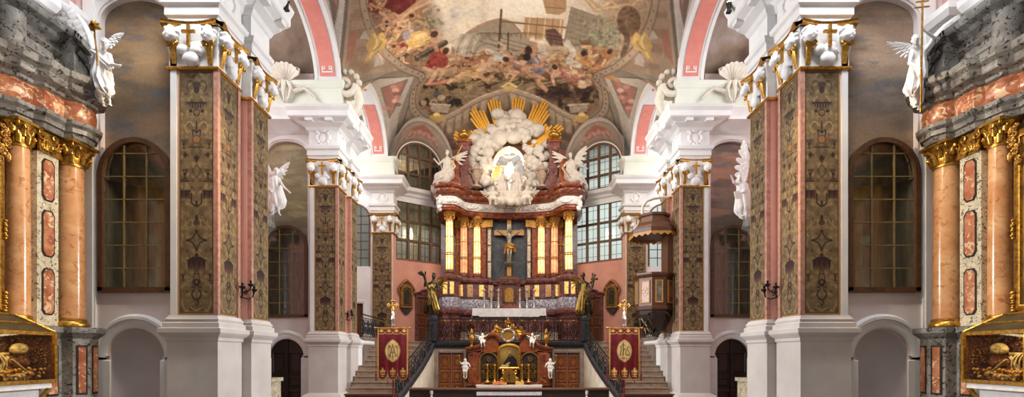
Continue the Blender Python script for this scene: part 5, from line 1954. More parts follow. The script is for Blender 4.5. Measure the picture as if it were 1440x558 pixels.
for s, side in SIDES:
    k = thing('kneeling_bench', 'low brown wooden bench front before the %s stairs' % side, 'bench', (s * 5.35, 19.3, 0), 0, 'low benches before the stairs')
    MB().box(-1.0, 1.0, -.18, .18, .52, .57).build('bench_top', M['wood'], k)
    MB().box(-.97, .97, -.12, .12, 0, .52).build('bench_front', M['wood'], k)


# ---- processional banners
def banner(s, side, cx, kind):
    b = thing('processional_banner', 'red velvet banner with a gold oval %s monogram, %s stairs behind it' % ('interlaced A and M' if kind == 'AM' else 'IHS', side), 'banner', (cx, 17.5, 0), 0, 'processional banners')
    W, top, H = 1.07, 3.02, 1.82
    nx, nz = 88, 150
    us = np.linspace(0, 1, nx)
    ph = (us * 3) % 1.0
    tong = np.sqrt(np.clip(1 - np.abs(2 * ph - 1) ** 3.2, 0, 1))
    hh = H * (.80 + .20 * tong)
    U, Vv = np.meshgrid(us, np.linspace(0, 1, nz))
    Zd = Vv * hh[None, :]
    X = (U - .5) * W
    Yd = .02 * np.sin(U * 2 * PI * 3) * (.2 + Vv)
    vs = [(x, y - .012, top - z) for x, y, z in zip(X.ravel(), Yd.ravel(), Zd.ravel())] + [(x, y + .004, top - z) for x, y, z in zip(X.ravel(), Yd.ravel(), Zd.ravel())]
    n = nx * nz
    mb = MB().add(vs, [(j * nx + i, (j + 1) * nx + i, (j + 1) * nx + i + 1, j * nx + i + 1) for j in range(nz - 1) for i in range(nx - 1)])
    mb.f += [tuple(n + k for k in q[::-1]) for q in mb.f]
    x, z = X.ravel(), Zd.ravel()
    c = Canvas(np.concatenate([x, x]), np.concatenate([z, z]), '#740512', .012)
    c.put(np.clip((vnoise(c.U, c.V, 9, 3) - .45) * 4, 0, 1), '#5b020c', .8)
    GO, GD = '#d2a24e', '#e3bf7a'
    c.put(np.clip((.022 - np.abs(np.abs(c.U) - W / 2 + .02)) / .012 + .5, 0, 1), GO, .9)
    ends = np.concatenate([np.broadcast_to(hh, (nz, nx)).ravel()] * 2)
    c.put(np.clip((.012 - np.abs(ends - c.V - .018)) / .01 + .5, 0, 1) * (c.V > 1.3), GO, .95)
    # scalloped valance with flowers
    for i in range(4):
        xc = -W / 2 + W * (i + .5) / 4
        arcp = [(xc + .133 * math.cos(a), .14 + .07 * math.sin(a)) for a in np.linspace(0, PI, 12)]
        c.line(arcp, .02, GO)
        c.line([(xc - .07, .1), (xc, .06), (xc + .07, .1), (xc, .14), (xc - .07, .1)], .022, GO)
        c.ell(xc, .1, .03, .03, GD)
        c.ell(xc, .06, .025, .03, GO)
    c.line([(-W / 2, .015), (W / 2, .015)], .02, GO)
    # oval
    zc, a, h = .8, .265, .4
    R = (a * a + h * h) / (2 * a)
    d = np.maximum(np.hypot(c.U - (R - a), c.V - zc), np.hypot(c.U + (R - a), c.V - zc)) - R
    c.sd(d, '#e0bd78')
    c.sd(np.abs(d + .015) - .008, '#c08b3c')
    dk = '#6d4520'
    L = lambda p, w=.03: c.line(bez(p, 8), w, dk)
    if kind == 'AM':
        L([(-.12, 1.0), (-.04, .75), (0, .56)], .03)
        L([(.12, 1.0), (.04, .75), (0, .56)], .03)
        L([(-.08, .86), (.08, .86)], .022)
        L([(-.17, .98), (-.15, .72), (-.1, .62), (-.02, .82), (0, .95)], .02)
        L([(.17, .98), (.15, .72), (.1, .62), (.02, .82), (0, .95)], .02)
        for q in (-1, 1):
            c.line(spiral((q * .15, .66), .01, .06, 0, q * 1.3, 14, lambda p, r: (p, r)), .016, dk)
            c.line(spiral((q * .13, .97), .01, .06, 0, -q * 1.3, 14, lambda p, r: (p, r)), .016, dk)
        c.line([(0, .95), (0, 1.12)], .02, dk)
        c.line([(-.04, 1.03), (0, .98), (.04, 1.03)], .016, dk)
    else:
        L([(-.14, .64), (-.12, .7), (-.13, .86), (-.16, .95)], .032)
        L([(-.19, .66), (-.14, .64), (-.1, .66)], .02)
        L([(-.2, .95), (-.15, .95), (-.11, .93)], .02)
        L([(-.05, .56), (-.03, .7), (-.04, .95)], .034)
        L([(-.04, .8), (.02, .73), (.06, .78), (.04, .9), (.05, .96)], .03)
        c.line([(-.1, .6), (.04, .6)], .02, dk)
        c.line([(-.035, .5), (-.035, .62)], .022, dk)
        L([(.19, .7), (.14, .65), (.1, .7), (.13, .79), (.18, .86), (.15, .95), (.08, .93)], .032)
        for q in (-1, 1):
            c.line(spiral((q * .05, 1.06), .008, .04, 0, q * 1.3, 12, lambda p, r: (p, r)), .014, dk)
        c.line([(0, 1.0), (0, 1.13)], .018, dk)
    for i in range(3):
        xc = -W / 2 + W * (i + .5) / 3
        for dx, dz, rx, rz in ((0, 0, .05, .06), (-.07, .02, .035, .05), (.07, .02, .035, .05), (0, .12, .03, .05), (-.06, .12, .04, .025), (.06, .12, .04, .025), (0, -.08, .035, .035), (-.045, .2, .03, .02), (.045, .2, .03, .02)):
            c.ell(xc + dx, 1.5 + dz, rx, rz, GO if dz else GD, .95)
        c.line([(xc, 1.5), (xc, 1.72)], .016, GO)
    mb.build('banner_cloth', M['weave_red'], b, 60, paint=c.rgba())
    MB().tube([(-.6, .0, top + .01), (.6, 0, top + .01)], .022, 8).ball((-.62, 0, top + .01), .04).ball((.62, 0, top + .01), .04).build('cross_bar', M['oldgold'], b, 60)
    MB().tube([(0, .05, .02), (0, .05, 3.2)], .028, 8).build('pole', M['red'], b, 60)
    MB().lathe([(0, 3.1), (.05, 3.1), (.05, 3.3), (.09, 3.34), (.06, 3.4), (.03, 3.5), (.05, 3.56), (.02, 3.62), (0, 3.62)], (0, .05, 0), 10).build('knob', M['silver'], b, 60)
    fc = MB()
    for ang in range(4):
        v = Vector((math.cos(ang * PI / 2), 0, math.sin(ang * PI / 2)))
        fc.tube([Vector((0, .05, 3.82)), Vector((0, .05, 3.82)) + v * .17], .026, 6)
        for q in (-1, 0, 1):
            t_ = Vector((-v.z, 0, v.x))
            fc.ball(Vector((0, .05, 3.82)) + v * (.19 if q == 0 else .15) + t_ * q * .05, .032, 7, 5)
    fc.tube([(0, .05, 3.6), (0, .05, 3.7)], .03, 6)
    fc.build('finial_cross', M['gold'], b, 60)
    for q in (-1, 1):
        MB().tube([(q * .6, 0, top), (q * .585, -.01, top - .9), (q * .59, 0, top - 1.62)], .01, 4).lathe([(0, 0), (.03, .02), (.035, .08), (.015, .1), (.04, .25), (0, .25)][::-1], (q * .59, 0, top - 1.86), 8).build('tassel', M['red'], b)
    for x_ in (-.3, 0, .3) if False else (-.18, .36):
        MB().lathe([(0, .0), (.03, .0), (.015, .12), (.025, .14), (0, .17)], (x_, -.0, top - H - .16), 8).build('tassel', M['red'], b)
    MB().lathe([(0, 0), (.3, 0), (.3, .05), (.1, .1), (.05, .3), (0, .3)], (0, .05, 0), 14).build('foot', M['iron'], b, 50)


M['weave_red'] = mat_paint('banner_velvet', .85, .2, 30., bump=.08)
banner(-1, 'left', -4.09, 'AM')
banner(1, 'right', 4.05, 'IHS')

# ---- pulpit on the second right pier
pu = thing('pulpit', 'brown wooden pulpit with sounding board hanging on the second right pier', 'pulpit', (6.32, 21.7, 0))
a8 = [PI / 8 + i * PI / 4 for i in range(8)]


def oct8(r, z, cx=0, cy=0):
    return [(cx + r * math.cos(a), cy + r * math.sin(a), z) for a in a8]


def oct_solid(prof):
    mb = MB()
    for r, z in prof:
        mb.v += oct8(r, z)
    m_ = len(prof)
    mb.f = [(j * 8 + i, j * 8 + (i + 1) % 8, (j + 1) * 8 + (i + 1) % 8, (j + 1) * 8 + i) for j in range(m_ - 1) for i in range(8)]
    mb.f += [tuple(range(8))[::-1], tuple((m_ - 1) * 8 + i for i in range(8))]
    return mb


oct_solid([(.72, 3.95), (.84, 4.0), (.86, 4.1), (.8, 4.16), (.8, 5.35), (.86, 5.4), (.92, 5.48), (.92, 5.56), (.8, 5.58)]).build('pulpit_body', M['wood'], pu)
for i in range(8):
    am = a8[i] + PI / 8
    n_ = Vector((math.cos(am), math.sin(am), 0))
    t_ = Vector((-n_.y, n_.x, 0))
    if n_.x > .8:
        continue
    c_ = n_ * (.8 * math.cos(PI / 8))
    fnp = lambda a, b, w, c_=c_, n_=n_, t_=t_: tuple(c_ + t_ * a + n_ * w + Vector((0, 0, b)))
    narrow = i % 2 == 1
    hw = .2 if not narrow else .13
    pa = MB().prism([(-hw, 4.3), (hw, 4.3), (hw, 5.22), (-hw, 5.22)], fnp, -.01, .025).build('panel', M['redwood'] if not narrow else M['greymarble'], pu)
    fr_ = MB().sweep([(-hw, 4.3), (hw, 4.3), (hw, 5.22), (-hw, 5.22)], [(-.03, 0), (-.03, .04), (.02, .05), (.03, 0)], fnp, closed=True, side=-1)
    fr_.build('panel_frame', M['inlay'], pa)
    if not narrow:
        q4 = MB()
        for k in range(4):
            a = k * PI / 2
            q4.tube([fnp(.09 * math.cos(a) + .075 * math.cos(a - 1.9 + j * 3.8 / 10), 4.77 + .12 * math.sin(a) + .085 * math.sin(a - 1.9 + j * 3.8 / 10), .03) for j in range(11)], .01, 4)
        q4.tube([fnp(.04 * math.cos(j * PI / 5), 4.77 + .05 * math.sin(j * PI / 5), .03) for j in range(11)], .01, 4)
        q4.build('quatrefoil', M['goldcloth'], pa)
oct_solid([(.78, 3.96), (.75, 3.8), (.62, 3.5), (.45, 3.2), (.2, 3.0), (.05, 2.9)]).build('underside', M['darkwood'], pu)
fo = MB()
rp = random.Random(12)
for i in range(26):
    a = rp.uniform(PI * .45, PI * 1.6)
    z0 = rp.uniform(3.0, 3.8)
    r0 = .25 + (z0 - 3.0) * .5
    p_ = [(r0 * math.cos(a), r0 * math.sin(a), z0), ((r0 + .18) * math.cos(a + .2), (r0 + .18) * math.sin(a + .2), z0 + .1), ((r0 + .2) * math.cos(a + .4), (r0 + .2) * math.sin(a + .4), z0 - .1)]
    fo.tube(p_, [.05, .06, .02], 5)
fo.build('carved_foliage', M['bronze'], pu, 60)
can = oct_solid([(.98, 7.22), (1.08, 7.25), (1.1, 7.42), (1.0, 7.46), (.95, 7.55), (.72, 7.75), (.66, 7.9), (.62, 8.0), (.68, 8.05), (.68, 8.14), (.1, 8.2)])
cano = can.build('sounding_board', M['wood'], pu)
vl = MB()
for i in range(8):
    for k in range(3):
        a, b = Vector(oct8(1.09, 7.25)[i]), Vector(oct8(1.09, 7.25)[(i + 1) % 8])
        p, q = a.lerp(b, k / 3), a.lerp(b, (k + 1) / 3)
        m_ = (p + q) / 2
        vl.add([p, q, q + Vector((0, 0, -.08)), m_ + Vector((0, 0, -.17)), p + Vector((0, 0, -.08))], [(0, 1, 2, 3, 4)])
vl.build('scalloped_valance', M['inlay'], cano)
MB().tube(bez([(-.55, -.1, 8.14), (-.5, -.1, 8.6), (-.2, -.05, 8.85), (.3, 0, 8.9), (.66, 0, 8.95)]) and [(-.55, -.1, 8.14), (-.53, -.1, 8.5), (-.35, -.08, 8.75), (0, -.05, 8.88), (.66, 0, 8.95)], .06, 8).build('curved_stay', M['creamstucco'], pu, 60)
MB().box(.45, .68, -.45, .45, 5.5, 7.3).build('back_panel', M['wood'], pu)

# ---- apse wall furniture: gilded wall cases and choir doors
for s, side in SIDES:
    gq = apse_fn(s)
    w_ = thing('wall_case', 'gilded glazed wall case with a carved crest, hanging %s of the high altar' % side, 'case', (0, 0, 0), 0, 'gilded wall cases of the choir')
    sc_ = .62
    bx = arch(sc_, 4.85, 5.75, .33, 14)
    MB().prism(bx, gq, .01, .16).build('case_body', M['olivedark'], w_)
    MB().sweep(bx, [(-.06, .16), (-.06, .22), (.02, .22), (.06, .16), (.06, .02)], gq, closed=True, side=1).build('case_frame', M['carved'], w_, 50)
    cm_ = MB()
    for q in (-1, 1):
        cm_.tube([gq(*p) for p in ((sc_ + q * .38, 5.6, .15), (sc_ + q * .5, 5.9, .15), (sc_ + q * .36, 6.15, .15), (sc_ + q * .15, 6.35, .15), (sc_, 6.45, .15))], [.05, .07, .07, .08, .07], 6)
        cm_.tube(spiral((sc_ + q * .3, 6.05), .02, .1, 0, q * 1.3, 12, lambda a, b: gq(a, b, .2)), .035, 5)
    cm_.ball(gq(sc_, 6.4, .15), .1)
    cm_.build('crest', M['carved'], w_, 60)
    MB().prism([(sc_ - .38, 4.85), (sc_ + .38, 4.85), (sc_ + .2, 4.6), (sc_ + .08, 4.45), (sc_ - .08, 4.45), (sc_ - .2, 4.6)], gq, .01, .14).build('console', M['darkwood'], w_)
    MB().sweep(arch(sc_, 5.0, 5.72, .2, 12), [(-.0, .165), (-.0, .18), (.02, .18), (.02, .165)], gq, closed=True, side=1).build('inner_frame', M['gold'], w_)
    d = struct(empty('door_%d' % (7 if s < 0 else 8)), 'tall wooden choir door in a curved dark red frame, %s of the high altar' % side)
    c = 1.82
    top = bez([(c - .62, 5.62), (c - .5, 5.72), (c - .35, 5.7), (c - .2, 5.86), (c, 5.92), (c + .2, 5.86), (c + .35, 5.7), (c + .5, 5.72), (c + .62, 5.62)])
    MB().prism([(c - .5, ST), (c + .5, ST), (c + .5, 5.5), (c - .5, 5.5)], gq, .0, .04).build('door_back', M['wood'], d)
    for q in (-1, 1):
        lm = MB()
        for z0, z1 in ((2.9, 3.7), (3.85, 4.3), (4.45, 5.35)):
            lm.sweep([(c + q * .06, z0), (c + q * .44, z0), (c + q * .44, z1), (c + q * .06, z1)], [(0, .04), (0, .07), (.04, .09), (.06, .05)], gq, closed=True, side=q)
        lm.build('leaf', M['redwood'], d)
    MB().prism([(c - .62, ST), (c - .5, ST), (c - .5, 5.5), (c + .5, 5.5), (c + .5, ST), (c + .62, ST)] + top[::-1], gq, 0, .12).build('door_frame', M['purplemarble'], d)
    MB().sweep(top, [(0, 0), (0, .2), (.08, .22), (.1, 0)], gq, side=1).build('door_head', M['purplemarble'], d)
# marble ends of the side altar tables seen past the nearest piers
for s, side in SIDES:
    st = thing('side_altar_table', 'gilded marble corner of a side altar table before the second %s chapel door' % side, 'altar table', (s * 8.35, 16.4, 0), 0, 'side altar tables of the second chapels')
    MB().box(-.6, .6, -.5, .5, 0, 1.2).build('table_body', M['palemarble'], st)
    MB().box(-.66, .66, -.56, .56, 1.2, 1.32).build('table_top', M['palemarble'], st)
    gm = MB()
    for z in (.5, .85):
        for q in (-1, 1):
            gm.tube(spiral((-s * .4 + q * .09, z), .02, .1, 0, q * 1.4, 14, lambda a, b: (a, -.52, b)), .025, 5)
    gm.build('gilt_scroll', M['gold'], st)
# ================================================================ high altar
ha = thing('high_altar', 'tall concave high altar of brown marble with glowing alabaster columns in the apse', 'altar', (0, 0, 0))
BASE = [(4.3, 30.5), (3.98, 28.75), (3.72, 28.25), (3.14, 28.2), (2.9, 28.55), (2.86, 29.45), (2.4, 29.55), (1.6, 29.62), (1.16, 29.8), (1.12, 30.5)]
full = [(-u, y) for u, y in BASE] + [(u, y) for u, y in BASE[::-1]]
MB().sweep(full, [(0, ST), (.12, ST), (.12, 3.0), (.04, 3.1), (.04, 4.3), (.1, 4.36), (.18, 4.46), (.2, 4.6), (.12, 4.7), (.06, 4.76)], side=-1).build('lower_base', M['purplemarble'], ha, 30)
MB().sweep(full, [(.06, 4.76), (.07, 4.8), (.07, 5.3), (.05, 5.36)], side=-1).build('speckled_band', M['speckle'], ha, 30)
MB().sweep(full, [(.05, 5.36), (.1, 5.4), (.02, 5.46), (.0, 6.25), (.06, 6.3), (.14, 6.38), (.16, 6.5), (.12, 6.58), (-.5, 6.6)], side=-1).build('pedestal_zone', M['purplemarble'], ha, 30)
MB().box(-4.2, 4.2, 30.62, 31.0, 2.8, 11.6).build('back_wall', M['purplemarble'], ha)
MB().box(-1.1, 1.1, 30.52, 30.62, 6.6, 10.45).build('back_slab', M['slab'], ha)
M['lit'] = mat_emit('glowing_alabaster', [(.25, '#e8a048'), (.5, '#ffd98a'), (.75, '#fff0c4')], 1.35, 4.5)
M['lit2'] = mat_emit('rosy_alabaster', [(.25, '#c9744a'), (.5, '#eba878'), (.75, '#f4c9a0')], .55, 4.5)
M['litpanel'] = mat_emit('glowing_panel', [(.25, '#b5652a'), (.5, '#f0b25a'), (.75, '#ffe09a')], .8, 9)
# glowing panels in the pedestals
for s in (-1, 1):
    for px, hw in ((628, .11), (639, .1), (648, .12), (661, .14), (677, .12), (690, .12)):
        X = None
        Y = 28.24 if px < 632 else (28.3 if px < 645 else 29.5)
        X = (CX - px) * Y / F
        if px == 628:
            X, Y, d = 3.62, 28.19, 0
        elif px == 639:
            X, Y, d = 3.24, 28.16, 0
        else:
            Y = 29.36 if px < 655 else (29.5 if px < 670 else (29.56 if px < 685 else 29.72))
        fr = MB().box(s * X - hw - .025, s * X + hw + .025, Y - .035, Y + .02, 5.5, 6.22)
        p_ = fr.build('panel_frame', M['palemarble'], ha)
        MB().box(s * X - hw, s * X + hw, Y - .05, Y - .03, 5.54, 6.18).build('alabaster_panel', M['litpanel'] if px in (628, 639, 648, 677) else M['orangemarble'], p_)


def lit_column(X, Y, z0, z1, r, mat):
    c = MB().lathe([(0, z0 + .3), (r, z0 + .3), (r, z0 + (z1 - z0) * .5), (r * .93, z1), (0, z1)], (X, Y, 0), 20).build('column', mat, ha, 40)
    MB().lathe([(0, z0), (r * 1.5, z0), (r * 1.5, z0 + .08), (r * 1.2, z0 + .12), (r * 1.4, z0 + .2), (r * 1.1, z0 + .26), (r * 1.15, z0 + .32), (0, z0 + .32)], (X, Y, 0), 20).build('column_base', M['purplemarble'], c, 40)
    cage = MB()
    for k in range(8):
        a = k * PI / 4 + PI / 8
        cage.tube([(X + r * 1.02 * math.cos(a), Y + r * 1.02 * math.sin(a), z0 + .3), (X + r * .96 * math.cos(a), Y + r * .96 * math.sin(a), z1)], .014, 4)
    for t in (.02, .32, .355, .68, .98):
        z = z0 + .3 + (z1 - z0 - .3) * t
        cage.tube([(X + r * 1.06 * math.cos(a), Y + r * 1.06 * math.sin(a), z) for a in np.linspace(0, 2 * PI, 17)[:-1]], .03 if t in (.32, .355) else .018, 5, closed=True)
    cage.build('metal_cage', M['oldgold'], c)
    cap = MB().lathe([(0, z1), (r * 1.05, z1), (r * 1.1, z1 + .05), (r * 1.05, z1 + .1), (r * 1.5, z1 + .42), (r * 1.7, z1 + .5), (r * 1.7, z1 + .56), (0, z1 + .56)], (X, Y, 0), 16)
    for k in range(8):
        a = k * PI / 4
        for zz, rr_ in ((.1, 1.12), (.26, 1.25)):
            b = a + (PI / 8 if zz > .2 else 0)
            cap.tube([(X + r * rr_ * math.cos(b), Y + r * rr_ * math.sin(b), z1 + zz), (X + r * (rr_ + .2) * math.cos(b), Y + r * (rr_ + .2) * math.sin(b), z1 + zz + .16), (X + r * (rr_ + .45) * math.cos(b), Y + r * (rr_ + .45) * math.sin(b), z1 + zz + .14)], [.04, .045, .02], 5)
    cap.build('column_capital', M['oldgold'], c, 60)


for s in (-1, 1):
    lit_column(s * 3.43, 28.62, 6.6, 9.75, .215, M['lit'])
    lit_column(s * 2.72, 29.9, 6.6, 9.72, .215, M['lit2'])
    lit_column(s * 1.93, 29.95, 6.6, 9.72, .215, M['lit'])
    for X, wd in ((2.33, .16), (1.55, .16), (3.1, .12)):
        MB().box(s * X - wd, s * X + wd, 30.15, 30.62, 6.6, 9.75).build('pilaster', M['rustmarble'], ha)
        MB().box(s * X - wd - .06, s * X + wd + .06, 30.08, 30.62, 9.75, 10.25).build('pilaster_capital', M['oldgold'], ha)
    ip = MB().box(s * 1.2 - .13, s * 1.2 + .13, 30.2, 30.62, 6.6, 9.8).build('inlaid_pilaster', M['purplemarble'], ha)
    for z0 in (6.75, 7.75, 8.75):
        MB().box(s * 1.2 - .09, s * 1.2 + .09, 30.17, 30.2, z0, z0 + .9).build('pale_inlay', M['palemarble'], ip)
    MB().box(s * 1.2 - .2, s * 1.2 + .2, 30.1, 30.62, 9.8, 10.25).build('pilaster_capital', M['oldgold'], ha)
    # small gilded cross and wing on the wall between the outer columns
    MB().box(s * 3.1 - .02, s * 3.1 + .02, 30.05, 30.1, 8.3, 9.0).box(s * 3.1 - .2, s * 3.1 + .2, 30.05, 30.1, 8.7, 8.76).build('wall_cross', M['oldgold'], ha)
# entablature on a waving plan
ENTP = [(4.35, 30.6), (4.1, 28.6), (3.85, 28.2)] + bez([(3.7, 28.12), (3.15, 28.15), (2.85, 28.6), (2.55, 29.3), (1.9, 29.62), (1.0, 29.85), (0, 29.95)], 6)
ENTF = [(-u, y) for u, y in ENTP] + [(u, y) for u, y in ENTP[:-1][::-1]]
MB().sweep(ENTF, [(-.7, 10.27), (.0, 10.27), (.03, 10.38), (.06, 10.4), (.06, 10.5), (.1, 10.55), (.02, 10.6)], side=-1).build('architrave', M['rustmarble'], ha, 30)
fz = MB().sweep(ENTF, [(.02, 10.6), (.08, 10.72), (.1, 10.85), (.06, 11.0), (.02, 11.05)], side=-1)
rf = random.Random(2)
for i in range(6, len(ENTF) - 6):
    a, b = ENTF[i], ENTF[i + 1] if i + 1 < len(ENTF) else ENTF[i]
    for k in range(4):
        t = k / 4
        x, y = a[0] + (b[0] - a[0]) * t, a[1] + (b[1] - a[1]) * t
        fz.ball((x, y - .1, 10.83 + rf.uniform(-.12, .12)), (rf.uniform(.05, .1), .06, rf.uniform(.05, .1)), 6, 4)
fz.build('white_frieze', M['stucco'], ha, 60)
MB().sweep(ENTF, [(.02, 11.05), (.1, 11.08), (.12, 11.16), (.26, 11.22), (.3, 11.3), (.3, 11.42), (.4, 11.5), (.44, 11.62), (.44, 11.7), (-.8, 11.75)], side=-1).build('cornice', M['rustmarble'], ha, 30)
for s in (-1, 1):      # white corner ornaments under the cornice ends
    co_ = Clay()
    for i in range(9):
        co_.ell((s * (3.95 + rf.uniform(-.15, .12)), 28.1 + rf.uniform(-.05, .1), 10.3 + i * .09), (rf.uniform(.08, .13),) * 3, .03)
    co_.build('corner_ornament', M['stucco'], ha, .03)
    # upper storey: broken pediment, tall scrolled pier, urns
    g = lambda a, b, w: (s * a, w, b)
    ped = bez([(4.25, 11.75), (4.15, 12.1), (3.7, 12.5), (3.4, 13.1), (3.05, 13.2)])
    MB().prism(ped + [(2.9, 13.05), (2.85, 11.75)], g, 28.45, 29.2).build('broken_pediment', M['rustmarble'], ha)
    MB().sweep(ped, [(0, 28.35), (.08, 28.38), (.12, 28.5), (.12, 29.15), (.0, 29.2)], lambda a, b, w: (s * a, w, b), side=-1).build('pediment_moulding', M['purplemarble'], ha, 40)
    pier_ = [(2.95, 11.75), (2.95, 12.2), (2.8, 12.5), (2.85, 13.3), (2.7, 13.9), (2.95, 14.2), (2.95, 14.45), (2.25, 14.45), (2.25, 14.2), (2.4, 13.9), (2.3, 13.2), (2.1, 12.5), (2.0, 11.75)]
    MB().prism(pier_, g, 29.0, 29.7).build('scrolled_pier', M['purplemarble'], ha)
    MB().box(s * 2.6 - .42, s * 2.6 + .42, 28.9, 29.75, 14.45, 14.6).build('pier_cap', M['rustmarble'], ha)
    u = thing('gilded_urn', 'large gilded flame urn on the tall %s scrolled pier of the high altar' % ('left' if s < 0 else 'right'), 'urn', (s * 2.65, 29.3, 14.6), 0, 'gilded urns of the high altar')
    MB().lathe([(0, 0), (.2, 0), (.2, .06), (.1, .12), (.32, .28), (.36, .42), (.3, .5), (.16, .54), (.2, .6), (.14, .72), (0, .8)], n=16).build('urn_body', M['gold'], u, 60)
    v = thing('marble_vase', 'pinkish marble vase standing before the clouds, %s of the glowing opening' % ('left' if s < 0 else 'right'), 'vase', (s * 1.9, 28.85, 11.76), 0, 'marble vases of the high altar')
    MB().lathe([(0, 0), (.28, 0), (.28, .1), (.12, .18), (.1, .3), (.2, .42), (.26, .62), (.3, .78), (.22, .84), (.2, .94), (.3, 1.0), (.3, 1.08), (.14, 1.14), (.16, 1.22), (.08, 1.34), (0, 1.42)], n=16).build('vase_body', M['frame_stone'], v, 60)
    MB().tube([(s * .3, 0, .8), (s * .4, 0, .95), (s * .36, 0, 1.1), (s * .28, 0, 1.04)], .04, 6).tube([(-s * .3, 0, .8), (-s * .4, 0, .95), (-s * .36, 0, 1.1), (-s * .28, 0, 1.04)], .04, 6).build('handle', M['frame_stone'], v, 60)
MB().box(-2.6, 2.6, 30.4, 31.0, 11.6, 14.0).build('attic_wall', M['purplemarble'], ha)

# ---- glory of white clouds with gilded rays round the glowing window
gl = thing('cloud_glory', 'white stucco clouds with gilded rays around a glowing opening above the high altar', 'glory', (0, 29.75, 13.3))
ck = Clay()
rc = random.Random(21)
n_ = 0
while n_ < 150:
    a = rc.uniform(0, 2 * PI)
    t = rc.random()
    ci, si = math.cos(a), math.sin(a)
    ri = (1.12 * abs(ci) ** 1.0 + .0, 1.55)
    x0, z0 = 1.15 * ci, -.25 + 1.58 * si
    x1, z1 = (2.4 if si > -.45 else 2.1) * ci, (3.25 if si > 0 else 1.95) * si
    x, z = x0 + (x1 - x0) * t, z0 + (z1 - z0) * t
    r = rc.choice((rc.uniform(.2, .28), rc.uniform(.3, .4), rc.uniform(.36, .5))) * (1.0 if si > 0 else .85)
    if math.hypot(x / 1.0, (z + .25) / 1.45) < 1.0 + r * .55:
        continue
    ck.ell((x, rc.uniform(-.35, .3) - .2 * (1 - t), z), (r * rc.uniform(.9, 1.25), r * .75, r * rc.uniform(.75, 1.0)), .035)
    n_ += 1
for i in range(120):        # smaller puffs on the front of the ring
    a = rc.uniform(-.5, PI + .5)
    t = rc.uniform(.12, .95)
    x, z = (1.2 + 1.05 * t) * math.cos(a), -.2 + (1.65 + 1.25 * t) * math.sin(a)
    if math.hypot(x / 1.05, (z + .25) / 1.5) < 1.08:
        continue
    r = rc.uniform(.13, .24)
    ck.ell((x, -.3 - .22 * math.sin(PI * t) + rc.uniform(-.1, .05), z), (r * rc.uniform(.9, 1.3), r * .8, r), .02)
for i in range(14):        # thick bank below the opening
    x = -1.0 + i * 2 / 13
    ck.ell((x, -.35, -1.85 + rc.uniform(-.15, .1)), (rc.uniform(.2, .34),) * 3, .05)
ck.build('cloud_bank', M['cloud'], gl, .032)
glory_head = cherub_me.copy()
glory_head.materials[0] = M['cloud']
for i, (x, z) in enumerate(((-.35, 1.75), (.0, 1.95), (.3, 1.7), (-.85, 1.1), (.95, .95), (-1.1, .1), (1.2, -.1), (.15, 1.5), (-1.5, -1.2), (1.5, -1.2))):
    link('cherub_head', glory_head, gl, (x, -.45, z), rc.uniform(-.5, .5), 1.5)
# rays: bundles of gilded bars of different lengths
for ang, ln, nb in ((147, 3.95, 6), (136, 3.3, 3), (121, 4.25, 6), (103, 4.4, 5), (82, 4.5, 5), (61, 4.6, 7), (47, 3.5, 3), (38, 4.1, 6)):
    a = math.radians(ang)
    d = Vector((math.cos(a), 0, math.sin(a)))
    tt = Vector((-d.z, 0, d.x))
    rb = MB()
    for k in range(nb):
        o = (k - (nb - 1) / 2) * .15
        l1 = ln + .1 - abs(k - nb * .45) * .22 - (.12 if k % 2 else 0)
        p0_, p1_ = d * 1.7 + tt * o * .5 + Vector((0, .1, -.1)), d * l1 + tt * o * 1.15 + Vector((0, .02, -.1))
        ax = (p1_ - p0_) / 2
        rb.obox((p0_ + p1_) / 2 + Vector((0, -.03 * (k % 2), 0)), ax, tt * .062, Vector((0, .05, 0)))
    rb.build('ray_bundle', M['raygold'], gl)
# the window behind the group: bright daylight, amber glass at the left
M['glow'] = mat_emit('bright_window', [(.3, '#ffdca8'), (.7, '#fff6e8')], .85, 1.5)
M['amber'] = mat_emit('amber_window', [(.3, '#f08a2a'), (.7, '#ffb347')], 1.1, 1.5)
NWIN[0] += 1
wi = struct(empty('window_%d' % NWIN[0]), 'oval glowing window behind the white group of the high altar')
ov = [(1.1 * math.cos(a), 13.15 + 1.6 * math.sin(a)) for a in np.linspace(0, 2 * PI, 40)[:-1]]
gw = lambda a, b, w: (a, 30.32 - w, b)
MB().prism(ov, gw, 0, .02).build('pane', M['glow'], wi)
MB().prism([(-1.0, 12.75), (-.3, 12.75), (-.3, 13.5), (-.98, 13.5)], gw, .03, .05).build('amber_pane', M['amber'], wi)
# painted cloud layers inside the opening
ci_ = Clay()
for i in range(44):
    a = rc.uniform(.12 * PI, .42 * PI) if i % 3 == 0 else (rc.uniform(.6 * PI, .8 * PI) if i % 3 == 1 else rc.uniform(-.5, .3))
    ci_.ell((.75 * math.cos(a) * rc.uniform(.55, 1.15), .33 + rc.uniform(-.05, .05), -.1 + .8 * math.sin(a) + rc.uniform(-.15, .15)), (rc.uniform(.14, .24), .08, rc.uniform(.12, .2)), .03)
ci_.build('inner_clouds', mat_noise('grey_blue_cloud', [(.3, '#a9adb8'), (.7, '#c9ccd4')], 3, 4, .6), gl, .03)
for x, y, z in ((716, 28.9, 207), (694, 29.0, 238)):
    q = P(x, z, y)
    lb = tag(MB().lathe([(0, -.1), (.05, -.09), (.06, 0), (.05, .05), (0, .07)], n=12).build('lamp_bulb', M['glow'], None, 60, q), 'small bright lamp %s' % ('at the top of the glowing opening' if x > 700 else 'at the left edge of the glowing opening'), 'lamp')
    point('glory_lamp', q + Vector((0, -.2, 0)), 9, (1, .85, .6), .08)

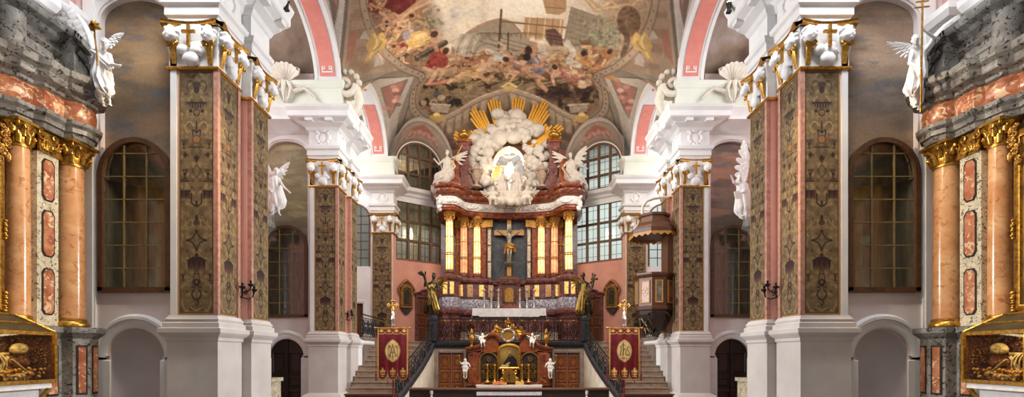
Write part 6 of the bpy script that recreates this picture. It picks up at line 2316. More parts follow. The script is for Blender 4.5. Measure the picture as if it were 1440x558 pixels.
# ---- crucifix, tabernacle, candlesticks, mensa
cx_ = thing('crucifix', 'large wooden crucifix with a silvery Christ figure before the dark slab', 'crucifix', (0, 30.2, 6.6))
MB().box(-.13, .13, .0, .12, 0, 3.75).build('upright', M['inlay'], cx_)
MB().box(-.9, .9, -.02, .1, 2.72, 3.02).build('crossbeam', M['inlay'], cx_)
MB().box(-.12, .12, -.04, 0, 3.05, 3.4).build('title_plate', M['palemarble'], cx_)
tbn = thing('high_tabernacle', 'dark brown columned tabernacle on the high altar below the crucifix', 'tabernacle', (0, 28.6, 4.62))
MB().box(-.62, .62, -.3, .4, 0, .35).build('plinth', M['purplemarble'], tbn)
MB().box(-.42, .42, -.2, .4, .35, 1.5).build('case', M['wood'], tbn)
for x in (-.6, -.48, .48, .6):
    MB().lathe([(0, .35), (.06, .35), (.04, .42), (.045, 1.0), (.035, 1.4), (.06, 1.5), (0, 1.5)], (x * .95, -.25, 0), 10).build('column', M['purplemarble'], tbn, 60)
MB().prism(arch(0, .45, 1.05, .24, 12), lambda a, b, w: (a, -w, b), .2, .24).build('door', M['oldgold'], tbn)
MB().sweep(arch(0, .45, 1.05, .24, 12), [(0, .2), (0, .27), (.05, .27), (.05, .2)], lambda a, b, w: (a, -w, b)).build('door_frame', M['purplemarble'], tbn, 50)
MB().sweep([(-.68, .4), (-.68, -.3), (.68, -.3), (.68, .4)], [(-.3, 1.5), (0, 1.5), (.06, 1.58), (.08, 1.66), (.1, 1.72), (-.4, 1.78)], side=-1).build('cornice', M['purplemarble'], tbn)
MB().sweep([(-.6, .4), (-.6, -.2), (.6, -.2), (.6, .4)], [(-.1, 1.76), (0, 1.76), (-.1, 1.9), (-.3, 2.0), (-.6, 2.05)], side=-1).build('roof', M['wood'], tbn)
cs0 = None
for i, px in enumerate((681, 691, 701, 731, 741, 751)):
    X = (px - CX) * 28.0 / F
    nm = ['first', 'second', 'third', 'fourth', 'fifth', 'sixth'][i]
    lb = 'tall silver candlestick on the high altar, %s from the left' % nm
    if cs0 is None:
        cs0 = c = candlestick('altar_candlestick', lb, M['silver'], (X, 28.0, 4.6), 1.4, 'silver candlesticks of the high altar', .2, .06)
    else:
        c = copy_tree(cs0)
        c.location = (X, 28.0, 4.6)
        c['label'] = lb
MB().box(-1.9, 1.9, 27.3, 28.6, 3.3, 4.52).build('altar_table', M['purplemarble'], ha)
MB().box(-2.6, 2.6, 26.6, 29.0, ST, 3.3).build('altar_steps', M['frame_stone'], ha)
mc = MB().box(-2.0, 2.0, 27.1, 28.3, 4.55, 4.6)
n = 40
vs = []
for i in range(n + 1):
    x = -2.0 + 4.0 * i / n
    vs += [(x, 27.1 - .02 * math.sin(i * 1.9) - .02, 4.58), (x * 1.0, 27.06 - .05 * math.sin(i * 1.9 + .6), 4.2 - .06 * (abs(x) < 1.7))]
mc.add(vs, [(2 * i, 2 * i + 1, 2 * i + 3, 2 * i + 2) for i in range(n)])
for q in (-1, 1):
    vs = []
    for i in range(9):
        y = 27.1 + 1.2 * i / 8
        vs += [(q * 2.0, y, 4.58), (q * (2.03 + .04 * math.sin(i * 2)), y, 4.05 - .1 * (1 - i / 8))]
    mc.add(vs, [(2 * i, 2 * i + 1, 2 * i + 3, 2 * i + 2) for i in range(8)])
tag(mc.build('altar_cloth', M['linen'], None, 60), 'plain white cloth hanging over the high altar table behind the railing', 'altar cloth')
# ================================================================ sculpted figures
def V3(*a):
    return np.array(a, float)


def unit(v):
    v = np.array(v, float)
    return v / (np.linalg.norm(v) + 1e-9)


def head(c, pos, face, S, hair='curls', up=(0, 0, 1), seed=1):
    f = unit(face)
    r = unit(np.cross(f, unit(up)))
    u = np.cross(r, f)
    R = np.stack([r, f, u], 1)
    W = lambda a, b, d: V3(*pos) + S * (r * a + f * b + u * d)
    c.ell(W(0, -.01, .03), (.075 * S, .095 * S, .092 * S), .015 * S, R)
    c.ell(W(0, .02, -.05), (.058 * S, .065 * S, .075 * S), .03 * S, R)
    for q in (-1, 1):
        c.ell(W(q * .034, .088, .012), (.02 * S, .016 * S, .013 * S), .012 * S, R, True)
        c.ell(W(q * .034, .076, .012), (.014 * S, .012 * S, .011 * S), .006 * S, R)
        c.ell(W(q * .076, .0, -.01), (.012 * S, .022 * S, .032 * S), .01 * S, R)
        c.ell(W(q * .04, .06, -.035), (.024 * S, .02 * S, .024 * S), .02 * S, R)
    c.cap(W(0, .088, .02), W(0, .108, -.02), .009 * S, .015 * S, .014 * S)
    c.ell(W(0, .086, .036), (.05 * S, .014 * S, .012 * S), .015 * S, R)
    c.ell(W(0, .096, -.055), (.026 * S, .01 * S, .004 * S), .006 * S, R, True)
    c.ell(W(0, .085, -.066), (.024 * S, .012 * S, .008 * S), .01 * S, R)
    c.ell(W(0, .07, -.098), (.026 * S, .022 * S, .02 * S), .02 * S, R)
    q = random.Random(seed)
    k = 34 if hair != 'long' else 44
    for i in range(k):
        a, t = q.uniform(0, 2 * PI), q.uniform(0, 1.75)
        d = V3(math.sin(t) * math.cos(a), math.sin(t) * math.sin(a), math.cos(t))
        if d[1] > .35 and d[2] < .72:
            continue
        c.ell(W(d[0] * .083, d[1] * .1 - .01, d[2] * .1 + .03), q.uniform(.018, .032) * S, .01 * S)
    if hair == 'long':
        for i in range(14):
            x = q.uniform(-.08, .08)
            c.cap(W(x, -.07, .0), W(x * 1.3, -.06 + abs(x) * .4, -.2), .026 * S, .018 * S, .015 * S)
    if hair == 'beard':
        for i in range(10):
            x = q.uniform(-.04, .04)
            c.cap(W(x, .065, -.08), W(x * .7, .07, -.15 - q.uniform(0, .04)), .018 * S, .01 * S, .012 * S)


def hand(c, wrist, tip, side, S, curl=.35, palm=(0, -1, 0)):
    """palm with four unequal fingers and a thumb leaving its side; tip is where the palm points"""
    w, d = V3(*wrist), unit(V3(*tip) - V3(*wrist))
    n = V3(*palm) - d * (V3(*palm) @ d)
    n = unit(n)
    t = np.cross(d, n) * side
    A = lambda a, b, e: w + S * (d * a + t * b + n * e)
    R = np.stack([d, t, n], 1)
    c.ell(A(.045, 0, 0), (.052 * S, .04 * S, .016 * S), .015 * S, R)
    for b, l in ((.031, .068), (.011, .078), (-.01, .072), (-.029, .056)):
        k1, k2 = A(.088, b, 0), A(.088 + l * .55, b * 1.15, l * curl * .55)
        k3 = A(.088 + l * (.95 - curl * .4), b * 1.2, l * curl * 1.5)
        c.cap(k1, k2, .0095 * S, .0085 * S, .004 * S).cap(k2, k3, .0085 * S, .007 * S, .004 * S)
    c.cap(A(.02, .036, .004), A(.055, .064, .014), .013 * S, .01 * S, .008 * S).cap(A(.055, .064, .014), A(.088, .066, .028), .01 * S, .008 * S, .004 * S)


def limb(c, pts, rs, k=.02):
    for a, b, r0, r1 in zip(pts, pts[1:], rs, rs[1:]):
        c.cap(a, b, r0, r1, k)


def human(c, J, S, face=(0, -1, 0), hair='curls', chub=1., hands=True, up=(0, 0, 1), seed=1, bare_legs=True):
    J = {k: V3(*v) for k, v in J.items()}
    head(c, J['head'], face, S * (1.0 if chub < 1.2 else 1.08), hair, up, seed)
    c.cap(J['neck'], J['head'] - V3(0, 0, .03 * S), .05 * S * chub, .045 * S * chub, .03 * S)
    ax = unit(J['shR'] - J['shL'])
    ay = unit(J['neck'] - J['pelvis'])
    az = np.cross(ax, ay)
    R = np.stack([ax, unit(np.cross(az, ax)), unit(az)], 1)
    ch_ = J['pelvis'] + (J['neck'] - J['pelvis']) * .7
    c.ell(ch_, (.155 * S * chub, .19 * S, .105 * S * chub), .06 * S, R)
    c.ell(J['pelvis'] + (J['neck'] - J['pelvis']) * .3, (.125 * S * chub, .16 * S, .1 * S * chub), .07 * S, R)
    c.ell(J['pelvis'], (.15 * S * chub, .12 * S, .115 * S * chub), .07 * S, R)
    for q in 'LR':
        limb(c, [J['neck'] - ay * .03 * S, J['sh' + q]], [.055 * S, .062 * S * chub], .05 * S)
        limb(c, [J['sh' + q], J['el' + q], J['ha' + q]], [.056 * S * chub, .044 * S * chub, .028 * S * chub], .02 * S)
        m = J['sh' + q] * .6 + J['el' + q] * .4
        c.ell(m, .05 * S * chub, .03 * S)
        fd = unit(J['ha' + q] - J['el' + q])
        if hands:
            hand(c, J['ha' + q], J['ha' + q] + fd, 1 if q == 'R' else -1, S * (.95 if chub < 1.2 else .8), .4)
        if bare_legs:
            hip = J['pelvis'] + ax * (.09 if q == 'R' else -.09) * S
            limb(c, [hip, J['kn' + q], J['ft' + q]], [.088 * S * chub, .056 * S * chub, .036 * S * chub], .03 * S)
            c.ell(J['kn' + q] * .62 + J['ft' + q] * .38 + V3(0, .012 * S, 0), (.05 * S * chub, .052 * S * chub, .075 * S), .03 * S)
            to = J.get('to' + q, J['ft' + q] + V3(0, -.14 * S, -.07 * S))
            limb(c, [J['ft' + q] + V3(0, .02 * S, -.02 * S), to], [.036 * S, .024 * S], .02 * S)
            tv = unit(to - J['ft' + q])
            tx_ = unit(np.cross(tv, V3(0, 0, 1)))
            for k in range(5):
                c.cap(to + tx_ * (k - 2) * .016 * S, to + tx_ * (k - 2) * .018 * S + tv * (.045 - abs(k - 1.2) * .006) * S, .011 * S, .009 * S, .004 * S)


def wing(mb, root, tip, fall, n=13, thick=.012, w0=.07):
    """layered feathers: a bowed leading edge from root to tip, feathers falling along `fall`"""
    root, tip, fall = Vector(root), Vector(tip), Vector(fall)
    L = (tip - root).length
    nrm = (tip - root).cross(fall).normalized()
    if nrm.y > 0:
        nrm = -nrm
    bow = -fall.normalized() * L * .12
    edge = [root.lerp(tip, i / 20) + bow * math.sin(PI * min(1, i / 20 * 1.15)) for i in range(21)]
    mb.tube(edge, [w0 * (1.1 - .9 * i / 20) for i in range(21)], 8)
    for row, (l0, off) in enumerate(((1.0, .0), (.66, .014), (.4, .028))):
        for i in range(n):
            t = (i + .5 * (row % 2)) / n
            b = edge[min(20, int(t * 20))]
            d = (fall.normalized() * (1 - t * .75) + (tip - root).normalized() * (.25 + t * 1.1)).normalized()
            ln = l0 * fall.length * (.55 + .55 * math.sin(PI * (.2 + .6 * t))) * (1 if row else 1 + .25 * t)
            sd = nrm.cross(d).normalized()
            w_ = L / n * (1.45 - .5 * t)
            c0 = b + nrm * (off + .01)
            ring = []
            for k, (a, q) in enumerate(((0, .5), (.35, .62), (.7, .58), (.9, .38), (1., .0))):
                p = c0 + d * ln * a
                ring.append((p + sd * w_ * q, p - sd * w_ * q, p + nrm * (thick + .012)))
            vs = [v for r_ in ring for v in r_]
            mb.add(vs, [(k * 3, k * 3 + 3, k * 3 + 5, k * 3 + 2) for k in range(4)] + [(k * 3 + 2, k * 3 + 5, k * 3 + 4, k * 3 + 1) for k in range(4)] + [(k * 3 + 1, k * 3 + 4, k * 3 + 3, k * 3) for k in range(4)])
    return mb


def at(Y):
    return lambda px, py, dy=0.: tuple(P(px, py, Y + dy))


# ---- big angels on the nearest side altars
q = at(11.2)
an = thing('angel_statue', 'white winged angel holding a gilded lily stem, at the corner of the left marble altar', 'statue', (0, 0, 0), 0, 'white angel statues')
c = Clay()
S = .84
J = dict(head=q(148, 62, -.12), neck=q(145, 73, -.05), pelvis=q(143, 106), shL=q(136, 77), elL=q(129, 72, -.2), haL=q(135, 76, -.33),
         shR=q(154, 78, -.02), elR=q(158, 91, -.12), haR=q(167, 92, -.2), knL=q(140, 124, -.18), ftL=q(144, 142, .02), knR=q(151, 124, -.15), ftR=q(153, 139, .05),
         toL=q(146, 148, -.05), toR=q(155, 147, -.02))
human(c, J, S, (.55, -1, -.25), 'curls', seed=5)
c.cap(q(146, 82), q(142, 108, -.03), .13, .16, .05, (.03, 9, .5, 2)).cap(q(141, 104), q(148, 124, -.06), .14, .15, .05, (.035, 8, 1.5, 1)).cap(q(140, 106, .02), q(139, 134, .06), .15, .07, .05, (.035, 7, 0, 2))
c.cap(q(152, 106), q(157, 118, .02), .1, .03, .05, (.025, 6, 2, 1)).cap(q(134, 84, .06), q(138, 120, .1), .08, .08, .05, (.025, 5, 1, 0))
c.cap(q(138, 78, -.06), q(152, 92, -.1), .06, .09, .05, (.015, 6, 0, 1))
c.build('figure', M['stucco'], an, .0125)
wm = wing(MB(), q(133, 72, .12), q(72, -6, .25), (P(118, 82, 11.4) - P(133, 52, 11.4)) * .95, 13, .015, .075)
wm.build('wing', M['stucco'], an, 60)
wing(MB(), q(152, 63, .1), q(168, 49, .15), (P(162, 66, 11.3) - P(158, 58, 11.3)), 6, .012, .05).build('wing', M['stucco'], an, 60)
lm = MB().tube([q(137, 92, -.4), q(136, 74, -.4), q(133, 50, -.38), q(133, 36, -.36)], .018, 7)
for (px, py, ln_, an_) in ((133, 28, .22, 90), (127, 34, .2, 150), (140, 33, .2, 30), (128, 43, .17, 190), (143, 41, .2, 350), (133, 45, .14, 260)):
    b = Vector(q(133, 40, -.38))
    e = Vector(q(px, py, -.42))
    lm.tube([b, b.lerp(e, .5) + Vector((0, -.05, .01)), e], [.03, .055, .012], 6)
lm.build('lily_stem', M['gold'], an, 60)

an = thing('angel_statue', 'white winged angel gripping a tall gilded cross staff, on the right marble altar', 'statue', (0, 0, 0), 0, 'white angel statues')
c = Clay()
J = dict(head=q(1287, 57, -.12), neck=q(1291, 67, -.05), pelvis=q(1290, 104), shL=q(1283, 73, -.02), elL=q(1279, 89, -.12), haL=q(1290, 94, -.27),
         shR=q(1303, 70), elR=q(1318, 56, -.14), haR=q(1301, 44, -.27), knL=q(1285, 124, -.15), ftL=q(1288, 144, 0), knR=q(1294, 126, -.12), ftR=q(1293, 146, .02),
         toL=q(1286, 150, -.08), toR=q(1292, 153, -.06))
human(c, J, S, (-.5, -1, -.3), 'curls', seed=9)
c.cap(q(1292, 80), q(1289, 108, -.03), .13, .16, .05, (.03, 9, .5, 2)).cap(q(1289, 102), q(1284, 124, -.05), .14, .14, .05, (.035, 8, 1.5, 1)).cap(q(1289, 108), q(1290, 142, .02), .16, .08, .05, (.04, 8, 0, 2))
c.cap(q(1298, 74, .05), q(1316, 72, .12), .08, .06, .05, (.02, 6, 0, 1)).cap(q(1300, 90, .06), q(1297, 122, .08), .07, .08, .05, (.025, 5, 1, 0))
c.cap(q(1310, 62, -.1), q(1300, 72, -.02), .07, .09, .04, (.012, 6, 0, 1))
c.build('figure', M['stucco'], an, .0125)
wing(MB(), q(1304, 72, .12), q(1390, 10, .25), (P(1336, 82, 11.4) - P(1318, 56, 11.4)) * .9, 13, .015, .075).build('wing', M['stucco'], an, 60)
wing(MB(), q(1283, 68, .1), q(1269, 62, .15), (P(1268, 84, 11.3) - P(1276, 66, 11.3)), 7, .012, .045).build('wing', M['stucco'], an, 60)
st = MB().tube([q(1294.5, 158, -.33), q(1297.5, -8, -.33)], .02, 8)
st.tube([q(1288, 3, -.33), q(1306, 1, -.33)], .017, 6).tube([q(1286, 11, -.33), q(1307, 9, -.33)], .017, 6).ball(q(1297.5, -9, -.33), .03)
st.build('cross_staff', M['gold'], an, 60)

# ---- angels of the second chapels
q = at(19.2)
an = thing('angel_statue', 'white angel leaning out with an open arm, partly behind the nearest left pier', 'statue', (0, 0, 0), 0, 'white angel statues')
c = Clay()
S = 1.0
J = dict(head=q(389, 241, -.15), neck=q(386, 249, -.08), pelvis=q(385, 274), shL=q(379, 253), elL=q(374, 262, -.2), haL=q(380, 268, -.3), shR=q(392, 252), elR=q(399, 263, -.2), haR=q(407, 270, -.35),
         knL=q(384, 289, -.2), ftL=q(384, 300), knR=q(391, 287, -.15), ftR=q(392, 299), toR=q(394, 302, -.1))
human(c, J, S, (.5, -1, -.3), 'curls', seed=3)
c.cap(q(387, 256), q(390, 282), .2, .3, .06, (.04, 8, 0, 2)).cap(q(383, 262), q(380, 290), .2, .25, .06, (.04, 7, 1, 1)).cap(q(384, 246, .05), q(396, 241, .02), .13, .1, .05, (.02, 6, 0, 1))
c.build('figure', M['stucco'], an, .02)
wing(MB(), q(380, 252, .15), q(372, 226, .2), (P(370, 246, 19.3) - P(378, 240, 19.3)) * 1.4, 8).build('wing', M['stucco'], an, 60)
wing(MB(), q(389, 248, .2), q(400, 233, .2), (P(398, 248, 19.3) - P(393, 240, 19.3)) * 1.1, 7).build('wing', M['stucco'], an, 60)
an = thing('angel_statue', 'white angel with one wing raised upright and a small book, beside the nearest right pier', 'statue', (0, 0, 0), 0, 'white angel statues')
c = Clay()
J = dict(head=q(1040, 250, -.15), neck=q(1043, 257, -.08), pelvis=q(1044, 278), shL=q(1038, 260), elL=q(1032, 256, -.25), haL=q(1029, 249, -.35), shR=q(1050, 260), elR=q(1046, 270, -.25), haR=q(1039, 272, -.35),
         knL=q(1042, 291, -.2), ftL=q(1043, 302), knR=q(1048, 291, -.15), ftR=q(1050, 303))
human(c, J, S, (-.6, -1, -.2), 'curls', seed=4)
c.cap(q(1044, 264), q(1044, 292), .2, .28, .06, (.04, 8, 0, 2)).cap(q(1046, 270), q(1047, 300), .22, .2, .06, (.04, 7, 1, 1))
c.build('figure', M['stucco'], an, .02)
wing(MB(), q(1047, 256, .15), q(1049, 208, .2), (P(1036, 250, 19.3) - P(1046, 240, 19.3)) * 1.15, 9).build('wing', M['stucco'], an, 60)
MB().obox(q(1037, 274, -.4), (.1, 0, .02), (0, .03, 0), (-.03, 0, .14)).build('book', M['stucco'], an)
for s, px, sd in ((-1, 380, 'left'), (1, 1051, 'right')):
    o = P(px, 278, 19.5)
    al = thing('chapel_altar', 'dark marble altar corner carrying the angel beside the nearest %s pier' % sd, 'altar', (o.x, 19.5, 0), 0, 'marble side altars of the second chapels')
    MB().lathe([(0, .02), (.4, .02), (.4, 7.0), (0, 7.0)], (s * .75, -.2, 0), 14).build('altar_body', M['greymarble'], al, 60)
    MB().lathe([(0, 6.5), (.2, 6.95), (.3, 7.02), (.4, 7.1), (.34, 7.4), (.36, 8.0), (.46, 8.1), (.5, 8.25), (.3, 8.3), (0, 8.3)], (s * .3, .2, 0), 14).build('altar_corner', M['greymarble'], al, 60)
    MB().tube(spiral((s * .1, 7.2), .03, .22, 0, -s * 1.3, 16, lambda a, b: (a, -.35, b)), .09, 7).build('scroll', M['greymarble'], al, 60)

# ---- seated angels on the high altar
for nm, sd, mir in (('left', 'left end, arm raised', 1), ('right', 'right end, arm stretched outward', -1)):
    q0 = at(28.5)
    an = thing('angel_statue', 'white seated angel on the high altar pediment, %s' % sd, 'statue', (0, 0, 0), 0, 'white angel statues')
    c = Clay()
    if mir == 1:
        q = q0
        J = dict(head=q(629, 215, -.1), neck=q(629, 222), pelvis=q(632, 243), shL=q(624, 225), elL=q(617, 231, -.2), haL=q(612, 225, -.3), shR=q(635, 225), elR=q(640, 234, -.1), haR=q(636, 240, -.25),
                 knL=q(620, 248, -.45), ftL=q(613, 262, -.3), knR=q(627, 252, -.45), ftR=q(623, 266, -.3))
        human(c, J, 1.25, (-.3, -1, .15), 'curls', seed=6)
        c.cap(q(630, 228), q(630, 246), .26, .36, .08, (.04, 8, 0, 1)).cap(q(630, 244, -.1), q(619, 250, -.3), .34, .3, .08, (.05, 7, 0, 2)).cap(q(620, 250, -.3), q(614, 266, -.2), .3, .26, .08, (.06, 8, 1, 2)).cap(q(627, 250, -.3), q(625, 268, -.2), .28, .22, .08, (.05, 7, 2, 2))
        wing(MB(), q(634, 227, .2), q(644, 218, .3), (P(643, 240, 28.7) - P(638, 226, 28.7)), 7).build('wing', M['cloud'], an, 60)
        MB().tube([q(634, 232, -.3), q(650, 204, -.1)], .03, 6).build('gilded_trumpet', M['gold'], an)
    else:
        q = q0
        J = dict(head=q(802, 219, -.1), neck=q(803, 226), pelvis=q(801, 246), shL=q(797, 229), elL=q(791, 236, -.2), haL=q(794, 242, -.35), shR=q(809, 229), elR=q(817, 233, -.2), haR=q(824, 236, -.35),
                 knL=q(806, 254, -.45), ftL=q(811, 266, -.3), knR=q(814, 250, -.45), ftR=q(819, 260, -.3))
        human(c, J, 1.25, (.3, -1, 0), 'curls', seed=8)
        c.cap(q(803, 231), q(802, 248), .26, .36, .08, (.04, 8, 0, 1)).cap(q(802, 246, -.1), q(813, 251, -.3), .34, .3, .08, (.05, 7, 0, 2)).cap(q(813, 251, -.3), q(820, 263, -.2), .3, .24, .08, (.06, 8, 1, 2)).cap(q(806, 253, -.3), q(809, 268, -.2), .28, .22, .08, (.05, 7, 2, 2))
        wing(MB(), q(800, 229, .2), q(790, 219, .3), (P(793, 243, 28.7) - P(796, 228, 28.7)), 7).build('wing', M['cloud'], an, 60)
        wing(MB(), q(808, 228, .25), q(817, 212, .3), (P(818, 232, 28.7) - P(811, 222, 28.7)), 6).build('wing', M['cloud'], an, 60)
        MB().tube([q(789, 230, -.5), q(812, 264, -.5)], .025, 6).build('gilded_staff', M['gold'], an)
    c.build('figure', M['cloud'], an, .025)

# ---- white group in the glowing opening, and two putti at its foot
q = at(29.2)
gp = thing('statue_group', 'white group of seated figures on a cloud inside the glowing opening of the high altar', 'statue', (0, 0, 0))
for k, (px, py, fx, sd) in enumerate(((706, 240, .4, 11), (727, 236, -.4, 12))):
    c = Clay()
    J = dict(head=q(px, py, -.1), neck=q(px, py + 7), pelvis=q(px + (2 if k == 0 else -2), py + 25), shL=q(px - 6, py + 10), elL=q(px - 11, py + 17, -.2), haL=q(px - 8 if k == 0 else px - 16, py + 22 if k == 0 else py + 15, -.35),
             shR=q(px + 6, py + 10), elR=q(px + 11, py + 17, -.2), haR=q(px + 16 if k == 0 else px + 8, py + 14 if k == 0 else py + 23, -.35),
             knL=q(px - 5, py + 31, -.4), ftL=q(px - 6, py + 43, -.3), knR=q(px + 4, py + 31, -.4), ftR=q(px + 4, py + 43, -.3))
    human(c, J, 1.2, (fx, -1, -.1), 'long' if k == 0 else 'beard', seed=sd)
    c.cap(q(px, py + 12), q(px, py + 28), .28, .36, .08, (.04, 8, 0, 1)).cap(q(px, py + 27, -.1), q(px - 2, py + 43, -.25), .36, .38, .08, (.05, 9, 0, 2))
    c.build('seated_figure', M['cloud'], gp, .025)
c = Clay()
for i in range(16):
    c.ell(q(694 + i * 3.0, 282 + 2 * math.sin(i * 1.7), -.5 - .1 * math.sin(i)), rc.uniform(.2, .32), .06)
c.ell(q(716, 274, -.3), (.6, .4, .25), .1)
c.build('cloud_seat', M['cloud'], gp, .035)
hd = Clay().ell((0, 0, 0), (.18, .12, .1), .03).cap((0, -.05, .02), (0, -.17, .07), .06, .05, .03)
hd.cap((-.1, 0, 0), (-.45, .05, .18), .08, .03, .04).cap((.1, 0, 0), (.45, .05, .18), .08, .03, .04).cap((0, .1, 0), (0, .28, -.05), .07, .1, .04)
hd.build('dove', M['stucco'], gp, .02, q(716, 222, 0))


def putto(name, label, pos, S, face, arms, mat, group, res=.012, knees=None, rz=0., winged=True):
    t = thing(name, label, 'statue', pos, rz, group)
    c = Clay()
    (eL, hL), (eR, hR) = arms
    kn = knees or ((-.1, -.2, .02), (-.12, -.1, -.2), (.11, -.2, .04), (.14, -.12, -.18))
    sc_ = lambda v: tuple(S * k for k in v)
    J = dict(head=sc_((0, -.03, .5)), neck=sc_((0, 0, .38)), pelvis=sc_((0, 0, .06)), shL=sc_((-.12, 0, .34)), elL=sc_(eL), haL=sc_(hL), shR=sc_((.12, 0, .34)), elR=sc_(eR), haR=sc_(hR),
             knL=sc_(kn[0]), ftL=sc_(kn[1]), knR=sc_(kn[2]), ftR=sc_(kn[3]))
    human(c, J, S * .95, face, 'curls', 1.3, seed=int(S * 100))
    c.cap(sc_((-.14, -.04, .08)), sc_((.16, -.06, .04)), .08 * S, .09 * S, .04 * S, (.02 * S, 5, 0, 1))
    c.build('figure', mat, t, res)
    wm = MB()
    for q_ in (-1, 1) if winged else ():
        wing(wm, Vector(sc_((q_ * .07, .1, .3))), Vector(sc_((q_ * .34, .16, .46))), Vector(sc_((q_ * .1, .05, -.26))), 7, .008, .025)
    if winged:
        wm.build('wings', mat, t, 60)
    return t


putto('putto', 'white putto seated on the cornice at the lower left of the glowing opening', P(693, 282, 28.5), 1.25, (.3, -1, .3), (((-.26, -.1, .26), (-.34, -.2, .4)), ((.24, -.12, .24), (.3, -.25, .3))), M['cloud'], 'white putti', .022)
putto('putto', 'white putto seated on the cornice at the lower right of the glowing opening', P(741, 281, 28.5), 1.25, (-.3, -1, .3), (((-.26, -.1, .22), (-.3, -.25, .16)), ((.26, -.1, .3), (.36, -.2, .44))), M['cloud'], 'white putti', .022)
putto('putto', 'small white putto standing beside the new left shoulder of the low altar pediment'.replace('new ', ''), Vector((lx(679), 24.0, 2.72)), .62, (.5, -1, .1), (((-.24, -.08, .28), (-.2, -.2, .12)), ((.26, -.08, .4), (.38, -.16, .5))), M['stucco'], 'white putti of the low altar', .014,
      ((-.1, -.16, -.12), (-.08, -.04, -.36), (.12, -.18, -.08), (.16, -.02, -.3)))
putto('putto', 'small white putto leaning at the right shoulder of the low altar pediment', Vector((lx(748), 24.0, 2.72)), .62, (-.5, -1, .1), (((-.26, -.08, .36), (-.4, -.14, .44)), ((.24, -.08, .24), (.2, -.2, .1))), M['stucco'], 'white putti of the low altar', .014,
      ((-.12, -.18, -.08), (-.16, -.02, -.3), (.1, -.16, -.12), (.08, -.04, -.36)))
# statuettes at the sides of the low altar, carrying torches
for s, px, sd in ((-1, 655, 'left'), (1, 773, 'right')):
    t = putto('putto', 'white half-draped statuette raising a gilded torch before the %s walnut door' % sd, Vector((lx(px), 24.0, 1.42)), .74, (-s * .5, -1, 0), (((-.24, -.1, .3), (-.32, -.18, .42 if s < 0 else .16)), ((.24, -.1, .3), (.32, -.18, .16 if s < 0 else .42))), M['stucco'],
              'torch-bearing statuettes of the low altar', .014, ((-.08, -.1, -.2), (-.08, -.0, -.5), (.08, -.12, -.2), (.09, 0, -.5)), winged=False)
    MB().tube([(s * .25, -.16, .22), (s * .27, -.16, .55)], [.015, .03], 7).ball((s * .27, -.16, .6), (.04, .04, .06)).build('torch', M['gold'], t, 60)
    MB().lathe([(0, -.5), (.12, -.48), (.1, -.43), (0, -.42)], (0, 0, 0), 12).tube([(0, .2, -.5), (0, .1, -.6), (0, 0, -.48)], .04, 6).build('bracket', M['gold'], t, 60)

# ---- Christ of the crucifix
c = Clay()
J = dict(head=(.05, -.2, 2.95), neck=(.0, -.13, 2.78), pelvis=(.02, -.14, 2.02), shL=(-.2, -.1, 2.68), elL=(-.46, -.07, 2.82), haL=(-.7, -.05, 3.0), shR=(.2, -.1, 2.68), elR=(.46, -.07, 2.82), haR=(.7, -.05, 3.0),
         knL=(-.06, -.28, 1.52), ftL=(-.02, -.12, 1.05), knR=(.1, -.28, 1.52), ftR=(.04, -.12, 1.05), toL=(-.02, -.2, .9), toR=(.04, -.2, .9))
human(c, J, 1.12, (.25, -1, -.5), 'long', seed=2)
M['greyfig'] = mat_noise('silver_grey_figure', [(.3, '#6e675f'), (.7, '#a79f95')], 8, 4, .4, metal=.25)
c.build('christ_figure', M['greyfig'], cx_, .018)
c = Clay()
c.cap((-.12, -.16, 2.02), (.16, -.18, 1.98), .17, .18, .05, (.03, 7, 0, 1)).cap((.2, -.18, 2.05), (.34, -.14, 1.7), .1, .05, .04, (.03, 6, 0, 1)).cap((-.18, -.18, 1.95), (-.26, -.16, 1.6), .09, .05, .04, (.02, 5, 0, 1)).cap((.05, -.2, 1.95), (.02, -.22, 1.66), .16, .08, .05, (.03, 7, 0, 1))
c.build('loincloth', M['oldgold'], cx_, .02)
MB().lathe([(0, .82), (.1, .84), (.28, .98), (.3, 1.04), (.2, 1.02), (0, .98)], (0, -.1, 0), 14).build('foot_bowl', M['greyfig'], cx_, 60)

# ---- gilded bronze angels on the newels
q = at(24.9)
an = thing('bronze_angel', 'dark bronze angel in gilded drapery lifting a branch, on the left newel post', 'statue', (0, 0, 0), 0, 'bronze angels of the choir railing')
c = Clay()
J = dict(head=q(610, 388, -.08), neck=q(609, 395), pelvis=q(608, 416), shL=q(603, 399), elL=q(597, 402, -.15), haL=q(598, 393, -.25), shR=q(615, 399), elR=q(617, 408, -.15), haR=q(609, 405, -.3),
         knL=q(604, 428, -.15), ftL=q(604, 441), knR=q(611, 428, -.1), ftR=q(611, 441.5), toL=q(602, 444.3, -.15), toR=q(612, 444.3, -.15))
human(c, J, 1.15, (-.3, -1, -.2), 'curls', seed=14)
c.cap(q(607, 416, .05), q(600, 437, .1), .15, .13, .05, (.05, 7, 0, 2))
c.build('figure', M['bronze'], an, .018)
c = Clay()
c.cap(q(608, 403), q(607, 416, -.03), .16, .18, .05, (.03, 8, 0, 2)).cap(q(608, 413, -.04), q(613, 434, -.04), .17, .14, .05, (.045, 8, 0, 2)).cap(q(606, 413, -.06), q(603, 428, -.1), .12, .05, .05, (.03, 6, 0, 1)).cap(q(602, 402, -.1), q(605, 418, -.12), .07, .09, .04, (.03, 6, 0, 1))
c.build('drapery', M['giltbronze'], an, .02)
wing(MB(), q(615, 397, .1), q(620, 393, .15), (P(617, 414, 25) - P(617, 397, 25)) * .9, 7, .012, .05).build('wing', M['giltbronze'], an, 60)
bm = MB().tube([q(606, 410, -.35), q(600, 400, -.3), q(597, 388, -.25)], [.03, .05, .08], 7)
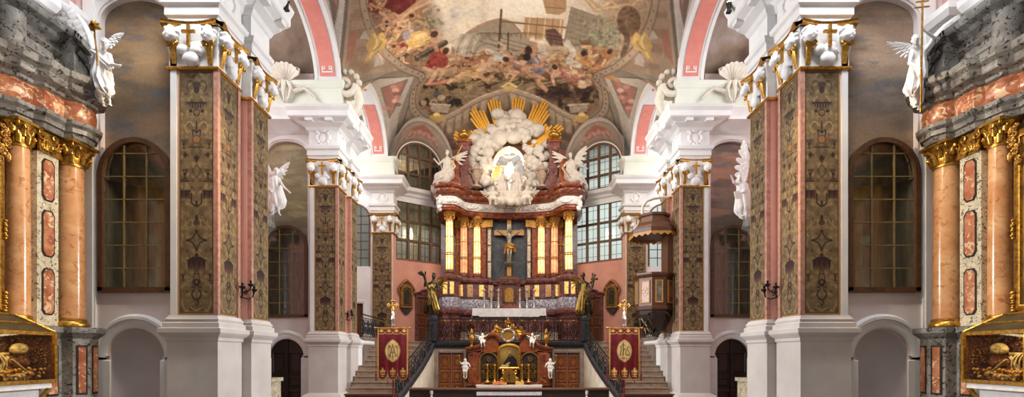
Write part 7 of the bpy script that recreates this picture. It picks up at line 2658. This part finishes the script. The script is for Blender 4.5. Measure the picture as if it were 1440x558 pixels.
for i in range(9):
    bm.tube([q(597, 389, -.25), q(593 - rc.uniform(-6, 4), 386 - rc.uniform(-1, 5), -.25), q(591 - rc.uniform(-10, 4), 385 - rc.uniform(-3, 4), -.3)], [.03, .03, .015], 5)
bm.build('branch', M['bronze'], an, 60)
MB().lathe([(0, 0), (.22, 0), (.22, .05), (.17, .1), (0, .12)], tuple(Vector((-XN, 24.95, ST + 1.2))), 14).build('base', M['blackstone'], an, 60)

an = thing('bronze_angel', 'dark bronze angel in a gilded robe beside a flowering branch, right newel post', 'statue', (0, 0, 0), 0, 'bronze angels of the choir railing')
c = Clay()
J = dict(head=q(820, 388, -.08), neck=q(821, 395), pelvis=q(822, 416), shL=q(815, 399), elL=q(810, 405, -.18), haL=q(815, 403, -.33), shR=q(827, 399), elR=q(831, 408, -.1), haR=q(828, 411, -.3),
         knL=q(818, 428, -.15), ftL=q(817, 441), knR=q(827, 428, -.1), ftR=q(828, 441.5), toL=q(815, 444.3, -.15), toR=q(829, 444.3, -.15))
human(c, J, 1.15, (-.55, -1, -.15), 'curls', seed=15)
c.cap(q(825, 420, .05), q(829, 438, .05), .18, .16, .06, (.05, 7, 0, 2))
c.build('figure', M['bronze'], an, .018)
c = Clay()
c.cap(q(821, 402), q(821, 416, -.03), .17, .2, .05, (.03, 8, 0, 2)).cap(q(820, 412, -.04), q(816, 436, -.04), .2, .2, .05, (.05, 9, 0, 2)).cap(q(825, 413, -.05), q(818, 430, -.12), .13, .09, .05, (.035, 6, 0, 1))
c.build('drapery', M['giltbronze'], an, .02)
wing(MB(), q(816, 397, .1), q(811, 393, .15), (P(813, 411, 25) - P(814, 396, 25)) * .9, 7, .012, .05).build('wing', M['giltbronze'], an, 60)
bm = MB().tube([q(829, 414, -.25), q(833, 402, -.2), q(834, 390, -.15)], [.04, .07, .08], 7)
for i in range(12):
    e = q(830 + rc.uniform(0, 10), 384 + rc.uniform(0, 14), -.2)
    bm.tube([q(833, 394, -.18), e], [.03, .015], 5).ball(e, .05, 6, 4)
bm.build('branch', M['bronze'], an, 60)
MB().lathe([(0, 0), (.22, 0), (.22, .05), (.17, .1), (0, .12)], tuple(Vector((XN, 24.95, ST + 1.2))), 14).build('base', M['blackstone'], an, 60)
# ================================================================ side altars of the nearest chapels with the glass shrines
def side_altar(s, side):
    f = fs(s)
    t = thing('side_altar', 'grey mottled marble side altar with orange columns filling the %s edge of the view' % side, 'altar', (0, 0, 0), 0, 'marble side altars')
    # stepped plan in (u, Y), running from the near end to the far end
    near = 6.6
    base = [(10.25, near), (10.25, 10.15), (10.0, 10.3), (9.86, 10.5), (9.86, 10.98), (9.66, 11.02), (9.5, 11.3), (9.62, 11.66), (10.2, 11.85)]
    MB().sweep(base, [(.06, 0), (.06, .5), (.16, .6), (.16, .8), (.05, .95), (.0, 1.05), (.0, 2.45), (.05, 2.5), (.12, 2.58), (.12, 2.7), (-.6, 2.72)], f, side=1).build('pedestal', M['greymarble'], t, 30)
    for (ua, ya), (ub, yb) in (((9.66, 11.02), (9.5, 11.3)), ((9.5, 11.3), (9.62, 11.66)), ((9.86, 10.5), (9.86, 10.98))):
        d = Vector((ub - ua, yb - ya, 0))
        L = d.length
        d.normalize()
        n = Vector((-d.y, d.x, 0))
        h = lambda a, b, w, ua=ua, ya=ya, d=d, n=n: (s * (ua + d.x * a + n.x * w), ya + d.y * a + n.y * w, b)
        k = .06 if L < .4 else .1
        pp = MB().prism([(k, 1.2), (L - k, 1.2), (L - k, 2.3), (k, 2.3)], h, -.01, .015).build('inlay_border', M['blackline'], t)
        MB().prism([(k + .035, 1.24), (L - k - .035, 1.24), (L - k - .035, 2.26), (k + .035, 2.26)], h, .0, .025).build('red_inlay', M['redmarble'], pp)
    MB().sweep([(10.35, near), (10.35, 10.9), (10.35, 11.85)], [(0, 2.7), (0, 7.2)], f).build('back_wall', M['palemarble'], t)

    def col(u, y, r, z0, z1):
        c = MB().lathe([(0, z0 + .1), (r, z0 + .1), (r * 1.0, z0 + 1.2), (r * .9, z1), (0, z1)], (s * u, y, 0), 28).build('column', M['orangemarble'], t, 50)
        MB().lathe([(0, z0), (r * 1.25, z0), (r * 1.3, z0 + .05), (r * 1.2, z0 + .1), (r * 1.12, z0 + .12), (r * 1.14, z0 + .16), (r, z0 + .19), (0, z0 + .19)], (s * u, y, 0), 28).build('column_base', M['gold'], c, 50)
        cp = MB().lathe([(0, z1 - .02), (r * 1.02, z1 - .02), (r * 1.05, z1 + .03), (r * .95, z1 + .06), (r * 1.05, z1 + .34), (r * 1.3, z1 + .46), (0, z1 + .46)], (s * u, y, 0), 20)
        for k in range(8):
            a = k * PI / 4
            for zz, k0, e in ((.05, .98, .42), (.2, 1.0, .5)):
                b = a + (PI / 8 if zz > .1 else 0)
                R_ = lambda q: (s * u + r * q * math.cos(b), y + r * q * math.sin(b))
                cp.tube([(*R_(k0), z1 + zz), (*R_(k0 + .12), z1 + zz + .12), (*R_(k0 + e * .8), z1 + zz + .19), (*R_(k0 + e), z1 + zz + .14)], [.05, .055, .04, .02], 6)
        for k in range(4):
            a = PI / 4 + k * PI / 2
            o = (s * u + r * 1.3 * math.cos(a), y + r * 1.3 * math.sin(a))
            cp.tube(spiral((0, z1 + .42), .015, .085, 0, 1.4, 14, lambda p, z, o=o, a=a: (o[0] + p * math.cos(a), o[1] + p * math.sin(a), z)), .03, 6)
        cp.prism([(u + q[0] * r * 1.5 * .9, y + q[1] * r * 1.5 * .9) for q in ((-1, -1), (1, -1), (1, 1), (-1, 1))], f, z1 + .46, z1 + .52)
        cp.build('column_capital', M['gold'], c, 60)
    col(9.98, 11.33, .27, 2.72, 6.35)
    col(10.14, 10.28, .2, 2.72, 6.38)
    # pilaster with three red inlays between the columns
    pl = MB().prism([(10.3, 10.45), (9.96, 10.5), (9.96, 11.0), (10.3, 11.02)], f, 2.72, 6.4).build('pilaster', M['palemarble'], t)
    h = lambda a, b, w: (s * (9.96 - w), a, b)
    for z0, z1 in ((2.95, 3.95), (4.2, 5.2), (5.4, 6.3)):
        oc = lambda e: [(10.6 + e, z0 + .09 + e), (10.66 + e, z0 + e), (10.84 - e, z0 + e), (10.9 - e, z0 + .09 + e), (10.9 - e, z1 - .09 - e), (10.84 - e, z1 - e), (10.66 + e, z1 - e), (10.6 + e, z1 - .09 - e)]
        b_ = MB().prism(oc(0), h, 0, .012).build('inlay_border', M['blackline'], pl)
        MB().prism(oc(.03), h, .0, .022).build('red_inlay', M['redmarble'], b_)
    rp_ = random.Random(31)
    pc = MB().prism([(10.5, 6.4), (11.0, 6.4), (11.0, 6.85), (10.5, 6.85)], h, 0, .05)
    for i in range(16):
        y_, z_ = rp_.uniform(10.52, 10.98), rp_.uniform(6.42, 6.84)
        pc.tube(spiral((y_, z_), .015, rp_.uniform(.05, .09), rp_.uniform(0, 6), 1.2 * rp_.choice((-1, 1)), 10, lambda a, b: h(a, b, .08)), .022, 5)
    pc.build('pilaster_capital', M['gold'], pl, 60)
    # entablature
    ent = [(10.2, near), (10.2, 9.9), (10.02, 10.08), (9.98, 10.4), (9.84, 10.5), (9.84, 10.98), (9.68, 11.04), (9.58, 11.2), (9.62, 11.5), (9.8, 11.68), (10.3, 11.8)]
    MB().sweep(ent, [(-.4, 6.87), (.02, 6.87), (.04, 6.98), (.1, 7.0), (.1, 7.1), (.17, 7.16), (.18, 7.24), (-.05, 7.27)], f).build('architrave', M['palemarble'] if False else M['greymarble'], t, 30)
    MB().sweep(ent, [(.0, 7.26), (.06, 7.34), (.08, 7.5), (.05, 7.66), (0, 7.72)], f).build('red_frieze', M['redmarble'], t, 40)
    MB().sweep(ent, [(0, 7.7), (.08, 7.74), (.1, 7.8), (.24, 7.86), (.27, 7.92), (.27, 8.0), (.36, 8.08), (.38, 8.18), (.38, 8.22), (-.4, 8.26)], f).build('cornice', M['greymarble'], t, 30)
    # attic with its own cornice; the far end rolls down
    att = [(10.1, near), (10.1, 9.95), (9.95, 10.1), (9.95, 11.0), (10.05, 11.15)]
    MB().sweep(att, [(-.4, 8.2), (.06, 8.2), (.06, 8.3), (0, 8.36), (0, 8.62), (.05, 8.66), (.09, 8.72), (.02, 8.78), (.02, 8.92), (.12, 8.98), (.16, 9.06), (.28, 9.12), (.32, 9.2), (.32, 9.28), (-.5, 9.32)], f, caps=True).build('attic', M['greymarble'], t, 30)
    end = bez([(10.05, 9.2), (10.75, 9.18), (11.35, 9.02), (11.72, 8.62), (11.8, 8.22)], 6)
    e2 = [(y - 0 if True else y, z) for y, z in end]
    roll = MB()
    roll.prism([(y, z) for y, z in bez([(11.0, 9.12), (11.35, 8.98), (11.65, 8.6), (11.72, 8.2)], 6)] + [(11.0, 8.2)], lambda a, b, w: (s * w, a, b), 9.62, 10.4)
    for w0, w1, dz in ((9.56, 9.66, .06), (9.5, 9.6, .0), (9.44, 9.54, -.06)):
        pts = [(y, z) for y, z in bez([(11.0, 9.16 + dz), (11.36, 9.0 + dz), (11.68, 8.62 + dz * .3), (11.78, 8.2)], 6)]
        roll.sweep(pts, [(-.12, w1), (-.12, w0), (.02, w0), (.05, w0 + .05), (.05, 10.4)], lambda a, b, w: (s * w, a, b), side=1)
    roll.sweep([(y, z) for y, z in bez([(11.05, 8.82), (11.3, 8.7), (11.5, 8.45), (11.55, 8.2)], 6)], [(-.05, 9.58), (0, 9.54), (.06, 9.54), (.08, 9.6)], lambda a, b, w: (s * w, a, b), side=1)
    roll.build('rolled_end', M['greymarble'], t, 35)
    MB().prism([(10.05, 8.45), (10.85, 8.45), (10.85, 8.88), (10.05, 8.88)], lambda a, b, w: (s * (9.95 - w), a, b), 0, .03).build('attic_panel', M['palemarble'] if False else M['greymarble'], t)
    # round column stump of the attic near the picture's edge
    MB().lathe([(0, 8.2), (.26, 8.2), (.26, 8.95), (0, 8.95)], (s * 10.0, 9.95, 0), 18).build('attic_column', M['greymarble'], t, 50)
    gg = MB()
    for i in range(26):
        z = 8.1 + i * .06
        gg.ball((s * (9.72 + .05 * math.sin(i)), 9.15 + .04 * math.cos(i * 2.1) + (8.9 - z) * .12, z), rp_.uniform(.045, .085), 7, 5)
    gg.build('gilded_garland', M['gold'], t, 60)
    # altar picture in a gilded frame, the part that shows
    pic = thing('altar_painting', 'gold framed dark altar painting at the %s edge, beside the orange columns' % side, 'painting', (0, 0, 0), 0, 'side altar paintings')
    hp = lambda a, b, w: (s * (10.2 - w), a, b)
    MB().sweep([(7.2, 3.0), (9.95, 3.0), (9.95, 6.5), (7.2, 6.5)], [(-.06, 0), (-.06, .06), (.0, .1), (.08, .08), (.1, .0)], hp, closed=True, side=1).build('picture_frame', M['gold'], pic, 50)
    for z in (3.15, 4.6, 6.3):
        oy = MB()
        for k in range(8):
            oy.ball(hp(9.97, z + (k - 3.5) * .05, .1 + .02 * (k % 2)), rp_.uniform(.03, .05), 6, 4)
        oy.build('frame_ornament', M['gold'], pic, 60)
    ny_, nz_ = 50, 70
    A, B = np.meshgrid(np.linspace(7.2, 9.9, ny_), np.linspace(3.05, 6.45, nz_))
    k = Canvas(A, B, '#4d3a1c', .05)
    k.put(np.clip((vnoise(k.U, k.V, 1.2, 5) - .4) * 5, 0, 1), '#6e5426').put(np.clip((vnoise(k.U, k.V, 1.6, 6) - .52) * 7, 0, 1), '#8f6f30', .8)
    k.ell(9.55, 5.0, .3, .7, '#9c7a38', .8, .3).ell(9.45, 4.3, .25, .5, '#a8662c', .85, -.4).ell(9.6, 5.75, .16, .2, '#c79c62', .8)
    cm_ = MB().add([hp(a, b, .03) for a, b in zip(A.ravel(), B.ravel())], [(j * ny_ + i, j * ny_ + i + 1, (j + 1) * ny_ + i + 1, (j + 1) * ny_ + i) for j in range(nz_ - 1) for i in range(ny_ - 1)])
    cm_.build('canvas', M['canvas'], pic, paint=k.rgba())
    ga = MB()
    for i in range(18):
        z = 5.7 + i * .045
        ga.tube(spiral((9.95 + rp_.uniform(-.1, .1), z), .01, rp_.uniform(.04, .08), rp_.uniform(0, 6), rp_.choice((-1.2, 1.2)), 9, lambda a, b: hp(a, b + .2, .12)), .02, 5)
    ga.build('carved_side_ornament', M['oldgold'], t, 60)
    # altar table
    tb = thing('shrine_table', 'cream altar table with a gilded curved edge under the %s glass shrine' % side, 'altar table', (0, 0, 0), 0, 'altar tables under the glass shrines')
    MB().prism([(10.1, 7.3), (9.45, 7.3), (9.45, 10.0), (10.1, 10.0)], f, 0, 1.42).build('table_body', M['linen'], tb)
    MB().prism([(10.1, 7.2), (9.3, 7.2), (9.3, 10.12), (10.1, 10.12)], f, 1.42, 1.53).build('table_top', M['linen'], tb)
    MB().tube([(s * 9.36, 10.14, 1.55), (s * 9.38, 10.14, 1.4), (s * 9.46, 10.04, 1.2), (s * 9.5, 9.98, 1.0), (s * 9.5, 10.0, .1)], .045, 8).build('gilt_edge', M['gold'], tb, 60)
    # glass shrine with the decorated skeleton of a saint
    y0, y1, u0, u1, z0, z1 = 7.3, 10.19, 9.3, 10.05, 1.56, 2.52
    sh = thing('glass_shrine', 'gilt-framed glass shrine holding a skeleton, on the %s altar table' % side, 'shrine', (0, 0, 0), 0, 'glass shrines')
    fr = MB()
    for u in (u0, u1):
        for z in (z0, z1):
            fr.prism([(u - .035, y0), (u + .035, y0), (u + .035, y1), (u - .035, y1)], f, z - .035, z + .035)
    for y in (y0, 8.75, 9.25, y1) if False else (y0, 8.95, y1):
        for u in (u0, u1):
            fr.prism([(u - .03, y - .03), (u + .03, y - .03), (u + .03, y + .03), (u - .03, y + .03)], f, z0, z1)
    for z in (z0, z1):
        for y in (y0, y1):
            fr.prism([(u0, y - .035), (u1, y - .035), (u1, y + .035), (u0, y + .035)], f, z - .035, z + .035)
    fr.build('gilt_frame', M['gold'], sh)
    MB().prism([(u0, y0), (u1, y0), (u1, y1), (u0, y1)], f, z0 - .02, z0 + .03).build('floor_board', M['olivedark'], sh)
    MB().prism([(u1 - .02, y0), (u1, y0), (u1, y1), (u1 - .02, y1)], f, z0, z1).build('lining', M['brocade'], sh)
    MB().prism([(u0 + .03, y1 - .03), (u1, y1 - .03), (u1, y1 - .01), (u0 + .03, y1 - .01)], f, z0, z1).build('lining', M['brocade'], sh)
    gp_ = MB().prism([(u0 - .004, y0), (u0 + .004, y0), (u0 + .004, y1), (u0 - .004, y1)], f, z0, z1)
    gp_.build('glass', M['caseglass'], sh)
    rfm = MB()
    ap = (9.75, z1 + .36)
    prof = [(u0, z1 + .03), (ap[0] - .1, ap[1]), (u1, ap[1])]
    ya, yb = y0, y1
    rfm.add([(s * u0, ya, z1 + .04), (s * u0, yb, z1 + .04), (s * (u0 + .42), yb - .4, ap[1]), (s * (u0 + .42), ya, ap[1]), (s * u1, yb - .4, ap[1]), (s * u1, yb, z1 + .04), (s * u1, ya, ap[1])],
            [(0, 1, 2, 3), (1, 5, 4, 2), (3, 2, 4, 6)])
    rfm.build('sloping_lid', mat_lid, sh)
    ed = MB()
    for a, b in (((u0, yb, z1 + .04), (u0 + .42, yb - .4, ap[1])), ((u0 + .42, ya, ap[1]), (u0 + .42, yb - .4, ap[1])), ((u0 + .2, ya, z1 + .19), (u0 + .2, yb - .2, z1 + .19))):
        ed.tube([(s * a[0], a[1], a[2]), (s * b[0], b[1], b[2])], .028, 6)
    ed.build('lid_edge', M['gold'], sh)
    # skeleton lying on its side, head at the far end, facing the nave
    sk = thing('saint_skeleton', 'bejewelled skeleton lying in the %s glass shrine, head toward the far end' % side, 'skeleton', (0, 0, 0), 0, 'skeletons in the glass shrines')
    hd_ = (s * 9.6, 9.72, 2.2)
    c = Clay()
    fv = unit((-s * .8, -.1, .1))
    upv = unit((0, 1, .25))
    r_ = unit(np.cross(fv, upv))
    Wd = lambda a, b, d: V3(*hd_) + r_ * a + fv * b + upv * d
    Rm = np.stack([r_, fv, upv], 1)
    c.ell(Wd(0, 0, .03), (.115, .135, .125), .02, Rm).ell(Wd(0, .06, -.11), (.08, .08, .065), .03, Rm)
    for q_ in (-1, 1):
        c.ell(Wd(q_ * .047, .13, .0), (.034, .034, .032), .01, Rm, True).ell(Wd(q_ * .065, .08, -.045), (.025, .03, .02), .02, Rm)
    c.ell(Wd(0, .138, -.06), (.018, .03, .028), .008, Rm, True).ell(Wd(0, .138, -.12), (.045, .014, .01), .006, Rm, True)
    c.build('skull', M['bone'], sk, .01)
    rb = MB()
    for i in range(9):         # ribs curve round the chest along the body axis
        y = 9.42 - i * .085
        R0 = .17 + .08 * math.sin(PI * (i + 1.5) / 11)
        pts = []
        for k_ in range(11):
            a = -.9 + 3.6 * k_ / 10
            pts.append((s * (9.62 - R0 * .9 * math.sin(a)), y - .03 * k_ / 10 - .05, 1.9 + R0 * math.cos(a) * 1.0))
        rb.tube(pts, .016, 5)
    rb.build('ribs', M['bone'], sk, 60)
    MB().tube([(s * 9.66, 9.6, 2.1), (s * 9.68, 9.3, 2.1), (s * 9.7, 8.8, 2.06), (s * 9.7, 8.3, 2.0), (s * 9.68, 7.6, 1.95)], .035, 7).tube([(s * 9.42, 9.38, 1.78), (s * 9.4, 8.9, 1.76)], .03, 6).build('spine', M['bone'], sk, 60)
    for pts in (((s * 9.5, 9.5, 2.0), (s * 9.4, 9.72, 1.74), (s * 9.38, 9.32, 1.68)), ((s * 9.52, 9.45, 2.05), (s * 9.42, 9.15, 1.72), (s * 9.4, 8.75, 1.7))):
        a = MB().tube(pts, [.03, .034, .024], 6)
        for k_ in range(5):
            e = Vector(pts[-1])
            a.tube([e + Vector((0, 0, (k_ - 2) * .018)), e + Vector((-s * .02, -.12, (k_ - 2) * .03))], .01, 4)
        a.build('arm_bones', M['bone'], sk, 60)
    orn = MB()
    for i in range(260):
        y_, z_ = rp_.uniform(7.5, 10.1), rp_.uniform(1.6, 1.82)
        orn.ball((s * rp_.uniform(9.36, 9.55), y_, z_), rp_.uniform(.02, .05), 6, 4)
    for i in range(110):
        orn.ball((s * 10.0, rp_.uniform(8.6, 10.1), rp_.uniform(1.75, 2.45)) if i % 2 else (s * rp_.uniform(9.4, 10.0), 10.14, rp_.uniform(1.75, 2.45)), rp_.uniform(.015, .035), 6, 4)
    oo = tag(orn.build('shrine_ornament', M['oldgold'], None, 60), 'mass of gilt beads and filigree strewn round the skeleton in the %s shrine' % side, 'ornament', None, 'stuff')
    cu = Clay()
    for i in range(20):
        y_ = 7.5 + i * .13
        cu.ell((s * 9.72, y_, 1.68 + .06 * math.sin(i * 1.3)), (.22, .14, .1 + .03 * math.sin(i * 2.1)), .06)
    cu.ell((s * 9.74, 9.85, 1.95), (.14, .24, .14), .06)
    tag(cu.build('brocade_cushion', M['brocade'], None, .02), 'dark red brocade bedding under the skeleton in the %s shrine' % side, 'cushion')
    fl = MB()
    for i in range(16):
        fl.ball((s * (9.42 + rp_.uniform(-.04, .04)), 9.25 + rp_.uniform(-.25, .4), 1.63 + rp_.uniform(0, .05)), rp_.uniform(.02, .04), 6, 4)
    return t


mat_lid = mat_noise('dark_gilded_lid', [(.3, '#2b2415'), (.7, '#4f4326')], 4, 4, .35)
for s, side in SIDES:
    side_altar(s, side)
# kneeler slab edges in the bottom corners
# ================================================================ light and camera
w = bpy.data.worlds.new('daylight')
SC.world = w
w.use_nodes = True
w.node_tree.nodes['Background'].inputs['Color'].default_value = (.93, .96, 1.0, 1)
w.node_tree.nodes['Background'].inputs['Strength'].default_value = .29


# daylight from the high chapel windows of each bay, and added fills
for s in (-1, 1):
    area('chapel_window_light', (s * 10.4, 17.4, 13.0), (0, 17.4, 9), 3.5, 200, (.94, .98, 1), 2.5)
    area('chapel_window_light', (s * 10.4, 25.5, 12.6), (0, 25.5, 9), 3.0, 260, (.94, .98, 1), 2.5)
    spot('pier_side_fill', (s * 9.8, 16.3, 6.5), (-s * 7, 17.3, 5.2), 7400, 66, (.95, .98, 1), .4, .9)  # added spot across the nave to brighten the opposite pier sides, not a window
    area('pier_top_fill', (s * 6.4, 9.6, 13.8), (s * 7.4, 12, 10.3), 1.6, 500, (.97, .99, 1), 1.6)  # added area light that brightens the near capitals and entablatures, not a window
# warm lamps on the cornices shining at the vault
for s in (-1, 1):
    for y in (14.3, 22.4):
        spot('vault_lamp', (s * 5.9, y, 12.5), (0, y + 4, 18), 560, 120, (1, .88, .7))
for s in (-1, 1):
    spot('altar_lamp', (s * 5.6, 22.6, 12.5), (s * -.5, 30, 7.0), 800, 52, (1, .8, .55))
    spot('side_altar_lamp', (s * 3.0, 10.6, 9.0), (s * 10, 10.4, 5.0), 1350, 62, (1, .74, .45))
    spot('shrine_lamp', (s * 7.4, 8.2, 4.6), (s * 9.7, 9.6, 2.0), 110, 60, (1, .8, .55))
    area('shrine_case_lamp', (s * 9.5, 9.3, 2.5), (s * 9.6, 9.3, 1.6), .3, 14, (1, .8, .5), 1.4)
    area('choir_window_light', (s * 9.6, 33.5, 11), (s * 5, 30, 10), 3, 260 if s > 0 else 30, (.92, 1, .97), 5)
for z, a in ((13.6, 1.0), (9.9, .8), (9.9, 2.4)):
    point('oratory_fill', apse_fn(-1)(a, z, -1.3), 38, (1, .95, .8), .15)  # added point lights that brighten the left panes from behind
area('choir_fill', (0, 20.5, 15.5), (0, 29, 4), 2.5, 560, (1, .86, .68), 2.5)  # added overhead light for a brighter apse, no lamp hangs here
spot('low_altar_lamp', (0, 20.5, 6.5), (0, 24.3, 1.4), 640, 50, (1, .78, .5))
for px, py, Y, lb in ((403, 5, 14.0, 'small spotlight standing on the cornice of the nearest left pier'), (1025, 8, 14.0, 'small spotlight standing on the cornice of the nearest right pier'),
                      (512, 178, 22.2, 'small spotlight standing on the cornice of the second left pier'), (921, 178, 22.2, 'small spotlight standing on the cornice of the second right pier')):
    q = P(px, py, Y)
    t = thing('spotlight', lb, 'lamp', q, 0, 'spotlights on the cornices')
    MB().lathe([(0, -.16), (.05, -.16), (.06, .0), (.09, .06), (.085, .06), (.05, 0), (0, 0)], n=12).box(-.06, .06, -.06, .06, -.2, -.14).build('housing', M['iron'], t, 60)
    MB().ball((0, 0, .07), .06, 10, 7).build('bulb', mat_emit('lamp_bulb', [(.3, '#ffe2b0'), (.7, '#fff3d8')], 12), t, 60)
area('nave_fill', (0, 17, 15.5), (0, 22, 3), 3, 220, (1, .92, .8), 3)  # unseen overhead fill added for the nave

cam = bpy.data.cameras.new('camera')
cam.sensor_fit = 'HORIZONTAL'
cam.sensor_width = 36
cam.lens = 36 * F / 1440
cam.shift_x = (720 - CX) / 1440
cam.shift_y = (HY - 279) / 1440
cam.clip_end = 200
co = bpy.data.objects.new('camera', cam)
COL.objects.link(co)
co.location = (0, 0, EYE)
co.rotation_euler = (PI / 2, 0, 0)
SC.camera = co
SC.view_settings.view_transform = 'Standard'
SC.view_settings.look = 'None'
SC.view_settings.gamma = 1
SC.view_settings.use_curve_mapping = False
SC.view_settings.exposure = 0.06
SC.cycles.use_denoising = True
SC.cycles.max_bounces = 8
SC.cycles.diffuse_bounces = 4
SC.cycles.transparent_max_bounces = 16
SC.cycles.sample_clamp_indirect = 4
